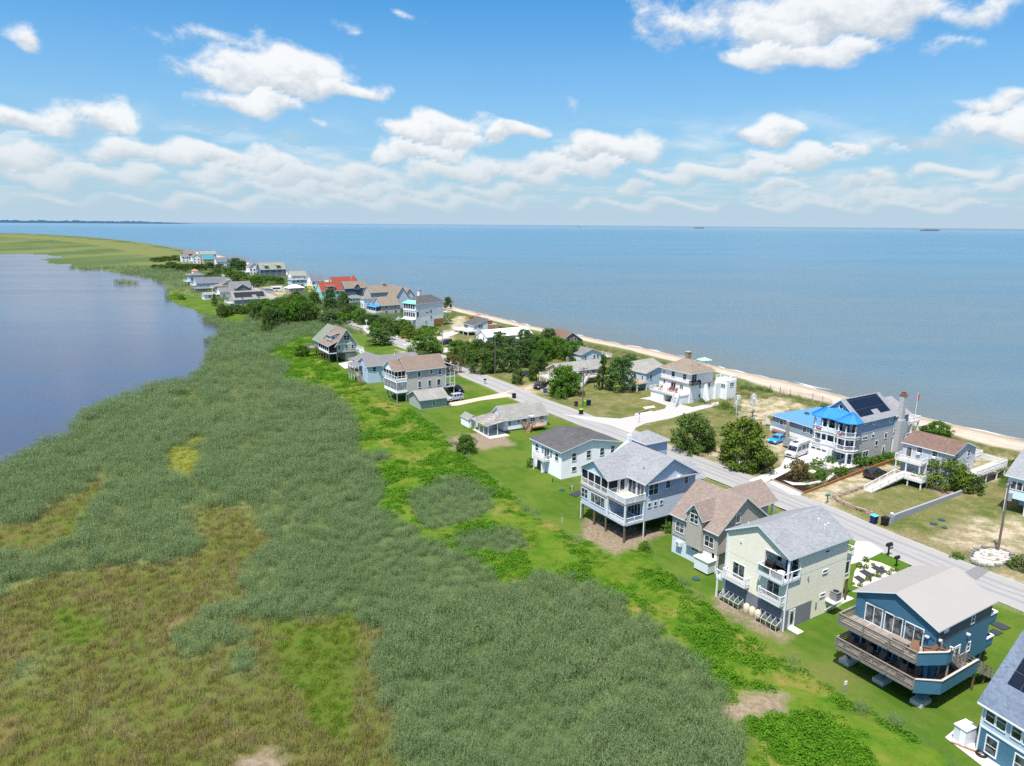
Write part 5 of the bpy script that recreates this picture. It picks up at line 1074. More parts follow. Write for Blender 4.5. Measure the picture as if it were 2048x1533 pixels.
h.posts([(-2.7, .2), (-2.4, 4.4), (-2.1, 7.0), (-.2, .2), (-.2, 7)], 0, 2.4, .14, plain('grey_pile', (.30, .31, .31), .8)); h.box('base_wall', S_GREY, .1, 10.6, .1, .2, 0, 2.3)
for z0_ in (2.45, 5.1): h.deck(L, L+2.8, 0, Wd, z0_, .2, DECKT, name='porch_deck'); h.rail([(L, .03), (L+2.75, .03), (L+2.75, Wd)], z0_, .85, style='glass')
h.posts([(L+.1, .05), (L+2.7, .05), (L+2.7, Wd-.05), (L+1.4, .05)], 2.45, 7.6, .08, WHITE, True, 'porch_post'); h.posts([(L+2.6, .3), (L+2.6, 7)], 0, 2.3, .16, CONC)
h.box('cushion', plain('blue_cushion', (.05, .13, .5)), L+.5, L+1.2, .3, .9, 2.45, 3.2); h.box('cushion', plain('yellow_cushion', (.65, .5, .05)), L+1.7, L+2.5, .3, .8, 2.45, 3.1)
h.P(MB().tube([(0, 0, 0)], .1, 3) if False else MB().box(L+1.3, L+1.5, .05, .15, 5.3, 7.0), 'hanging_towel', plain('blue_towel', (.03, .16, .5)))
h = House('garage', 'grey detached garage with a pale shingle roof and one green window', 'garage', -21.63, 162.83, 30.84)
h.wall(S_GREY and S_SAGE, 0, 6.97, 0, 6.8, 0, 2.6, 4.05, 'x'); h.gable(R_OLD, 0, 6.97, 0, 6.8, 2.6, 4.05, .43, 'x'); h.win('s', 0, 3.45, .75, .65, 1.05, 'dh', glass=GLASSB)
# ================================================================== corner house at the right edge, seen in part
h = House('beach_house', 'blue house with blue-grey roof and solar panels cut by the bottom right corner', 'house', 43.04, 43.59, 23.7)
Wd, ze, zm, kk, Lh = 9.0, 5.0, 2.4, 1.2, 8.4; zr = ze+kk*Lh/2
h.box('wall', S_TEALP, 0, Lh, -6, Wd, 0, zm); mb = MB().profile([(0, zm), (Lh, zm), (Lh, ze-.2), (Lh/2, zr-.2), (0, ze-.2)], -6, Wd, 'y'); h.P(mb, 'wall', S_SKY)
h.P(MB().box(-.05, -.0, -6, Wd+.04, zm-.04, zm+.12), 'belt_trim', WHITE); rf = h.gable(R_BLU, 0, Lh, -6, Wd, ze, zr, .35, 'y')
h.P(MB().box(-.04, .08, Wd-.08, Wd+.04, 0, ze-.25), 'corner_board', WHITE); h.P(MB().box(-.38, -.3, -6, Wd+.3, ze-.62, ze-.5), 'gutter', WHITE)
for a0 in (8.33, 7.45, 6.25, 5.35, 4.1, 3.2): h.win('w', 0, a0, 3.15, .7, 1.3, 'dh')
for a0 in (7.9, 5.6, 3.4): h.win('w', 0, a0, .45, .85, 1.5, 'dh')
def slope(x): return ze+kk*x+.07
pn = MB()
for (xa, xb, ya, yb) in [(1.25+.88*i, 2.1+.88*i, 8.22-1.02*(j+1)+.03, 8.22-1.02*j) for i in range(3) for j in range(4)]: 
    pn = MB().add([(xa, ya, slope(xa)), (xb, ya, slope(xb)), (xb, yb, slope(xb)), (xa, yb, slope(xa)), (xa, ya, slope(xa)-.05), (xb, ya, slope(xb)-.05), (xb, yb, slope(xb)-.05), (xa, yb, slope(xa)-.05)], [(0,1,2,3),(7,6,5,4),(0,4,5,1),(1,5,6,2),(2,6,7,3),(3,7,4,0)]); h.P(pn, 'solar_panel', SOLAR, rf)
CORN = h
sheet('patio', P_((1890,1476),(1932,1441),(1946,1446),(1957,1478),(1962,1494),(2010,1540),(2080,1600),(2050,1600),(1960,1530)), .05, WHITEC, 'white concrete strip beside the corner house', 'path')
o = empty('storage_cabinet', 'white outdoor cabinet against the corner house wall', 'cabinet', *at_house(h, .1, 10.1)[:2], h.e.rotation_euler.z)
MB().box(-.8, .6, -.5, .5, .05, 1.55).build('body', WHITE, o); MB().box(-.88, .65, -.56, .56, 1.55, 1.65).build('lid', WHITE, o); MB().box(-.83, -.8, -.48, -.02, .1, 1.5).build('door', S_WHT, o)
ty = MB(); tx, ty_ = G(1840+640/5.23, 1240+1420/5.23)
o = empty('old_tyre', 'black tyre lying on the concrete by the corner house', 'tyre', tx, ty_)
tm = MB()
for k in range(20):
    a_ = 2*PI*k/20; 
    for j in range(8): b_ = 2*PI*j/8; r_ = .34+.11*math.cos(b_); tm.v.append((r_*math.cos(a_), r_*math.sin(a_), .17+.11*math.sin(b_)))
for k in range(20):
    for j in range(8): tm.f.append((k*8+j, ((k+1)%20)*8+j, ((k+1)%20)*8+(j+1)%8, k*8+(j+1)%8)); tm.m.append(0)
tm.build('rubber', BLACK, o, smooth=True)
for i, (px, py, a_, lb) in enumerate(((1920, 1465, 1.0, 'loose brown board leaning on the white slab edge'), (1932, 1498, -.7, 'brown board lying on the concrete beside the tyre'))):
    x, y = G(px, py); o = MB().bar((-1.1, 0, .09), (1.1, 0, .14), .22, .05).build('loose_board', plain('brown_plank', (.30, .17, .09), .8), None); o.location = (x, y, 0); o.rotation_euler.z = a_; tag(o, lb, 'board')

# ================================================================== three-storey house with blue metal awning
h = House('beach_house', 'three storey white and grey house with a bright blue awning and black solar roof', 'house', 63.9, 125.9, 32.04)
L, Wd, ze, zr = 11.4, 7.72, 8.4, 11.6; kk = (zr-ze)/(Wd/2)
h.wall(S_STONE, 0, L, 0, Wd, 0, ze, zr, 'x'); h.box('upper_wall', S_BLUE, .02, L-.02, -.03, -.005, 5.55, ze-.2)
h.P(MB().profile([(0.1, 8.3), (Wd-.1, 8.3), (Wd/2, zr-.35)], -.04, -.01, 'x'), 'gable_panel', S_BLUE)
rf = h.gable(R_GREY, 0, L, 0, Wd, ze, zr, .44, 'x')
def zsl(y): return ze+kk*y+.08
def panel(x0, x1, y0, y1):
    v = [(x0,y0,zsl(y0)),(x1,y0,zsl(y0)),(x1,y1,zsl(y1)),(x0,y1,zsl(y1))]; v += [(a,b,c-.06) for a,b,c in v]
    h.P(MB().add(v, [(0,1,2,3),(7,6,5,4),(0,4,5,1),(1,5,6,2),(2,6,7,3),(3,7,4,0)]), 'solar_panel', SOLAR, rf)
for i in range(9):
    x0 = .9+i*1.08; lo = .45 if i not in (4, 5) else 1.25; panel(x0, x0+1.05, lo, 1.95); panel(x0, x0+1.05, 2.0, 3.65)
ov = MB(); n_ = 16
for k in range(n_): ov.bar((-.06, 3.86+.42*math.cos(2*PI*k/n_), 10.15+.5*math.sin(2*PI*k/n_)), (-.06, 3.86+.42*math.cos(2*PI*(k+1)/n_), 10.15+.5*math.sin(2*PI*(k+1)/n_)), .1)
ow = h.P(ov, 'oval_window', WHITE); h.P(MB().profile([(3.86+.4*math.cos(2*PI*k/n_), 10.15+.48*math.sin(2*PI*k/n_)) for k in range(n_)], -.05, -.03, 'x'), 'pane', GLASS, ow)
BOW = [(0, 8.1), (-1.5, 8.1), (-2.7, 7.0), (-2.7, 5.6), (-2.3, 4.7), (-2.3, 3.1), (-2.7, 2.2), (-2.7, .7), (-1.5, -.4), (0, -.4)]
def outset(pl, d): return [(x-(d if x < -.1 else 0), y+(d if y > 6.5 else (-d if y < 1.2 else 0))) for x, y in pl]
for z0, nm in ((5.4, 'upper_porch'), (2.8, 'lower_porch')): h.P(MB().prism(outset(BOW, .12), z0-.5, z0-.03, 1).prism(outset(BOW, .2), z0-.03, z0, 0), nm, [DECKT, WHITE]); h.rail(BOW[1:9], z0, .85, gap=.2, post=.12, step=3, rw=.12)
for z0 in (2.8, 5.4):
    for (x, y) in BOW[1:9]: h.P(MB().disc(x, y, z0, z0+2.15, .13, 12).box(x-.17, x+.17, y-.17, y+.17, z0+.8, z0+.95), 'column', WHITE)
# parapet panels on the middle of both porches
for z0 in (2.8, 5.4): h.P(MB().bar((-2.38, 3.1, z0+.45), (-2.38, 4.7, z0+.45), .05, .8).bar((-2.38, 3.1, z0+.45), (-2.75, 2.2, z0+.45), .05, .8).bar((-2.4, 4.7, z0+.45), (-2.76, 5.6, z0+.45), .05, .8), 'white_panel', WHITE)
ev = outset(BOW, .5); mb = MB(); zt = 8.15; A1, A2 = (.0, 6.6, 9.75), (.0, 1.3, 9.75); vs = [(x, y, zt) for x, y in ev] + [A1, A2] + [(x, y, zt-.12) for x, y in ev]
n = len(ev); fs = [(i, i+1, n if i < 4 else n+1) for i in range(n-1) if i != 4] + [(4, 5, n+1, n)] + [(i, n+2+i, n+3+i, i+1) for i in range(n-1)] + [tuple(range(n+2, 2*n+2))]
h.P(mb.add(vs, fs), 'awning', R_BLM)
def seam_lines():
    mb = MB()
    for i in range(n-1):
        p, q = Vector(vs[i]), Vector(vs[i+1]); ap = Vector(A1 if i < 4 else A2); m_ = max(2, int((q-p).length/.45))
        for k in range(m_+1):
            s_ = p+(q-p)*k/m_; e_ = s_+(ap-s_)*.93
            if i == 4: e_ = Vector((0, p.y+(q.y-p.y)*k/m_*1.0, 9.7)) if False else s_+(Vector((0, s_.y, 9.7))-s_)*.93
            mb.bar(s_+Vector((0, 0, .03)), e_+Vector((0, 0, .03)), .05, .06)
    return mb
h.P(seam_lines(), 'awning_seams', plain('blue_seam', (.02, .19, .52), .4, .4), [c for c in h.e.children if c.name.startswith('awning')][-1])
for z0 in (2.9, 5.5):
    for y0, w_ in ((6.9, .9), (5.3, 1.1), (3.6, .9), (2.2, .9), (.8, .8)): h.win('w', 0, y0, z0+.15, w_, 1.75, 'dh')
for sgn, y0 in ((1, 6.2), (1, 1.9)):
    mb = MB()
    for rr0, c_ in ((.62, 0), (.44, 1), (.24, 2)):
        pts = [(rr0*math.cos(PI*k/10), -rr0*math.sin(PI*k/10)) for k in range(11)]
        x_ = -2.84-.012*(3*(.65-rr0)/.2)
        mb.add([(x_, y0+a, 6.3+b) for a, b in pts], [tuple(range(11))], c_)
    h.P(mb, 'bunting', [plain('bunting_red', (.55, .03, .05)), plain('bunting_white', (.8, .8, .8)), plain('bunting_blue', (.03, .06, .30))], label='red white and blue fan bunting on the porch rail')
gw = MB().box(-2.7, 0, 3.55, 8.0, 0, 2.3).box(-2.7, -2.3, 3.4, 3.75, 0, 2.3); h.P(gw, 'garage_block', S_STUC)
gd = h.box('garage_door', WHITE, -2.76, -2.7, 4.05, 7.5, .1, 2.1)
for k in range(3): h.P(MB().box(-2.79, -2.75, 4.25+k*1.12, 4.25+k*1.12+.85, 1.6, 1.9), 'pane', GLASS, gd)
h.posts([(-2.5, .2), (-2.5, 3.3), (-1.2, -.2)], 0, 2.3, .14, WHITE, True, 'porch_post'); h.box('porch_slab', PALE, -3.4, 0, -1.0, 3.6, 0, .1); h.win('w', -.0, .8, .6, 1.1, 1.2, 'pair'); h.door('w', 0, 2.5, .1, .9, 2.0)
for x0, z0, w_, h_, st in ((2.0, 7.45, .8, .45, 'plain'), (4.9, 6.95, .8, .6, 'plain'), (10.3, 6.6, .95, 1.3, 'plain'), (9.25, 3.6, .8, .95, 'plain'), (4.85, 4.4, .65, .5, 'plain'), (2.4, 4.4, 1.5, .5, 'slide'), (6.4, 2.6, .8, .9, 'plain'), (3.1, .95, 1.6, 1.0, 'slide')): h.win('s', 0, x0, z0, w_, h_, st)
h.door('s', 0, 9.0, .1, .8, 1.9); h.P(MB().box(4.8, 5.0, -.2, 0, 5.1, 5.3), 'wall_lamp', WHITE)
ch = h.P(MB().prism([(11.6, -1.3), (13.2, -1.3), (13.2, 0), (11.6, 0)], 0, 7.0).box(11.9, 12.9, -1.15, -.25, 7.0, 11.8), 'chimney', S_STONE); h.P(MB().box(11.8, 13.0, -1.25, -.15, 11.8, 12.0).box(12.1, 12.7, -1.0, -.4, 12.0, 12.5), 'chimney_cap', plain('rusty_cap', (.22, .10, .06)), ch)
h.box('wall', S_BLUE, L, L+4.5, -.3, Wd, 3.3, 7.9); h.gable(R_GREY, L, L+4.5, -.3, Wd, 8.0, 10.3, .3, 'x'); h.win('s', -.3, L+.9, 4.6, 2.0, .6, 'tri'); h.box('wall', S_GREY, L, L+4.5, .3, Wd, 0, 3.3)
h.posts([(L+.2, -.2), (L+4.3, -.2)], 0, 3.3, .12, WHITE, True, 'porch_post'); h.deck(L+4.5, L+9, -.2, Wd, 5.6, .3, DECKT); h.rail([(L+4.5, -.2), (L+9, -.2), (L+9, Wd)], 5.6, .9, gap=.25)
h.deck(L+4.5, L+9, -.2, Wd, 2.6, .3, DECKT); h.rail([(L+4.5, -.2), (L+9, -.2), (L+9, Wd)], 2.6, .9, gap=.25); h.posts([(L+8.8, 0), (L+8.8, 4), (L+6.5, 0), (L+8.8, 7.4)], 0, 5.5, .13, WHITE, True, 'porch_post')
AWN = h
fx, fy, _ = at_house(h, L+9.3, 1.0); fp = empty('flagpole', 'white flagpole with a limp red and white flag beside the beach deck', 'flagpole', fx, fy)
MB().tube([(0, 0, 0), (0, 0, 11)], [.07, .04], 8).build('pole', WHITE, fp)
fm = MB(); fm.add([(0, 0, 10.8), (.5, .1, 10.4), (.45, .15, 9.2), (.05, 0, 9.4)], [(0, 1, 2, 3)]); fm.add([(.03, .03, 10.8), (.53, .13, 10.4), (.48, .18, 9.2), (.08, .03, 9.4)], [(0, 1, 2, 3)]); fm.build('flag', plain('faded_flag', (.6, .12, .12), .7, .1, .5, 9), fp)

# ================================================================== blue metal bungalow
h = House('cottage', 'low grey bungalow with a plain blue metal roof beside the van', 'house', 61.78, 137.97, 26.31)
h.wall(S_BLUE, 0, 12.9, 0, 11.8, 1.0, 3.3); h.box('skirting', S_WHT, .05, 12.8, .05, 11.7, 0, 1.0); h.hip(R_BLM2, 0, 12.9, 0, 11.8, 3.3, 5.7, .4)
for y0 in (9.3, 7.6, 3.2, 1.4): h.win('w', 0, y0, 1.7, .9, 1.0, 'dh', small=True)
h.P(MB().disc(-1.3, 6.4, 0, 3.4, .35, 12), 'stone_column', plain('rough_column', (.34, .30, .24), .9, .1, .3, 4)); BLUB = h
# ================================================================== grey house with red-brown roof
h = House('beach_house', 'grey house with a red-brown shingle roof and white decks and ramp', 'house', 73.84, 113.29, 33.39)
L, Wd, ze, zr = 7.83, 8.36, 6.2, 7.65
S_MIDG = siding('mid_grey_laps', (.46, .49, .52), .28, False, .03)
h.wall(S_MIDG, 0, L, 0, Wd, 0, ze, zr, 'y'); h.gable(R_RED, 0, L, 0, Wd, ze, zr, .3, 'y')
h.win('w', 0, 7.2, 3.5, .85, 1.9, 'plain', glass=CURTAIN); h.win('w', 0, 5.45, 4.9, .9, 1.0, 'dh'); h.win('w', 0, 2.9, 4.9, .85, 1.0, 'dh'); h.win('w', 0, 3.4, 2.1, .95, 1.1, 'dh'); h.P(MB().box(-.35, 0, 2.6, 3.2, 4.6, 4.95), 'window_unit', WHITE); h.P(MB().box(-.35, 0, 5.2, 5.8, 4.6, 4.95), 'window_unit', WHITE)
h.win('s', 0, 1.3, 5.0, .8, 1.0, 'dh'); h.win('s', 0, 5.4, 4.9, .9, 1.1, 'dh'); h.win('s', 0, 5.0, 2.6, .8, .8, 'dh')
h.deck(-1.9, 0, 4.0, 8.5, 3.4, .25, DECKT, name='balcony'); h.rail([(0, 8.5), (-1.85, 8.5), (-1.85, 4.0), (0, 4.0)], 3.4, .9, gap=.2); h.posts([(-1.75, 4.2), (-1.75, 6.5), (-1.75, 8.3)], 0, 3.2, .09, WHITE, True)
h.deck(-4.6, 0, 2.2, 7.0, 1.4, .25, DECKT); h.rail([(-4.5, 6.9), (-4.5, 2.3), (-1.2, 2.3)], 1.4, .85, gap=.2); h.posts([(-4.4, 2.4), (-4.4, 4.6), (-4.4, 6.8), (-2.4, 2.4), (-1.2, 2.4)], 0, 1.3, .09, WHITE, True)
rp = MB(); rp.add([(-4.6, 5.2, 1.4), (-4.6, 6.9, 1.4), (-12.8, 7.3, .05), (-12.8, 5.9, .05), (-4.6, 5.2, 1.2), (-4.6, 6.9, 1.2), (-12.8, 7.3, -.05), (-12.8, 5.9, -.05)], [(0,1,2,3),(7,6,5,4),(0,4,5,1),(1,5,6,2),(2,6,7,3),(3,7,4,0)]); r_ = h.P(rp, 'ramp', DECKT)
h.rail([(-4.6, 6.9), (-12.8, 7.3)], 0, .85, gap=.25, z2=[1.4, .05]); h.rail([(-4.6, 5.2), (-12.8, 5.9)], 0, .85, gap=.25, z2=[1.4, .05])
h.deck(4.0, 15, -2.4, -.1, 2.2, .25, DECKT); h.rail([(4, -2.3), (15, -2.3), (15, 2.0)], 2.2, .85, style='rails'); h.posts([(4.2, -2.2), (8, -2.2), (12, -2.2), (14.8, -2.2)], 0, 2.1, .09, WHITE, True); h.deck(L, 13, 1, 6, 3.4, .25, DECKT); h.rail([(L, 1), (13, 1), (13, 6)], 3.4, .85, style='rails'); BRNH = h
# ================================================================== house cut by the right edge
h = House('beach_house', 'pale aqua house on posts with light grey roof, cut by the right edge', 'house', 79.1, 101.05, 40); Wd, L = 3.7, 14
S_AQUA = siding('pale_aqua_laps', (.56, .70, .72), .2)
h.wall(S_AQUA, 0, L, -9, Wd, 2.4, 6.1, 8.6, 'y'); h.gable(R_GREY, 0, L, -9, Wd, 6.1, 8.6, .45, 'y')
for y0 in (2.9, 2.1, 1.3, -.2, -1.2, -3, -4.4): h.win('w', 0, y0, 3.9, .65, 1.25, 'plain')
h.posts([(.1, 3.6), (.1, 1.0), (.1, -2), (.1, -5), (7, 3.5), (13, 3.5)], 0, 2.4, .12, WHITE, True); h.box('wall', S_AQUA, 5, 13, -8, 3, 0, 2.4)
# ================================================================== white house with hipped brown roof
h = House('beach_house', 'white stucco house with a hipped brown roof and chimney', 'house', 44.07, 171.1, 34.93)
L, Wd = 8.97, 10.39
h.P(MB().box(0, L, 0, Wd, 0, 4.75).box(.5, L-.3, .4, Wd-.1, 4.75, 7.4), 'wall', S_STUC); h.hip(R_TAUPE, .5, L-.3, .4, Wd-.1, 7.5, 10.1, .55); h.P(MB().box(-.25, L, -.25, Wd+.1, 4.6, 4.78), 'skirt_roof', R_TAUPE)
c_ = h.P(MB().box(5.4, 6.6, 6.0, 7.0, 8.5, 11.4), 'chimney', plain('old_brick', (.33, .24, .15), .9, .1, .3, 6)); h.box('chimney_cap', plain('stone_cap', (.4, .36, .25)), 5.3, 6.7, 5.9, 7.1, 11.4, 11.55, parent=c_)
h.box('skylight', GLASSB, 5.0, 5.6, 2.1, 3.0, 8.65, 8.95)
h.win('w', .5, 6.2, 5.7, 1.0, 1.25, 'dh'); h.win('w', .5, 2.4, 5.65, 1.0, 1.25, 'dh'); h.win('w', .5, 9.3, 6.2, .4, .45, 'plain'); h.win('w', 0, 5.5, 2.55, 1.5, 1.8, 'slide', name='sliding_door'); h.win('w', 0, 2.8, 3.25, 1.0, .95, 'pair'); h.win('w', 0, 8.6, 3.65, .6, .75, 'plain')
h.win('s', .4, 1.7, 5.2, 1.6, 1.9, 'slide', name='sliding_door'); h.win('s', 0, 3.5, 3.5, .6, .9, 'plain'); h.win('s', 0, 7.0, 3.3, .65, 1.05, 'plain'); h.win('s', 0, 3.5, 1.1, .6, .9, 'plain')
h.box('garage_block', S_STUC, -3.7, 0, .4, 9.5, 0, 1.95) if False else h.P(MB().box(-3.7, 0, 5.2, 9.6, 0, 2.1).box(-3.7, 0, .3, .5, 0, 2.1).box(-3.7, 0, .5, 5.2, 1.85, 2.1), 'garage_block', S_STUC)
h.deck(-3.9, 0, .2, 9.8, 2.35, .25, DECKT); h.rail([(0, 9.8), (-3.85, 9.8), (-3.85, 1.9)], 2.35, .85, gap=.25); h.stairs((-3.6, .9), (-6.6, -.6), 2.35, 0, 1.2)
h.deck(-.2, 2.8, -.9, .1, 4.85, .15, plain('dark_balcony', (.1, .1, .11)), BLACK, 'balcony'); h.rail([(-.15, .2), (-.15, -.85), (2.75, -.85), (2.75, 0)], 4.85, .75, BLACK, style='rails')
h.P(MB().prism([(5.0, 0), (6.2, 0), (5.9, -1.3), (5.3, -1.3)], 0, .5).add([(5.0, 0, 4.7), (6.2, 0, 4.7), (6.2, -.1, .0), (5.0, -.1, .0), (5.3, -1.3, 0), (5.9, -1.3, 0), (5.4, -.15, 4.7), (5.8, -.15, 4.7)], [(0,1,7,6),(6,7,5,4),(0,6,4,3),(1,2,5,7),(0,3,2,1)]), 'buttress', S_STUC)
h.P(MB().box(10.9, 14.4, -2.6, 1.2, 0, 4.9), 'tower', S_STUC); h.box('link_wall', S_STUC, L, 10.9, -.6, 3.0, 0, 4.2); h.rail([(10.9, -2.5), (14.3, -2.5), (14.3, 1.1), (10.9, 1.1)], 4.95, .9, gap=.25); h.win('w', 10.9, -1.3, 3.0, 1.2, .9, 'pair'); h.win('s', -2.6, 12.6, 3.3, 1.5, 1.0, 'pair', glass=GLASSB)
WHH = h
# ================================================================== middle distance houses
h = House('cottage', 'light blue-grey bungalow with a weathered green-grey roof and brown side deck', 'house', 35.96, 186.26, 38); h.wall(S_SKY, 0, 11, 0, 8.0, 0, 4.6, 6.0, 'y'); h.gable(R_OLD, 0, 11, 0, 8.0, 4.6, 6.0, .3, 'y'); h.win('s', 0, 1.9, 2.6, .8, 1.2, 'plain', small=True); h.win('w', 0, 4.0, 2.6, .8, 1.2, 'plain', small=True); h.win('w', 0, 1.3, 2.4, .5, 1.2, 'plain', small=True)
h.deck(-4.2, 0, -.8, 4.5, 2.3, .35, NEWWOOD, WHITE); h.posts([(-4, -.6), (-4, 2), (-4, 4.3), (-.4, -.6)], 0, 2.0, .14, WHITE, True); h.gable(R_OLD, 5, 13, 5, 14, 4.2, 5.8, .3, 'x'); h.wall(S_SKY, 5, 13, 5, 14, 0, 4.2, 5.8, 'x')
h = House('beach_house', 'long tan shingled ranch house on posts with a grey roof and white stairs', 'house', 13.4, 189.73, 30.19); h.wall(S_TANL, 0, 14.4, 0, 6.9, 1.9, 4.0, 5.7, 'x'); h.gable(R_OLD, 0, 14.4, 0, 6.9, 4.0, 5.7, .35, 'x'); h.box('base_wall', S_TANL, 3, 14.2, .3, 6.6, 0, 1.9)
h.door('w', 0, 3.6, 2.0, .85, 1.75); h.win('w', 0, 5.8, 2.7, .6, 1.0, 'dh', small=True); h.win('w', 0, 1.2, 3.0, .6, .75, 'dh', small=True)
for x0, w_ in ((4.2, .7), (6.6, .7), (8.9, .7), (11.0, 1.7)): h.win('s', 0, x0, 2.6, w_, 1.1, 'dh' if w_ < 1 else 'tri', small=True)
h.deck(-2.8, 0, -.6, 6.6, 2.0, .25, DECKT); h.rail([(0, 6.6), (-2.75, 6.6), (-2.75, -.55), (0, -.55)], 2.0, .85, gap=.3); h.posts([(-2.7, -.5), (-2.7, 3), (-2.7, 6.5), (.2, .1)], 0, 1.9, .12, WHITE, True); h.deck(8.0, 13, -1.6, 0, 1.9, .2, DECKT); h.rail([(8.0, -1.55), (13, -1.55), (13, 0)], 1.9, .8, gap=.3); h.stairs((8, -1.0), (4.6, -3.2), 1.9, 0, 1.1); h.box('chimney', plain('tan_brick', (.3, .24, .18)), 5.6, 6.2, 5.4, 6.0, 4.6, 6.6); RANCH = h
h = House('cottage', 'pale blue bungalow with a mid grey roof beyond the trees', 'house', 22.06, 222.56, 32.14); h.wall(S_PALE, 0, 8.25, 0, 11.1, 0, 2.9, 4.4, 'y'); h.gable(R_MID, 0, 8.25, 0, 11.1, 2.9, 4.4, .3, 'y')
for x0 in (1.6, 5.2, 6.6): h.win('s', 0, x0, 1.3, .8, 1.0, 'dh', small=True)
h.deck(8.3, 13, .5, 6, 1.0, .2, DECKT); h.rail([(8.3, .5), (13, .5), (13, 6)], 1.0, .8, gap=.4)
h = House('beach_house', 'dark brown shingle sided house with a red-brown roof near the beach', 'house', 16.83, 241.2, 26); h.wall(S_BRSH, 0, 8.4, 0, 11, 0, 4.2, 7.0, 'y'); h.gable(R_RED, 0, 8.4, 0, 11, 4.2, 7.0, .3, 'y'); h.win('s', 0, 2.6, 3.4, 1.6, 1.5, 'plain', small=True); h.win('s', 0, 5.6, 3.5, .9, 1.6, 'dh', small=True); h.win('s', 0, 7.4, 1.4, .7, .7, 'plain', small=True); h.P(MB().box(3.9, 4.3, -.05, 0, 6.1, 6.4), 'vent', WHITE)
h = House('beach_house', 'long blue-grey house with a bright white roof and white deck on posts', 'house', -8.93, 247.59, 32.89); h.wall(S_WHT, 0, .3, 0, 7.46, 1.7, 4.45, 6.3, 'x'); h.wall(S_BLUE, .3, 19.1, 0, 7.46, 0, 4.45, 6.3, 'x', name='side_wall'); h.gable(R_WHT, 0, 19.1, 0, 7.46, 4.45, 6.35, .3, 'x')
h.win('w', 0, 6.2, 3.1, .8, 1.0, 'dh', small=True); h.win('w', 0, 2.2, 2.9, .8, 1.2, 'dh', small=True); h.win('s', 0, 2.6, 3.0, 1.2, 1.0, 'pair', small=True); h.win('s', 0, 6.8, 3.0, .7, .7, 'plain', small=True); h.deck(-3, 0, 0, 7.4, 1.8, .25, DECKT); h.rail([(0, 7.4), (-2.95, 7.4), (-2.95, .05), (0, .05)], 1.8, .9, gap=.3); h.posts([(-2.8, .2), (-2.8, 3.7), (-2.8, 7.2), (.1, .2)], 0, 1.7, .14, WHITE, True); h.box('wall', S_STUC, 12, 17, -2.5, 0, 0, 3.2); h.gable(R_WHT, 12, 17, -2.5, .2, 3.2, 4.0, .2, 'y')
h = House('beach_house', 'pale grey modern house with one dark sloping roof and white decks', 'house', -15.59, 284.23, 33.34); mb = MB().profile([(0, 0), (6.6, 0), (6.6, 5.35), (0, 3.15)], 0, 8.45, 'y'); h.P(mb, 'wall', S_PALE); h.shed(R_DARK, 0, 6.6, 0, 8.45, 3.3, 5.5, 'x', .3); h.win('w', 0, 6.2, 1.6, 3.0, 1.3, 'tri', small=True); h.win('s', 0, 3.2, 2.2, 2.0, 1.0, 'pair', small=True)
h.deck(-5, 0, -4, 9, 1.6, .3, DECKT); h.rail([(0, 9), (-4.9, 9), (-4.9, -4), (0, -4)], 1.6, .9, gap=.4); h.posts([(-4.8, -3.8), (-4.8, 0), (-4.8, 4), (-4.8, 8.8)], 0, 1.5, .14, WHITE, True); h.box('deck_box', plain('red_board', (.25, .1, .07)), 8, 10, 2, 4, 3.2, 4.4); h.box('wall', NEWWOOD, 6.6, 12, 0, 8, 0, 3.0)
h = House('beach_house', 'tall white three storey house with a black and mint green roof', 'house', -40.24, 294.79, 51.26); L, Wd = 16.3, 7.46
h.wall(S_STUC, 0, L, 0, Wd, 0, 10.6); h.P(MB().box(.5, L, -.03, 0, 8.1, 10.3), 'shade_band', S_PALE); h.hip(R_DARK, 0, L, 0, Wd, 10.55, 13.4, .4); X0, Y1 = -.42, Wd+.42
h.P(MB().add([(-.45, -.42, 10.56), (-.45, Y1+.02, 10.56), (3.9, 3.73, 13.46), (-.45, -.42, 10.4), (-.45, Y1+.02, 10.4), (3.9, 3.73, 13.3)], [(0, 2, 1), (3, 4, 5), (0, 1, 4, 3), (1, 2, 5, 4), (2, 0, 3, 5)]), 'roof_end', plain('mint_membrane', (.22, .68, .50), .5)); h.P(MB().add([(3.4, Y1+.04, 10.58), (-.45, Y1+.04, 10.58), (3.85, 3.73, 13.47), (3.4, Y1, 10.4), (-.45, Y1, 10.4), (3.85, 3.7, 13.3)], [(0, 1, 2), (3, 5, 4), (0, 3, 4, 1)]), 'roof_end', MT['mint_membrane'])
for z0 in (4.9, 8.3):
    h.box('porch_void', GLASS, -.03, .0, .4, Wd-.4, z0, z0+2.0); h.box('floor_band', S_STUC, -.2, 0, 0, Wd, z0-.7, z0)
    for k in range(6): h.box('porch_post', WHITE, -.16, -.02, .3+k*1.36, .5+k*1.36, z0, z0+2.1)
for k in range(4): h.box('pillar', WHITE, -2.2, -1.8, .1+k*2.3, .5+k*2.3, 0, 4.2)
h.box('porch_slab', WHITE, -2.3, 0, 0, Wd, 3.9, 4.2); h.box('garage_panel', plain('orange_plywood', (.42, .20, .08), .8, .1, .15, 1), 10.4, 16.25, -.05, 0, .1, 3.3)
for x0, z0, w_, h_ in ((8.8, 8.3, .9, 1.4), (8.8, 6.1, .8, 1.3), (8.8, 3.6, .8, 1.4), (6.5, 6.2, 1.1, .5), (5.7, 1.8, .7, 1.3), (1.0, 5.0, 1.2, 2.2), (1.0, 8.4, 1.2, 1.8)): h.win('s', 0, x0, z0, w_, h_, 'plain', small=True)
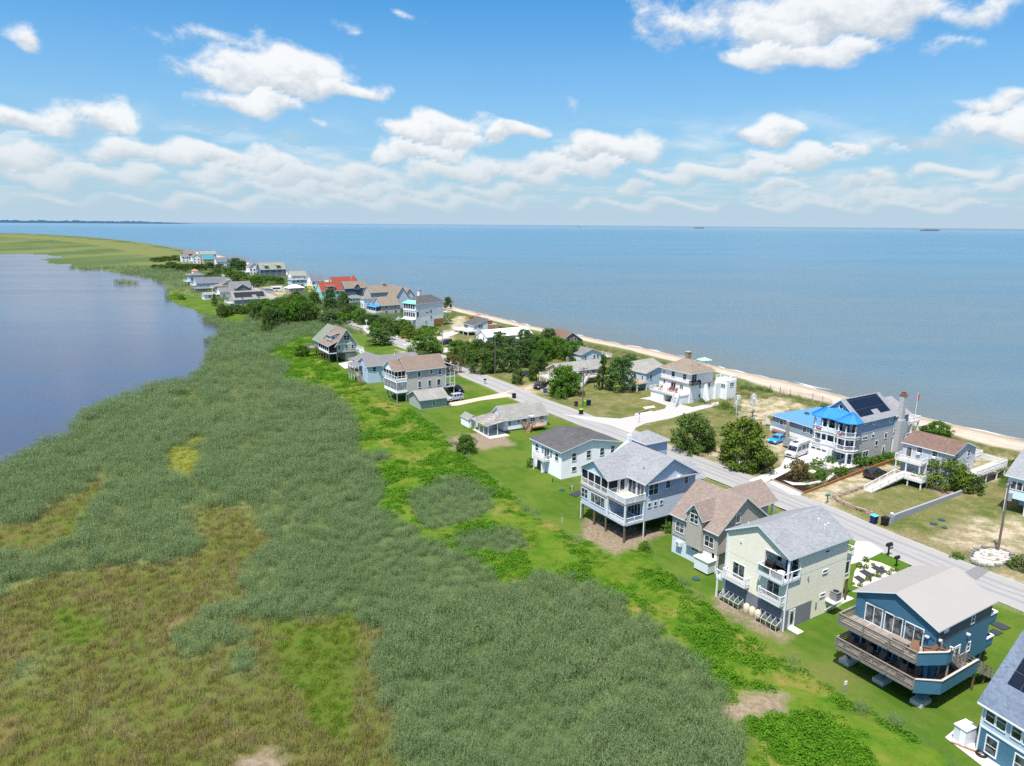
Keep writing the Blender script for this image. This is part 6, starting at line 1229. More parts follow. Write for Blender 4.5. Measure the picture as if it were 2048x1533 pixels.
ch = h.box('chimney', S_STUC, 6, 7.3, 4, 5.2, 12, 15.5); h.box('chimney_cap', GREYW, 5.8, 7.5, 3.8, 5.4, 15.5, 15.9, parent=ch); h.stairs((-2, 8), (-6, 9.5), 4, 0, 1.6); h.deck(L, L+5, 0, 5, 5.5, .3, DECKT); h.rail([(L, 0), (L+5, 0), (L+5, 5)], 5.5, 1, gap=.5); h.P(MB().bar((L+4.6, .2, 0), (L+.2, .2, 5.2), .25), 'brace', WHITE)
h = House('beach_house', 'pale blue house with a long dark grey roof and wooden side stairs', 'house', -39.64, 190.93, 30.32); h.wall(S_SKY, 0, 15.4, 0, 7.6, 0, 5.0, 6.9, 'x'); h.gable(R_MID, 0, 15.4, 0, 7.6, 5.0, 6.95, .35, 'x'); h.win('s', 0, 1.9, 3.1, .9, 1.3, 'dh', small=True); h.win('w', 0, 5.4, 2.8, .7, 1.2, 'dh', small=True); h.win('w', 0, 2.0, 2.9, .7, 1.2, 'dh', small=True)
h.wall(S_SKY, .8, 9, 7.6, 15.4, 0, 4.6, 6.0, 'y', name='wing_wall'); h.gable(R_MID, .8, 9, 7.7, 15.4, 4.6, 6.2, .3, 'y'); h.win('w', .8, 12, 2.6, 1.4, 1.2, 'pair', small=True)
h.deck(-2.6, .1, 4.4, 9.4, 2.6, .25, WOODG, WOODG); h.rail([(.1, 9.4), (-2.5, 9.4), (-2.5, 4.4)], 2.6, .9, WOODG, gap=.3); h.posts([(-2.4, 4.6), (-2.4, 9.2), (-2.4, 7)], 0, 4.3, .09, WHITE, True); h.hip(R_MID, -2.6, .3, 4.6, 9.2, 4.4, 5.2, .25); h.stairs((-1.8, 4.4), (-1.8, .3), 2.6, 0, 1.1, WOODG, True, WOODG); h.P(MB().disc(9.0, 3.0, 6.3, 7.3, .12, 8), 'vent_pipe', WHITE)
h = House('beach_house', 'sage grey chalet on piles with mixed brown and green roofs and screened porch', 'house', -57.56, 219.32, 31.38); L, Wd = 9.0, 10.8
h.P(MB().profile([(2.6, 3.1), (L, 3.1), (L, 5.9), (5.8, 10.2), (2.6, 5.9)], 0, Wd, 'y'), 'wall', S_SAGE); h.P(MB().box(2.6, L, -.04, 0, 5.7, 5.95), 'belt_trim', WHITE); h.gable(R_TAUPE, 2.6, L, 0, Wd, 6.1, 10.5, .7, 'y')
h.win('s', 0, 6.0, 7.0, 1.9, 1.5, 'pair', small=True)
for x0 in (3.4, 5.8, 7.8): h.win('s', 0, x0, 4.15, .75, 1.25, 'dh', small=True)
h.box('porch_floor', WHITE, 0, 2.6, 0, Wd, 2.9, 3.2); h.shed(R_BRN, 0, 2.9, 0, Wd-.5, 5.5, 6.8, 'x', .3); h.box('screen', SCREEN, .04, .06, .1, Wd-.1, 3.7, 5.3); h.box('screen', SCREEN, .1, 2.5, .04, .06, 3.3, 5.3); h.box('rail_band', S_WHT, 0, .05, 0, Wd, 3.2, 3.7)
for k in range(6): h.box('porch_post', WHITE, -.03, .12, k*2.12, k*2.12+.14, 3.2, 5.4)
h.P(MB().box(1.6, 4.5, 2.6, 7.6, 6.6, 8.4), 'dormer_wall', S_PALE); h.shed(R_BRN, 1.6, 5.0, 2.6, 7.6, 8.4, 9.2, 'x', .3); h.win('w', 1.6, 5.2, 7.1, 3.4, .9, 'quad', small=True); h.win('s', 2.6, 2.5, 7.2, .8, .8, 'plain', small=True)
h.P(MB().profile([(.6, 3.1), (10.6, 3.1), (10.6, 5.6), (5.6, 9.8), (.6, 5.6)], Wd, Wd+7, 'y'), 'wing_wall', S_SAGE); h.gable(shingles('green_grey_shingles', (.17, .21, .16), (.23, .27, .21)), .6, 10.6, Wd+.2, Wd+7, 5.7, 10.1, .5, 'y')
h.posts([(.1, .1), (.1, 3), (.1, 6), (.1, 9), (.1, 12), (2.7, .1), (5.5, .1), (8.9, .1), (.7, 16), (8.9, 6)], 0, 2.95, .17, PILE); h.box('base_wall', S_SAGE, 5.7, 8.8, .4, 9, 0, 3.1); h.box('floor_frame', DARKU, .3, 8.8, .3, 17, 2.75, 2.92); h.deck(L, L+2.4, 0, 8, 3.2, .25, DECKT); h.rail([(L, 0), (L+2.35, 0), (L+2.35, 8)], 3.2, .9, gap=.3); h.stairs((L+1.5, 0), (L+1.5, -4.5), 3.2, 0, 1.2); h.deck(-2.5, 0, 13, 17.5, 3.1, .3, WOODG, WOODG); h.rail([(0, 17.5), (-2.5, 17.5), (-2.5, 13), (0, 13)], 3.1, .9, WOODG, gap=.3)
# ================================================================== far houses: corner pixel, width up the road, depth, eave, ridge
def fh(label, px, py, Wd, L, ze, zr, wall, roof, axis='x', t=38, z0=0, hip=False, nw=2, ns=3, deck=0, cat='house', name='beach_house', o=.35):
    X_, Y_ = G(px, py); h = House(name, label, cat, X_, Y_, t)
    h.wall(wall, 0, L, 0, Wd, z0, ze, None if hip else zr, axis)
    rf = h.hip(roof, 0, L, 0, Wd, ze, zr, o) if hip else h.gable(roof, 0, L, 0, Wd, ze, zr, o, axis)
    for lv in range(2 if ze-z0 > 4.5 else 1):
        zz = z0+1.0+lv*2.7
        for k in range(nw): h.win('w', 0, Wd*(k+.5)/nw, zz, min(1.1, Wd/nw*.5), 1.3, 'dh', small=True)
        for k in range(ns): h.win('s', 0, L*(k+.5)/ns, zz, min(1.2, L/ns*.45), 1.3, 'dh', small=True)
    if z0 > 1: h.posts([(.2, .2), (.2, Wd-.2), (L-.2, .2), (L/2, .2), (.2, Wd/2)], 0, z0, .18)
    if deck: zd = max(z0, 2.6); h.deck(-deck, 0, 0, Wd, zd, .3, DECKT); h.rail([(0, Wd), (-deck, Wd), (-deck, 0), (0, 0)], zd, 1.0, gap=.5); h.posts([(-deck+.2, .2), (-deck+.2, Wd-.2)], 0, zd-.2, .14, WHITE, True)
    return h, rf
S_NAVY = siding('navy_laps', (.10, .13, .19), .2); S_MINT = siding('mint_laps', (.32, .60, .50), .2); R_REDT = shingles('bright_red_roof', (.27, .065, .045), (.34, .09, .06), s=1.2); R_SLT = shingles('slate_roof', (.13, .15, .17), (.19, .20, .22)); R_OLV = shingles('olive_shingles', (.24, .25, .20), (.31, .32, .26)); R_TEALR = shingles('teal_roof', (.06, .24, .28), (.08, .30, .34))
a, rf = fh('navy sided house with a wide taupe roof and round topped dormer', 691, 598, 7, 14, 6.3, 9.8, S_NAVY, R_TAUPE, ns=0); a.P(MB().box(6, 9, -.5, 1, 5.0, 7.3), 'dormer_wall', S_NAVY); a.win('s', -.5, 7.5, 5.3, 1.8, 1.5, 'pair', small=True); a.gable(R_TAUPE, 6, 9, -.6, 2.5, 7.3, 8.5, .2, 'y', name='dormer_roof')
fh('pale pavilion with porch windows before the navy house', 700, 613, 6, 8.5, 4.2, 5.6, S_WHT, R_MID, z0=2.0, ns=5, hip=True)
fh('slim white tower with a taupe pyramid roof', 729, 629, 4, 4.5, 7.6, 9.2, S_STUC, R_TAUPE, hip=True, nw=1, ns=1)
a, rf = fh('sage house with a taupe roof and a blue porch roof', 763.6, 632.5, 9, 10, 5.2, 8.6, S_GRST, R_TAUPE, ns=2); a.box('porch_base', S_STUC, -3.2, 0, 0, 9, 0, 2.4); a.shed(R_BLM, -3.2, 0, 0, 9, 4.5, 5.2, 'x'); a.box('screen', SCREEN, -3.1, -3.0, .1, 8.9, 2.8, 4.3); a.posts([(-3.1, y) for y in (.1, 1.9, 3.7, 5.4, 7.2, 8.9)], 2.4, 4.4, .09, WHITE, True, 'porch_post')
a, rf = fh('large taupe roofed house standing behind the blue porch', 742, 611, 8, 16, 7.0, 10.2, S_GRST, R_TAUPE, ns=2); a.box('cupola', S_GRST, 9, 11, 3, 5, 9, 11.2); a.hip(R_TAUPE, 9, 11, 3, 5, 11.2, 12.4, .2)
fh('steep grey house whose gable faces down the road', 790, 622, 9, 9, 6.0, 12.0, S_BLG, R_TAUPE, 'y', nw=2, ns=2); fh('second steep grey gable close behind the first', 806, 618, 7, 8, 5.5, 10.5, S_MIDG, R_TAUPE, 'y', nw=1, ns=1)
a, rf = fh('mint green house with a bright red roof and wide dormer', 643.7, 603, 7.5, 13, 6.0, 10.4, S_MINT, R_REDT, ns=2); a.box('dormer_wall', S_MINT, 3.5, 8, -.2, 2, 6.4, 8.2); a.shed(R_REDT, 3.2, 8.3, -.3, 3.4, 8.3, 9.0, 'y', .2); a.win('s', -.2, 5.7, 6.7, 3.2, 1.2, 'quad', small=True)
a, rf = fh('mint house with a red roof behind the first red one', 668, 597, 7.5, 12, 7.5, 12.2, S_MINT, R_REDT, ns=2); tu = MB().disc(13.5, 1.5, 0, 9.6, 2.1, 8); a.P(tu, 'turret', S_MINT); a.P(MB().tube([(13.5, 1.5, 9.6), (13.5, 1.5, 13.2)], [2.7, .05], 8), 'turret_roof', R_REDT)
fh('small mauve-grey bungalow with a pale hipped roof', 578, 586.5, 7, 10, 3.0, 5.0, S_TAN, R_WHT, hip=True, ns=3); fh('pale blue house with a flat pale roof behind the mauve bungalow', 584, 576, 7, 12, 5.2, 6.0, S_SKY, R_OLD, hip=True, ns=4)
fh('white house with a dark slate roof left of the red roofs', 624, 580, 8, 9, 6.0, 9.4, S_WHT, R_SLT, deck=2); fh('low house with an olive roof at the edge of the beach', 584, 562, 8, 12, 4.0, 7.0, S_WHT, R_OLV, ns=3)
a, rf = fh('slate blue lookout house with a lantern top by the lagoon', 382, 571, 9, 9, 7.2, 8.4, S_SKY, R_BRN, hip=True, deck=2.5, o=.9, ns=4); a.box('lantern_wall', S_WHT, 2.8, 6.2, 2.8, 6.2, 7.6, 9.8); a.hip(plain('orange_roof', (.55, .2, .08)), 2.8, 6.2, 2.8, 6.2, 9.8, 11.0, .3)
fh('long low house with a dark roof near the lookout', 394, 579, 8, 19, 4.2, 7.4, S_SKY, R_SLT, ns=4, deck=2); fh('low porch house with a tan hipped roof', 430, 584, 5, 8, 3.4, 4.6, S_SAGE, R_TAUPE, hip=True, ns=4, deck=1.5)
fh('sage house whose gable faces down the road beside the dark roof', 447, 583, 8, 8, 4.6, 7.2, S_SAGE, R_SLT, 'y', ns=1); a, rf = fh('grey roofed house with a dark green cross gable', 464, 592, 8, 12, 5.0, 8.2, S_SAGE, R_MID, ns=2); a.P(MB().profile([(2, 0), (10, 0), (10, 4.2), (6, 6.6), (2, 4.2)], -2, 0, 'y'), 'gable_wing', siding('dark_green_laps', (.13, .18, .16), .2)); a.gable(R_MID, 2, 10, -2, 3, 4.4, 6.9, .3, 'y')
a, rf = fh('sage house with a long row of dark solar panels', 469.4, 617, 8.5, 17, 4.6, 8.4, S_SAGE, R_OLD, ns=2, deck=2.5)
kk = (8.4-4.6)/4.25
for k in range(7):
    if k == 4: ya, yb = 1.9, 3.4
    else: ya, yb = .7, 3.4
    x0 = .9+k*2.2; z_ = lambda y: 4.6+kk*y+.1; v = [(x0, ya, z_(ya)), (x0+2.15, ya, z_(ya)), (x0+2.15, yb, z_(yb)), (x0, yb, z_(yb))]; v += [(p, q, r-.08) for p, q, r in v]; a.P(MB().add(v, [(0,1,2,3),(7,6,5,4),(0,4,5,1),(1,5,6,2),(2,6,7,3),(3,7,4,0)]), 'solar_panel', SOLAR, rf)
fh('small white house with a grey roof before the solar roofed house', 441, 598, 6, 8, 4.2, 6.2, S_WHT, R_MID, ns=2, deck=3); fh('white open shed close to the lagoon bank', 409, 600, 5, 6, 3.0, 4.0, S_WHT, R_OLD, ns=1, name='beach_shed', cat='shed'); fh('low building with a nearly black roof by the lagoon bank', 391, 585, 5, 9, 2.4, 3.2, S_GREY, R_SLT, ns=2, name='beach_shed', cat='shed')
a, rf = fh('wide olive roofed house with two dormers facing the lane', 522, 554, 10, 21, 6.0, 11.0, S_NAVY, R_OLV, ns=4)
for x0 in (5, 15): a.box('dormer_wall', S_SAGE, x0-1.5, x0+1.5, .2, 2.5, 7.0, 9.0); a.win('s', .2, x0, 7.3, 2.2, 1.2, 'tri', small=True); a.shed(R_OLV, x0-1.7, x0+1.7, 0, 3.2, 9.1, 9.8, 'y', .2)
fh('white decked house left of the wide olive roof', 500, 551, 9, 8, 7.0, 10.2, S_WHT, R_MID, 'y', deck=4, t=38); fh('dark roofed slate house half hidden by trees near the beach', 462, 537, 10, 15, 6.2, 10.2, S_NAVY, R_SLT, ns=3)
fh('white house with a near black roof left of the slate house', 434, 534, 9, 12, 5.0, 9.0, S_WHT, R_SLT, ns=3); fh('tan house with a bright teal roof', 407, 528, 9, 12, 5.0, 9.2, S_TANL, R_TEALR, ns=3); fh('tall white house with grey gables at the village end', 386, 528, 8, 8, 7.4, 10.4, S_WHT, R_MID, 'y', ns=2, deck=2)
fh('long olive roofed house closest to the far beach', 402, 519, 9, 18, 6.0, 9.4, S_TAN, R_OLV, ns=3); fh('brown roofed house at the far end of the village', 368, 518, 9, 14, 6.0, 9.2, S_BRSH, R_BRN, ns=3); fh('small grey house farthest left at the village end', 364, 524, 7, 8, 5.5, 8.0, S_WHT, R_MID, ns=2)
# ------------------------------------------------------------------ trees and shrubs, each a trunk and a crown of many small leaf clusters
def crown(seed, h, w_, kind, ncl, nlf, ls, mat):
    r_ = random.Random(seed); mb = MB()
    for c in range(ncl):
        th = r_.uniform(0, 2*PI); 
        if kind == 'cedar': zf = r_.uniform(.0, 1.0)**1.15; rad = (w_/2)*math.sqrt(max(.02, 1-(max(0, zf-.22)/.82)**1.7)); 
        elif kind == 'pine': zf = r_.choice((.1, .22, .34, .48, .62, .76, .9))+r_.uniform(-.06, .06); rad = (w_/2)*min(1, (1.2-zf))**.6
        elif kind == 'spire': zf = r_.uniform(.03, 1.0); rad = (w_/2)*(1.03-zf)**.8
        else: zf = r_.uniform(.0, 1.0)**1.1; rad = (w_/2)*math.sqrt(max(.03, 1-(max(0, zf-.35)/.7)**2))
        rr_ = rad*r_.uniform(.3, 1.0)**.45*(1+.2*math.sin(2*th+seed)+.2*math.sin(3*th+seed*3+zf*4)+.14*math.sin(7*th+seed*2+zf*9))*(1.18 if c % 9 == 0 else 1); cz = h*(.05+.90*zf)
        cc = Vector((rr_*math.cos(th), rr_*math.sin(th), cz)); cr = w_*r_.uniform(.085, .145)*(1.15 if kind == 'pine' else 1); fl = .55 if kind == 'pine' else .85
        for _ in range(nlf):
            d = Vector((r_.gauss(0, 1), r_.gauss(0, 1), r_.gauss(.25, 1))).normalized(); p = cc+Vector((d.x*cr, d.y*cr, d.z*cr*fl))*r_.uniform(.55, 1.1)
            nn = (d+Vector((r_.gauss(0, .5), r_.gauss(0, .5), r_.gauss(.2, .5)))).normalized(); u = nn.orthogonal().normalized(); v = nn.cross(u); a = r_.uniform(0, PI); uu = u*math.cos(a)+v*math.sin(a); vv = nn.cross(uu); s_ = ls*r_.uniform(.6, 1.35)
            mb.add([p-uu*s_*.5, p+vv*s_*.3, p+uu*s_*.5, p-vv*s_*.3], [(0, 1, 2, 3)])
    return mb.mesh('crown', [mat])
def trunk_mesh(seed, h, w_, kind):
    r_ = random.Random(seed+5); mb = MB(); tr = .035*h+.05; top = h*.8; pts = []; x = y = 0
    for k in range(6):
        f = k/5; pts.append((x, y, top*f)); x += r_.uniform(-.04, .04)*h*.4; y += r_.uniform(-.04, .04)*h*.4
    mb.tube(pts, [tr*(1-.8*k/5)+.02 for k in range(6)], 7)
    for k in range(7):
        f = r_.uniform(.18, .75); b = Vector(pts[int(f*5)]); th = r_.uniform(0, 2*PI); e = b+Vector((math.cos(th)*w_*.36*(1.1-f), math.sin(th)*w_*.36*(1.1-f), h*r_.uniform(.08, .22))); m_ = (b+e)/2+Vector((0, 0, .06*h)); mb.tube([b, m_, e], [tr*.45, tr*.3, .02], 5)
    return mb.mesh('trunk', [BARK])
BARK = plain('bark', (.10, .08, .065), .95, .05, .3, 6)
F_CED = leafmat('cedar_leaf', (.045, .085, .016), (.085, .145, .028), (.13, .19, .045), .2); F_OLV = leafmat('olive_cedar_leaf', (.065, .11, .012), (.12, .18, .02), (.17, .23, .04), .2); F_PIN = leafmat('pine_needle', (.04, .085, .022), (.075, .14, .035), (.11, .18, .05), .15)
F_RND = leafmat('broad_leaf', (.05, .125, .012), (.10, .21, .022), (.14, .26, .035), .3); F_RED = leafmat('russet_leaf', (.12, .085, .03), (.17, .13, .045), (.10, .13, .03), .25)
TP = {}
for kd, n_, (h_, w_), mat, ncl, nlf, ls in (('cedar', 3, (6, 6.4), F_CED, 125, 46, .37), ('olive', 2, (6, 6.2), F_OLV, 125, 46, .37), ('pine', 3, (7, 6.5), F_PIN, 115, 46, .38), ('spire', 2, (7, 3.6), F_CED, 80, 40, .30), ('round', 3, (5.5, 6.2), F_RND, 125, 46, .37), ('bush', 2, (2.2, 2.8), F_RND, 50, 40, .21), ('darkbush', 2, (2.2, 2.8), F_CED, 50, 40, .21), ('russet', 1, (3.2, 4.2), F_RED, 75, 40, .26)):
    for k in range(n_):
        sd_ = hash_ = (len(TP)+1)*31+k; kk_ = {'olive': 'cedar', 'bush': 'round', 'darkbush': 'round', 'russet': 'round'}.get(kd, kd)
        TP.setdefault(kd, []).append((crown(sd_, h_, w_, kk_, ncl, nlf, ls, mat), trunk_mesh(sd_, h_, w_, kd), h_, w_))
tc = random.Random(9)
def tree(px, py, wpx, hpx, kind, label, group=None, z=0):
    x, y = G(px, py); D = math.sqrt(x*x+y*y+CAMH**2); H_ = hpx*D/FPX*1.04; W_ = wpx*D/FPX
    c, tk, h0, w0 = tc.choice(TP[kind]); sx = W_/w0*.98; sz = H_/h0
    if sz > sx*1.35: sz = sx*1.35+.3*(sz-sx*1.35)
    nm = {'cedar': 'cedar_tree', 'olive': 'cedar_tree', 'pine': 'pine_tree', 'spire': 'cedar_tree', 'round': 'leafy_tree', 'bush': 'shrub', 'darkbush': 'shrub', 'russet': 'shrub'}[kind]
    cat = 'shrub' if nm == 'shrub' else 'tree'
    yy = W_*.28/max(.25, 43/D); dx, dy = x/D, y/D
    o = empty(nm, label, cat, x+dx*W_*.22, y+dy*W_*.22, tc.uniform(0, 6.28), group, z); o.scale = (sx, sx, sz)
    for m_, n_ in ((tk, 'trunk' if cat == 'tree' else 'stem'), (c, 'crown')):
        q = bpy.data.objects.new(n_, m_); COL.objects.link(q); q.parent = o
    return o
for a in [(1387,903,82,66,'cedar','broad dark cedar alone on the lawn below the forked gravel driveway'),
 (1483,938,96,88,'olive','olive green cedar wrapped around the utility pole beside the lane'),
 (1893,980,66,50,'olive','wind shaped olive cedar in front of the ramp house'),
 (1945,985,34,28,'darkbush','dark shrub right of the wind shaped cedar'),
 (1127,794,62,56,'round','bright round tree beside the black pickup truck'), (1204,781,30,70,'spire','tall narrow cedar at the end of the ranch house'), (1240,785,52,72,'pine','pine left of the brown wooden deck'), (1258,760,40,50,'pine','pine leaning over the blue-grey bungalow roof'),
 (1035,769,24,30,'cedar','small cedar standing alone beside the parked dark car'), (1066,762,24,36,'cedar','cedar beside the yellow diamond sign'),
 (933,906,40,32,'round','round bright shrub at the edge of the yard below the cottage'), (1060,935,14,26,'bush','thin shrub at the left corner of the white house'), (1337,1066,24,20,'bush','green shrub under the edge of the piled house'), (1290,1100,20,14,'bush','small green shrub at the corner pile'),
 (1594,960,42,34,'russet','russet leaved shrub in the flower garden'), (1641,962,22,22,'bush','small green tree in the flower garden beside the timber edging'), (1681,952,26,16,'bush','rounded grey-green shrub by the garden path'), (1635,933,24,14,'bush','low shrub against the driveway edge of the garden'), (1718,932,22,22,'bush','shrub at the white house corner beside the timber edging'), (1660,926,20,10,'bush','flowering shrub below the porch step'),
 (1755,925,20,10,'bush','clipped shrub along the grey stone wall near the awning house'), (1777,918,18,10,'bush','last clipped shrub before the side stairs'), (1738,930,20,12,'bush','yellow-green shrub in the bed along the grey stone wall'),
 (1875,878,40,26,'round','green beach tree behind the red-brown roof'), (1850,872,24,16,'darkbush','dark beach shrub left of the green beach tree'), (1614,872,30,46,'pine','dark pine between the two blue roofs'), (2040,1140,34,20,'darkbush','low shrub by the white rock bed at the right edge'), (1915,1118,18,9,'bush','small green weed shrub on the sandy plot by the lane'),
 (757,762,30,42,'round','bright rounded tree between the pale blue house and the grey house'), (852,708,62,34,'round','wide domed shrub beside the turning of the lane'), (762,692,46,34,'pine','flat topped pine by the lane turning'), (905,748,34,46,'russet','russet leaved tree behind the grey house porch'), (896,616,17,20,'cedar','lone tree at the beach beyond the tall white house'),
 (629,613,28,26,'cedar','round dark tree before the mint green house'), (661,623,28,50,'pine','tall pine between the mint house and the navy house'), (688,622,28,36,'pine','pine at the navy house corner'), (364,600,12,8,'darkbush','lone dark bush on the lagoon bank lawn'), (430,613,13,22,'spire','small upright cedar by the white open shed'), (592,600,22,15,'cedar','low dark tree across the lane from the mauve bungalow'), (605,714,26,20,'round','leafy bush at the left foot of the chalet'), (533,664,20,12,'darkbush','small dark bush standing out in the reeds')]: tree(*a)
TH = {'dark tree in the thicket between the lane and the white roofed house': [(915,720,46,40,'round'),(935,735,46,46,'cedar'),(965,750,52,56,'cedar'),(990,748,46,56,'pine'),(1020,748,46,60,'pine'),(1000,716,46,60,'pine'),(1040,738,46,64,'pine'),(1060,730,50,60,'pine'),(955,714,40,38,'cedar'),(1050,702,42,48,'pine'),(1095,702,46,50,'pine'),(1122,697,36,34,'pine'),(1075,748,40,42,'cedar'),(978,730,44,50,'cedar'),(1020,722,44,54,'pine'),(940,715,38,34,'round'),(1080,715,44,50,'pine')],
 'bright leafy tree in the thicket behind the ranch house': [(1088,724,46,48,'round'),(1112,718,50,46,'round'),(1140,724,46,44,'round'),(1155,712,30,30,'round'),(1072,736,34,36,'round')],
 'scrubby tree on the plot below the tall white house': [(785,672,40,30,'cedar'),(805,670,40,28,'round'),(822,678,36,26,'olive'),(850,668,30,14,'bush'),(866,672,36,16,'bush'),(840,655,30,12,'bush'),(770,662,34,24,'cedar'),(752,672,30,24,'round')],
 'bright tree in the leafy thicket beyond the reeds': [(548,645,32,40,'round'),(570,648,32,36,'round'),(592,647,34,40,'round'),(612,647,34,38,'cedar'),(632,640,26,24,'olive'),(560,625,30,26,'round'),(600,622,32,28,'round'),(588,612,26,20,'olive'),(620,628,26,22,'round')],
 'tree in the belt between the chalet and the sage house': [(660,652,42,28,'pine'),(701,642,40,30,'cedar'),(720,646,32,26,'round'),(733,650,30,20,'cedar'),(749,648,24,18,'pine'),(680,648,30,20,'round')],
 'dark tree in the clump where the reeds meet the village': [(520,640,30,30,'cedar'),(540,656,34,36,'cedar'),(560,651,30,32,'pine'),(530,626,28,24,'round'),(551,626,28,24,'cedar'),(576,641,26,28,'round'),(565,613,22,16,'round'),(478,628,24,16,'cedar'),(491,629,24,14,'cedar'),(501,624,22,14,'olive'),(445,636,20,26,'cedar'),(457,632,18,18,'cedar'),(509,618,20,14,'round')],
 'far tree along the lane among the distant houses': [(420,556,24,14,'cedar'),(434,549,20,14,'pine'),(436,557,18,10,'round'),(440,541,20,16,'cedar'),(454,548,24,16,'cedar'),(472,540,28,30,'pine'),(483,543,26,28,'pine'),(464,557,26,18,'round'),(474,563,26,18,'cedar'),(484,558,22,18,'round'),(497,565,24,15,'olive'),(514,571,32,24,'round'),(507,566,24,16,'cedar'),(526,565,24,17,'cedar'),(538,565,24,17,'round'),(549,567,26,18,'cedar'),(559,568,24,18,'cedar'),(521,553,20,10,'round')],
 'far tree in the dark row behind the lookout house': [(351,521,20,12,'cedar'),(365,523,18,12,'cedar'),(343,538,26,17,'cedar'),(354,541,26,18,'pine'),(367,543,26,18,'cedar'),(378,541,24,17,'pine'),(392,542,24,17,'cedar'),(403,541,22,16,'cedar'),(421,539,24,18,'pine'),(318,524,22,11,'cedar'),(332,522,22,11,'cedar'),(310,537,18,9,'cedar'),(325,539,20,12,'cedar'),(306,522,14,8,'cedar')]}
for lb, lst in TH.items():
    for a in lst:
        if 'far' in lb: a = (a[0], a[1], a[2]*.85, a[3]*.7, a[4])
        elif 'thicket between' in lb or 'behind the ranch' in lb: a = (a[0], a[1]-2, a[2]*.86, a[3]*.84, a[4])
        tree(*a, label=lb, group=lb.replace('tree', 'trees').replace('dark trees', 'dark trees'))

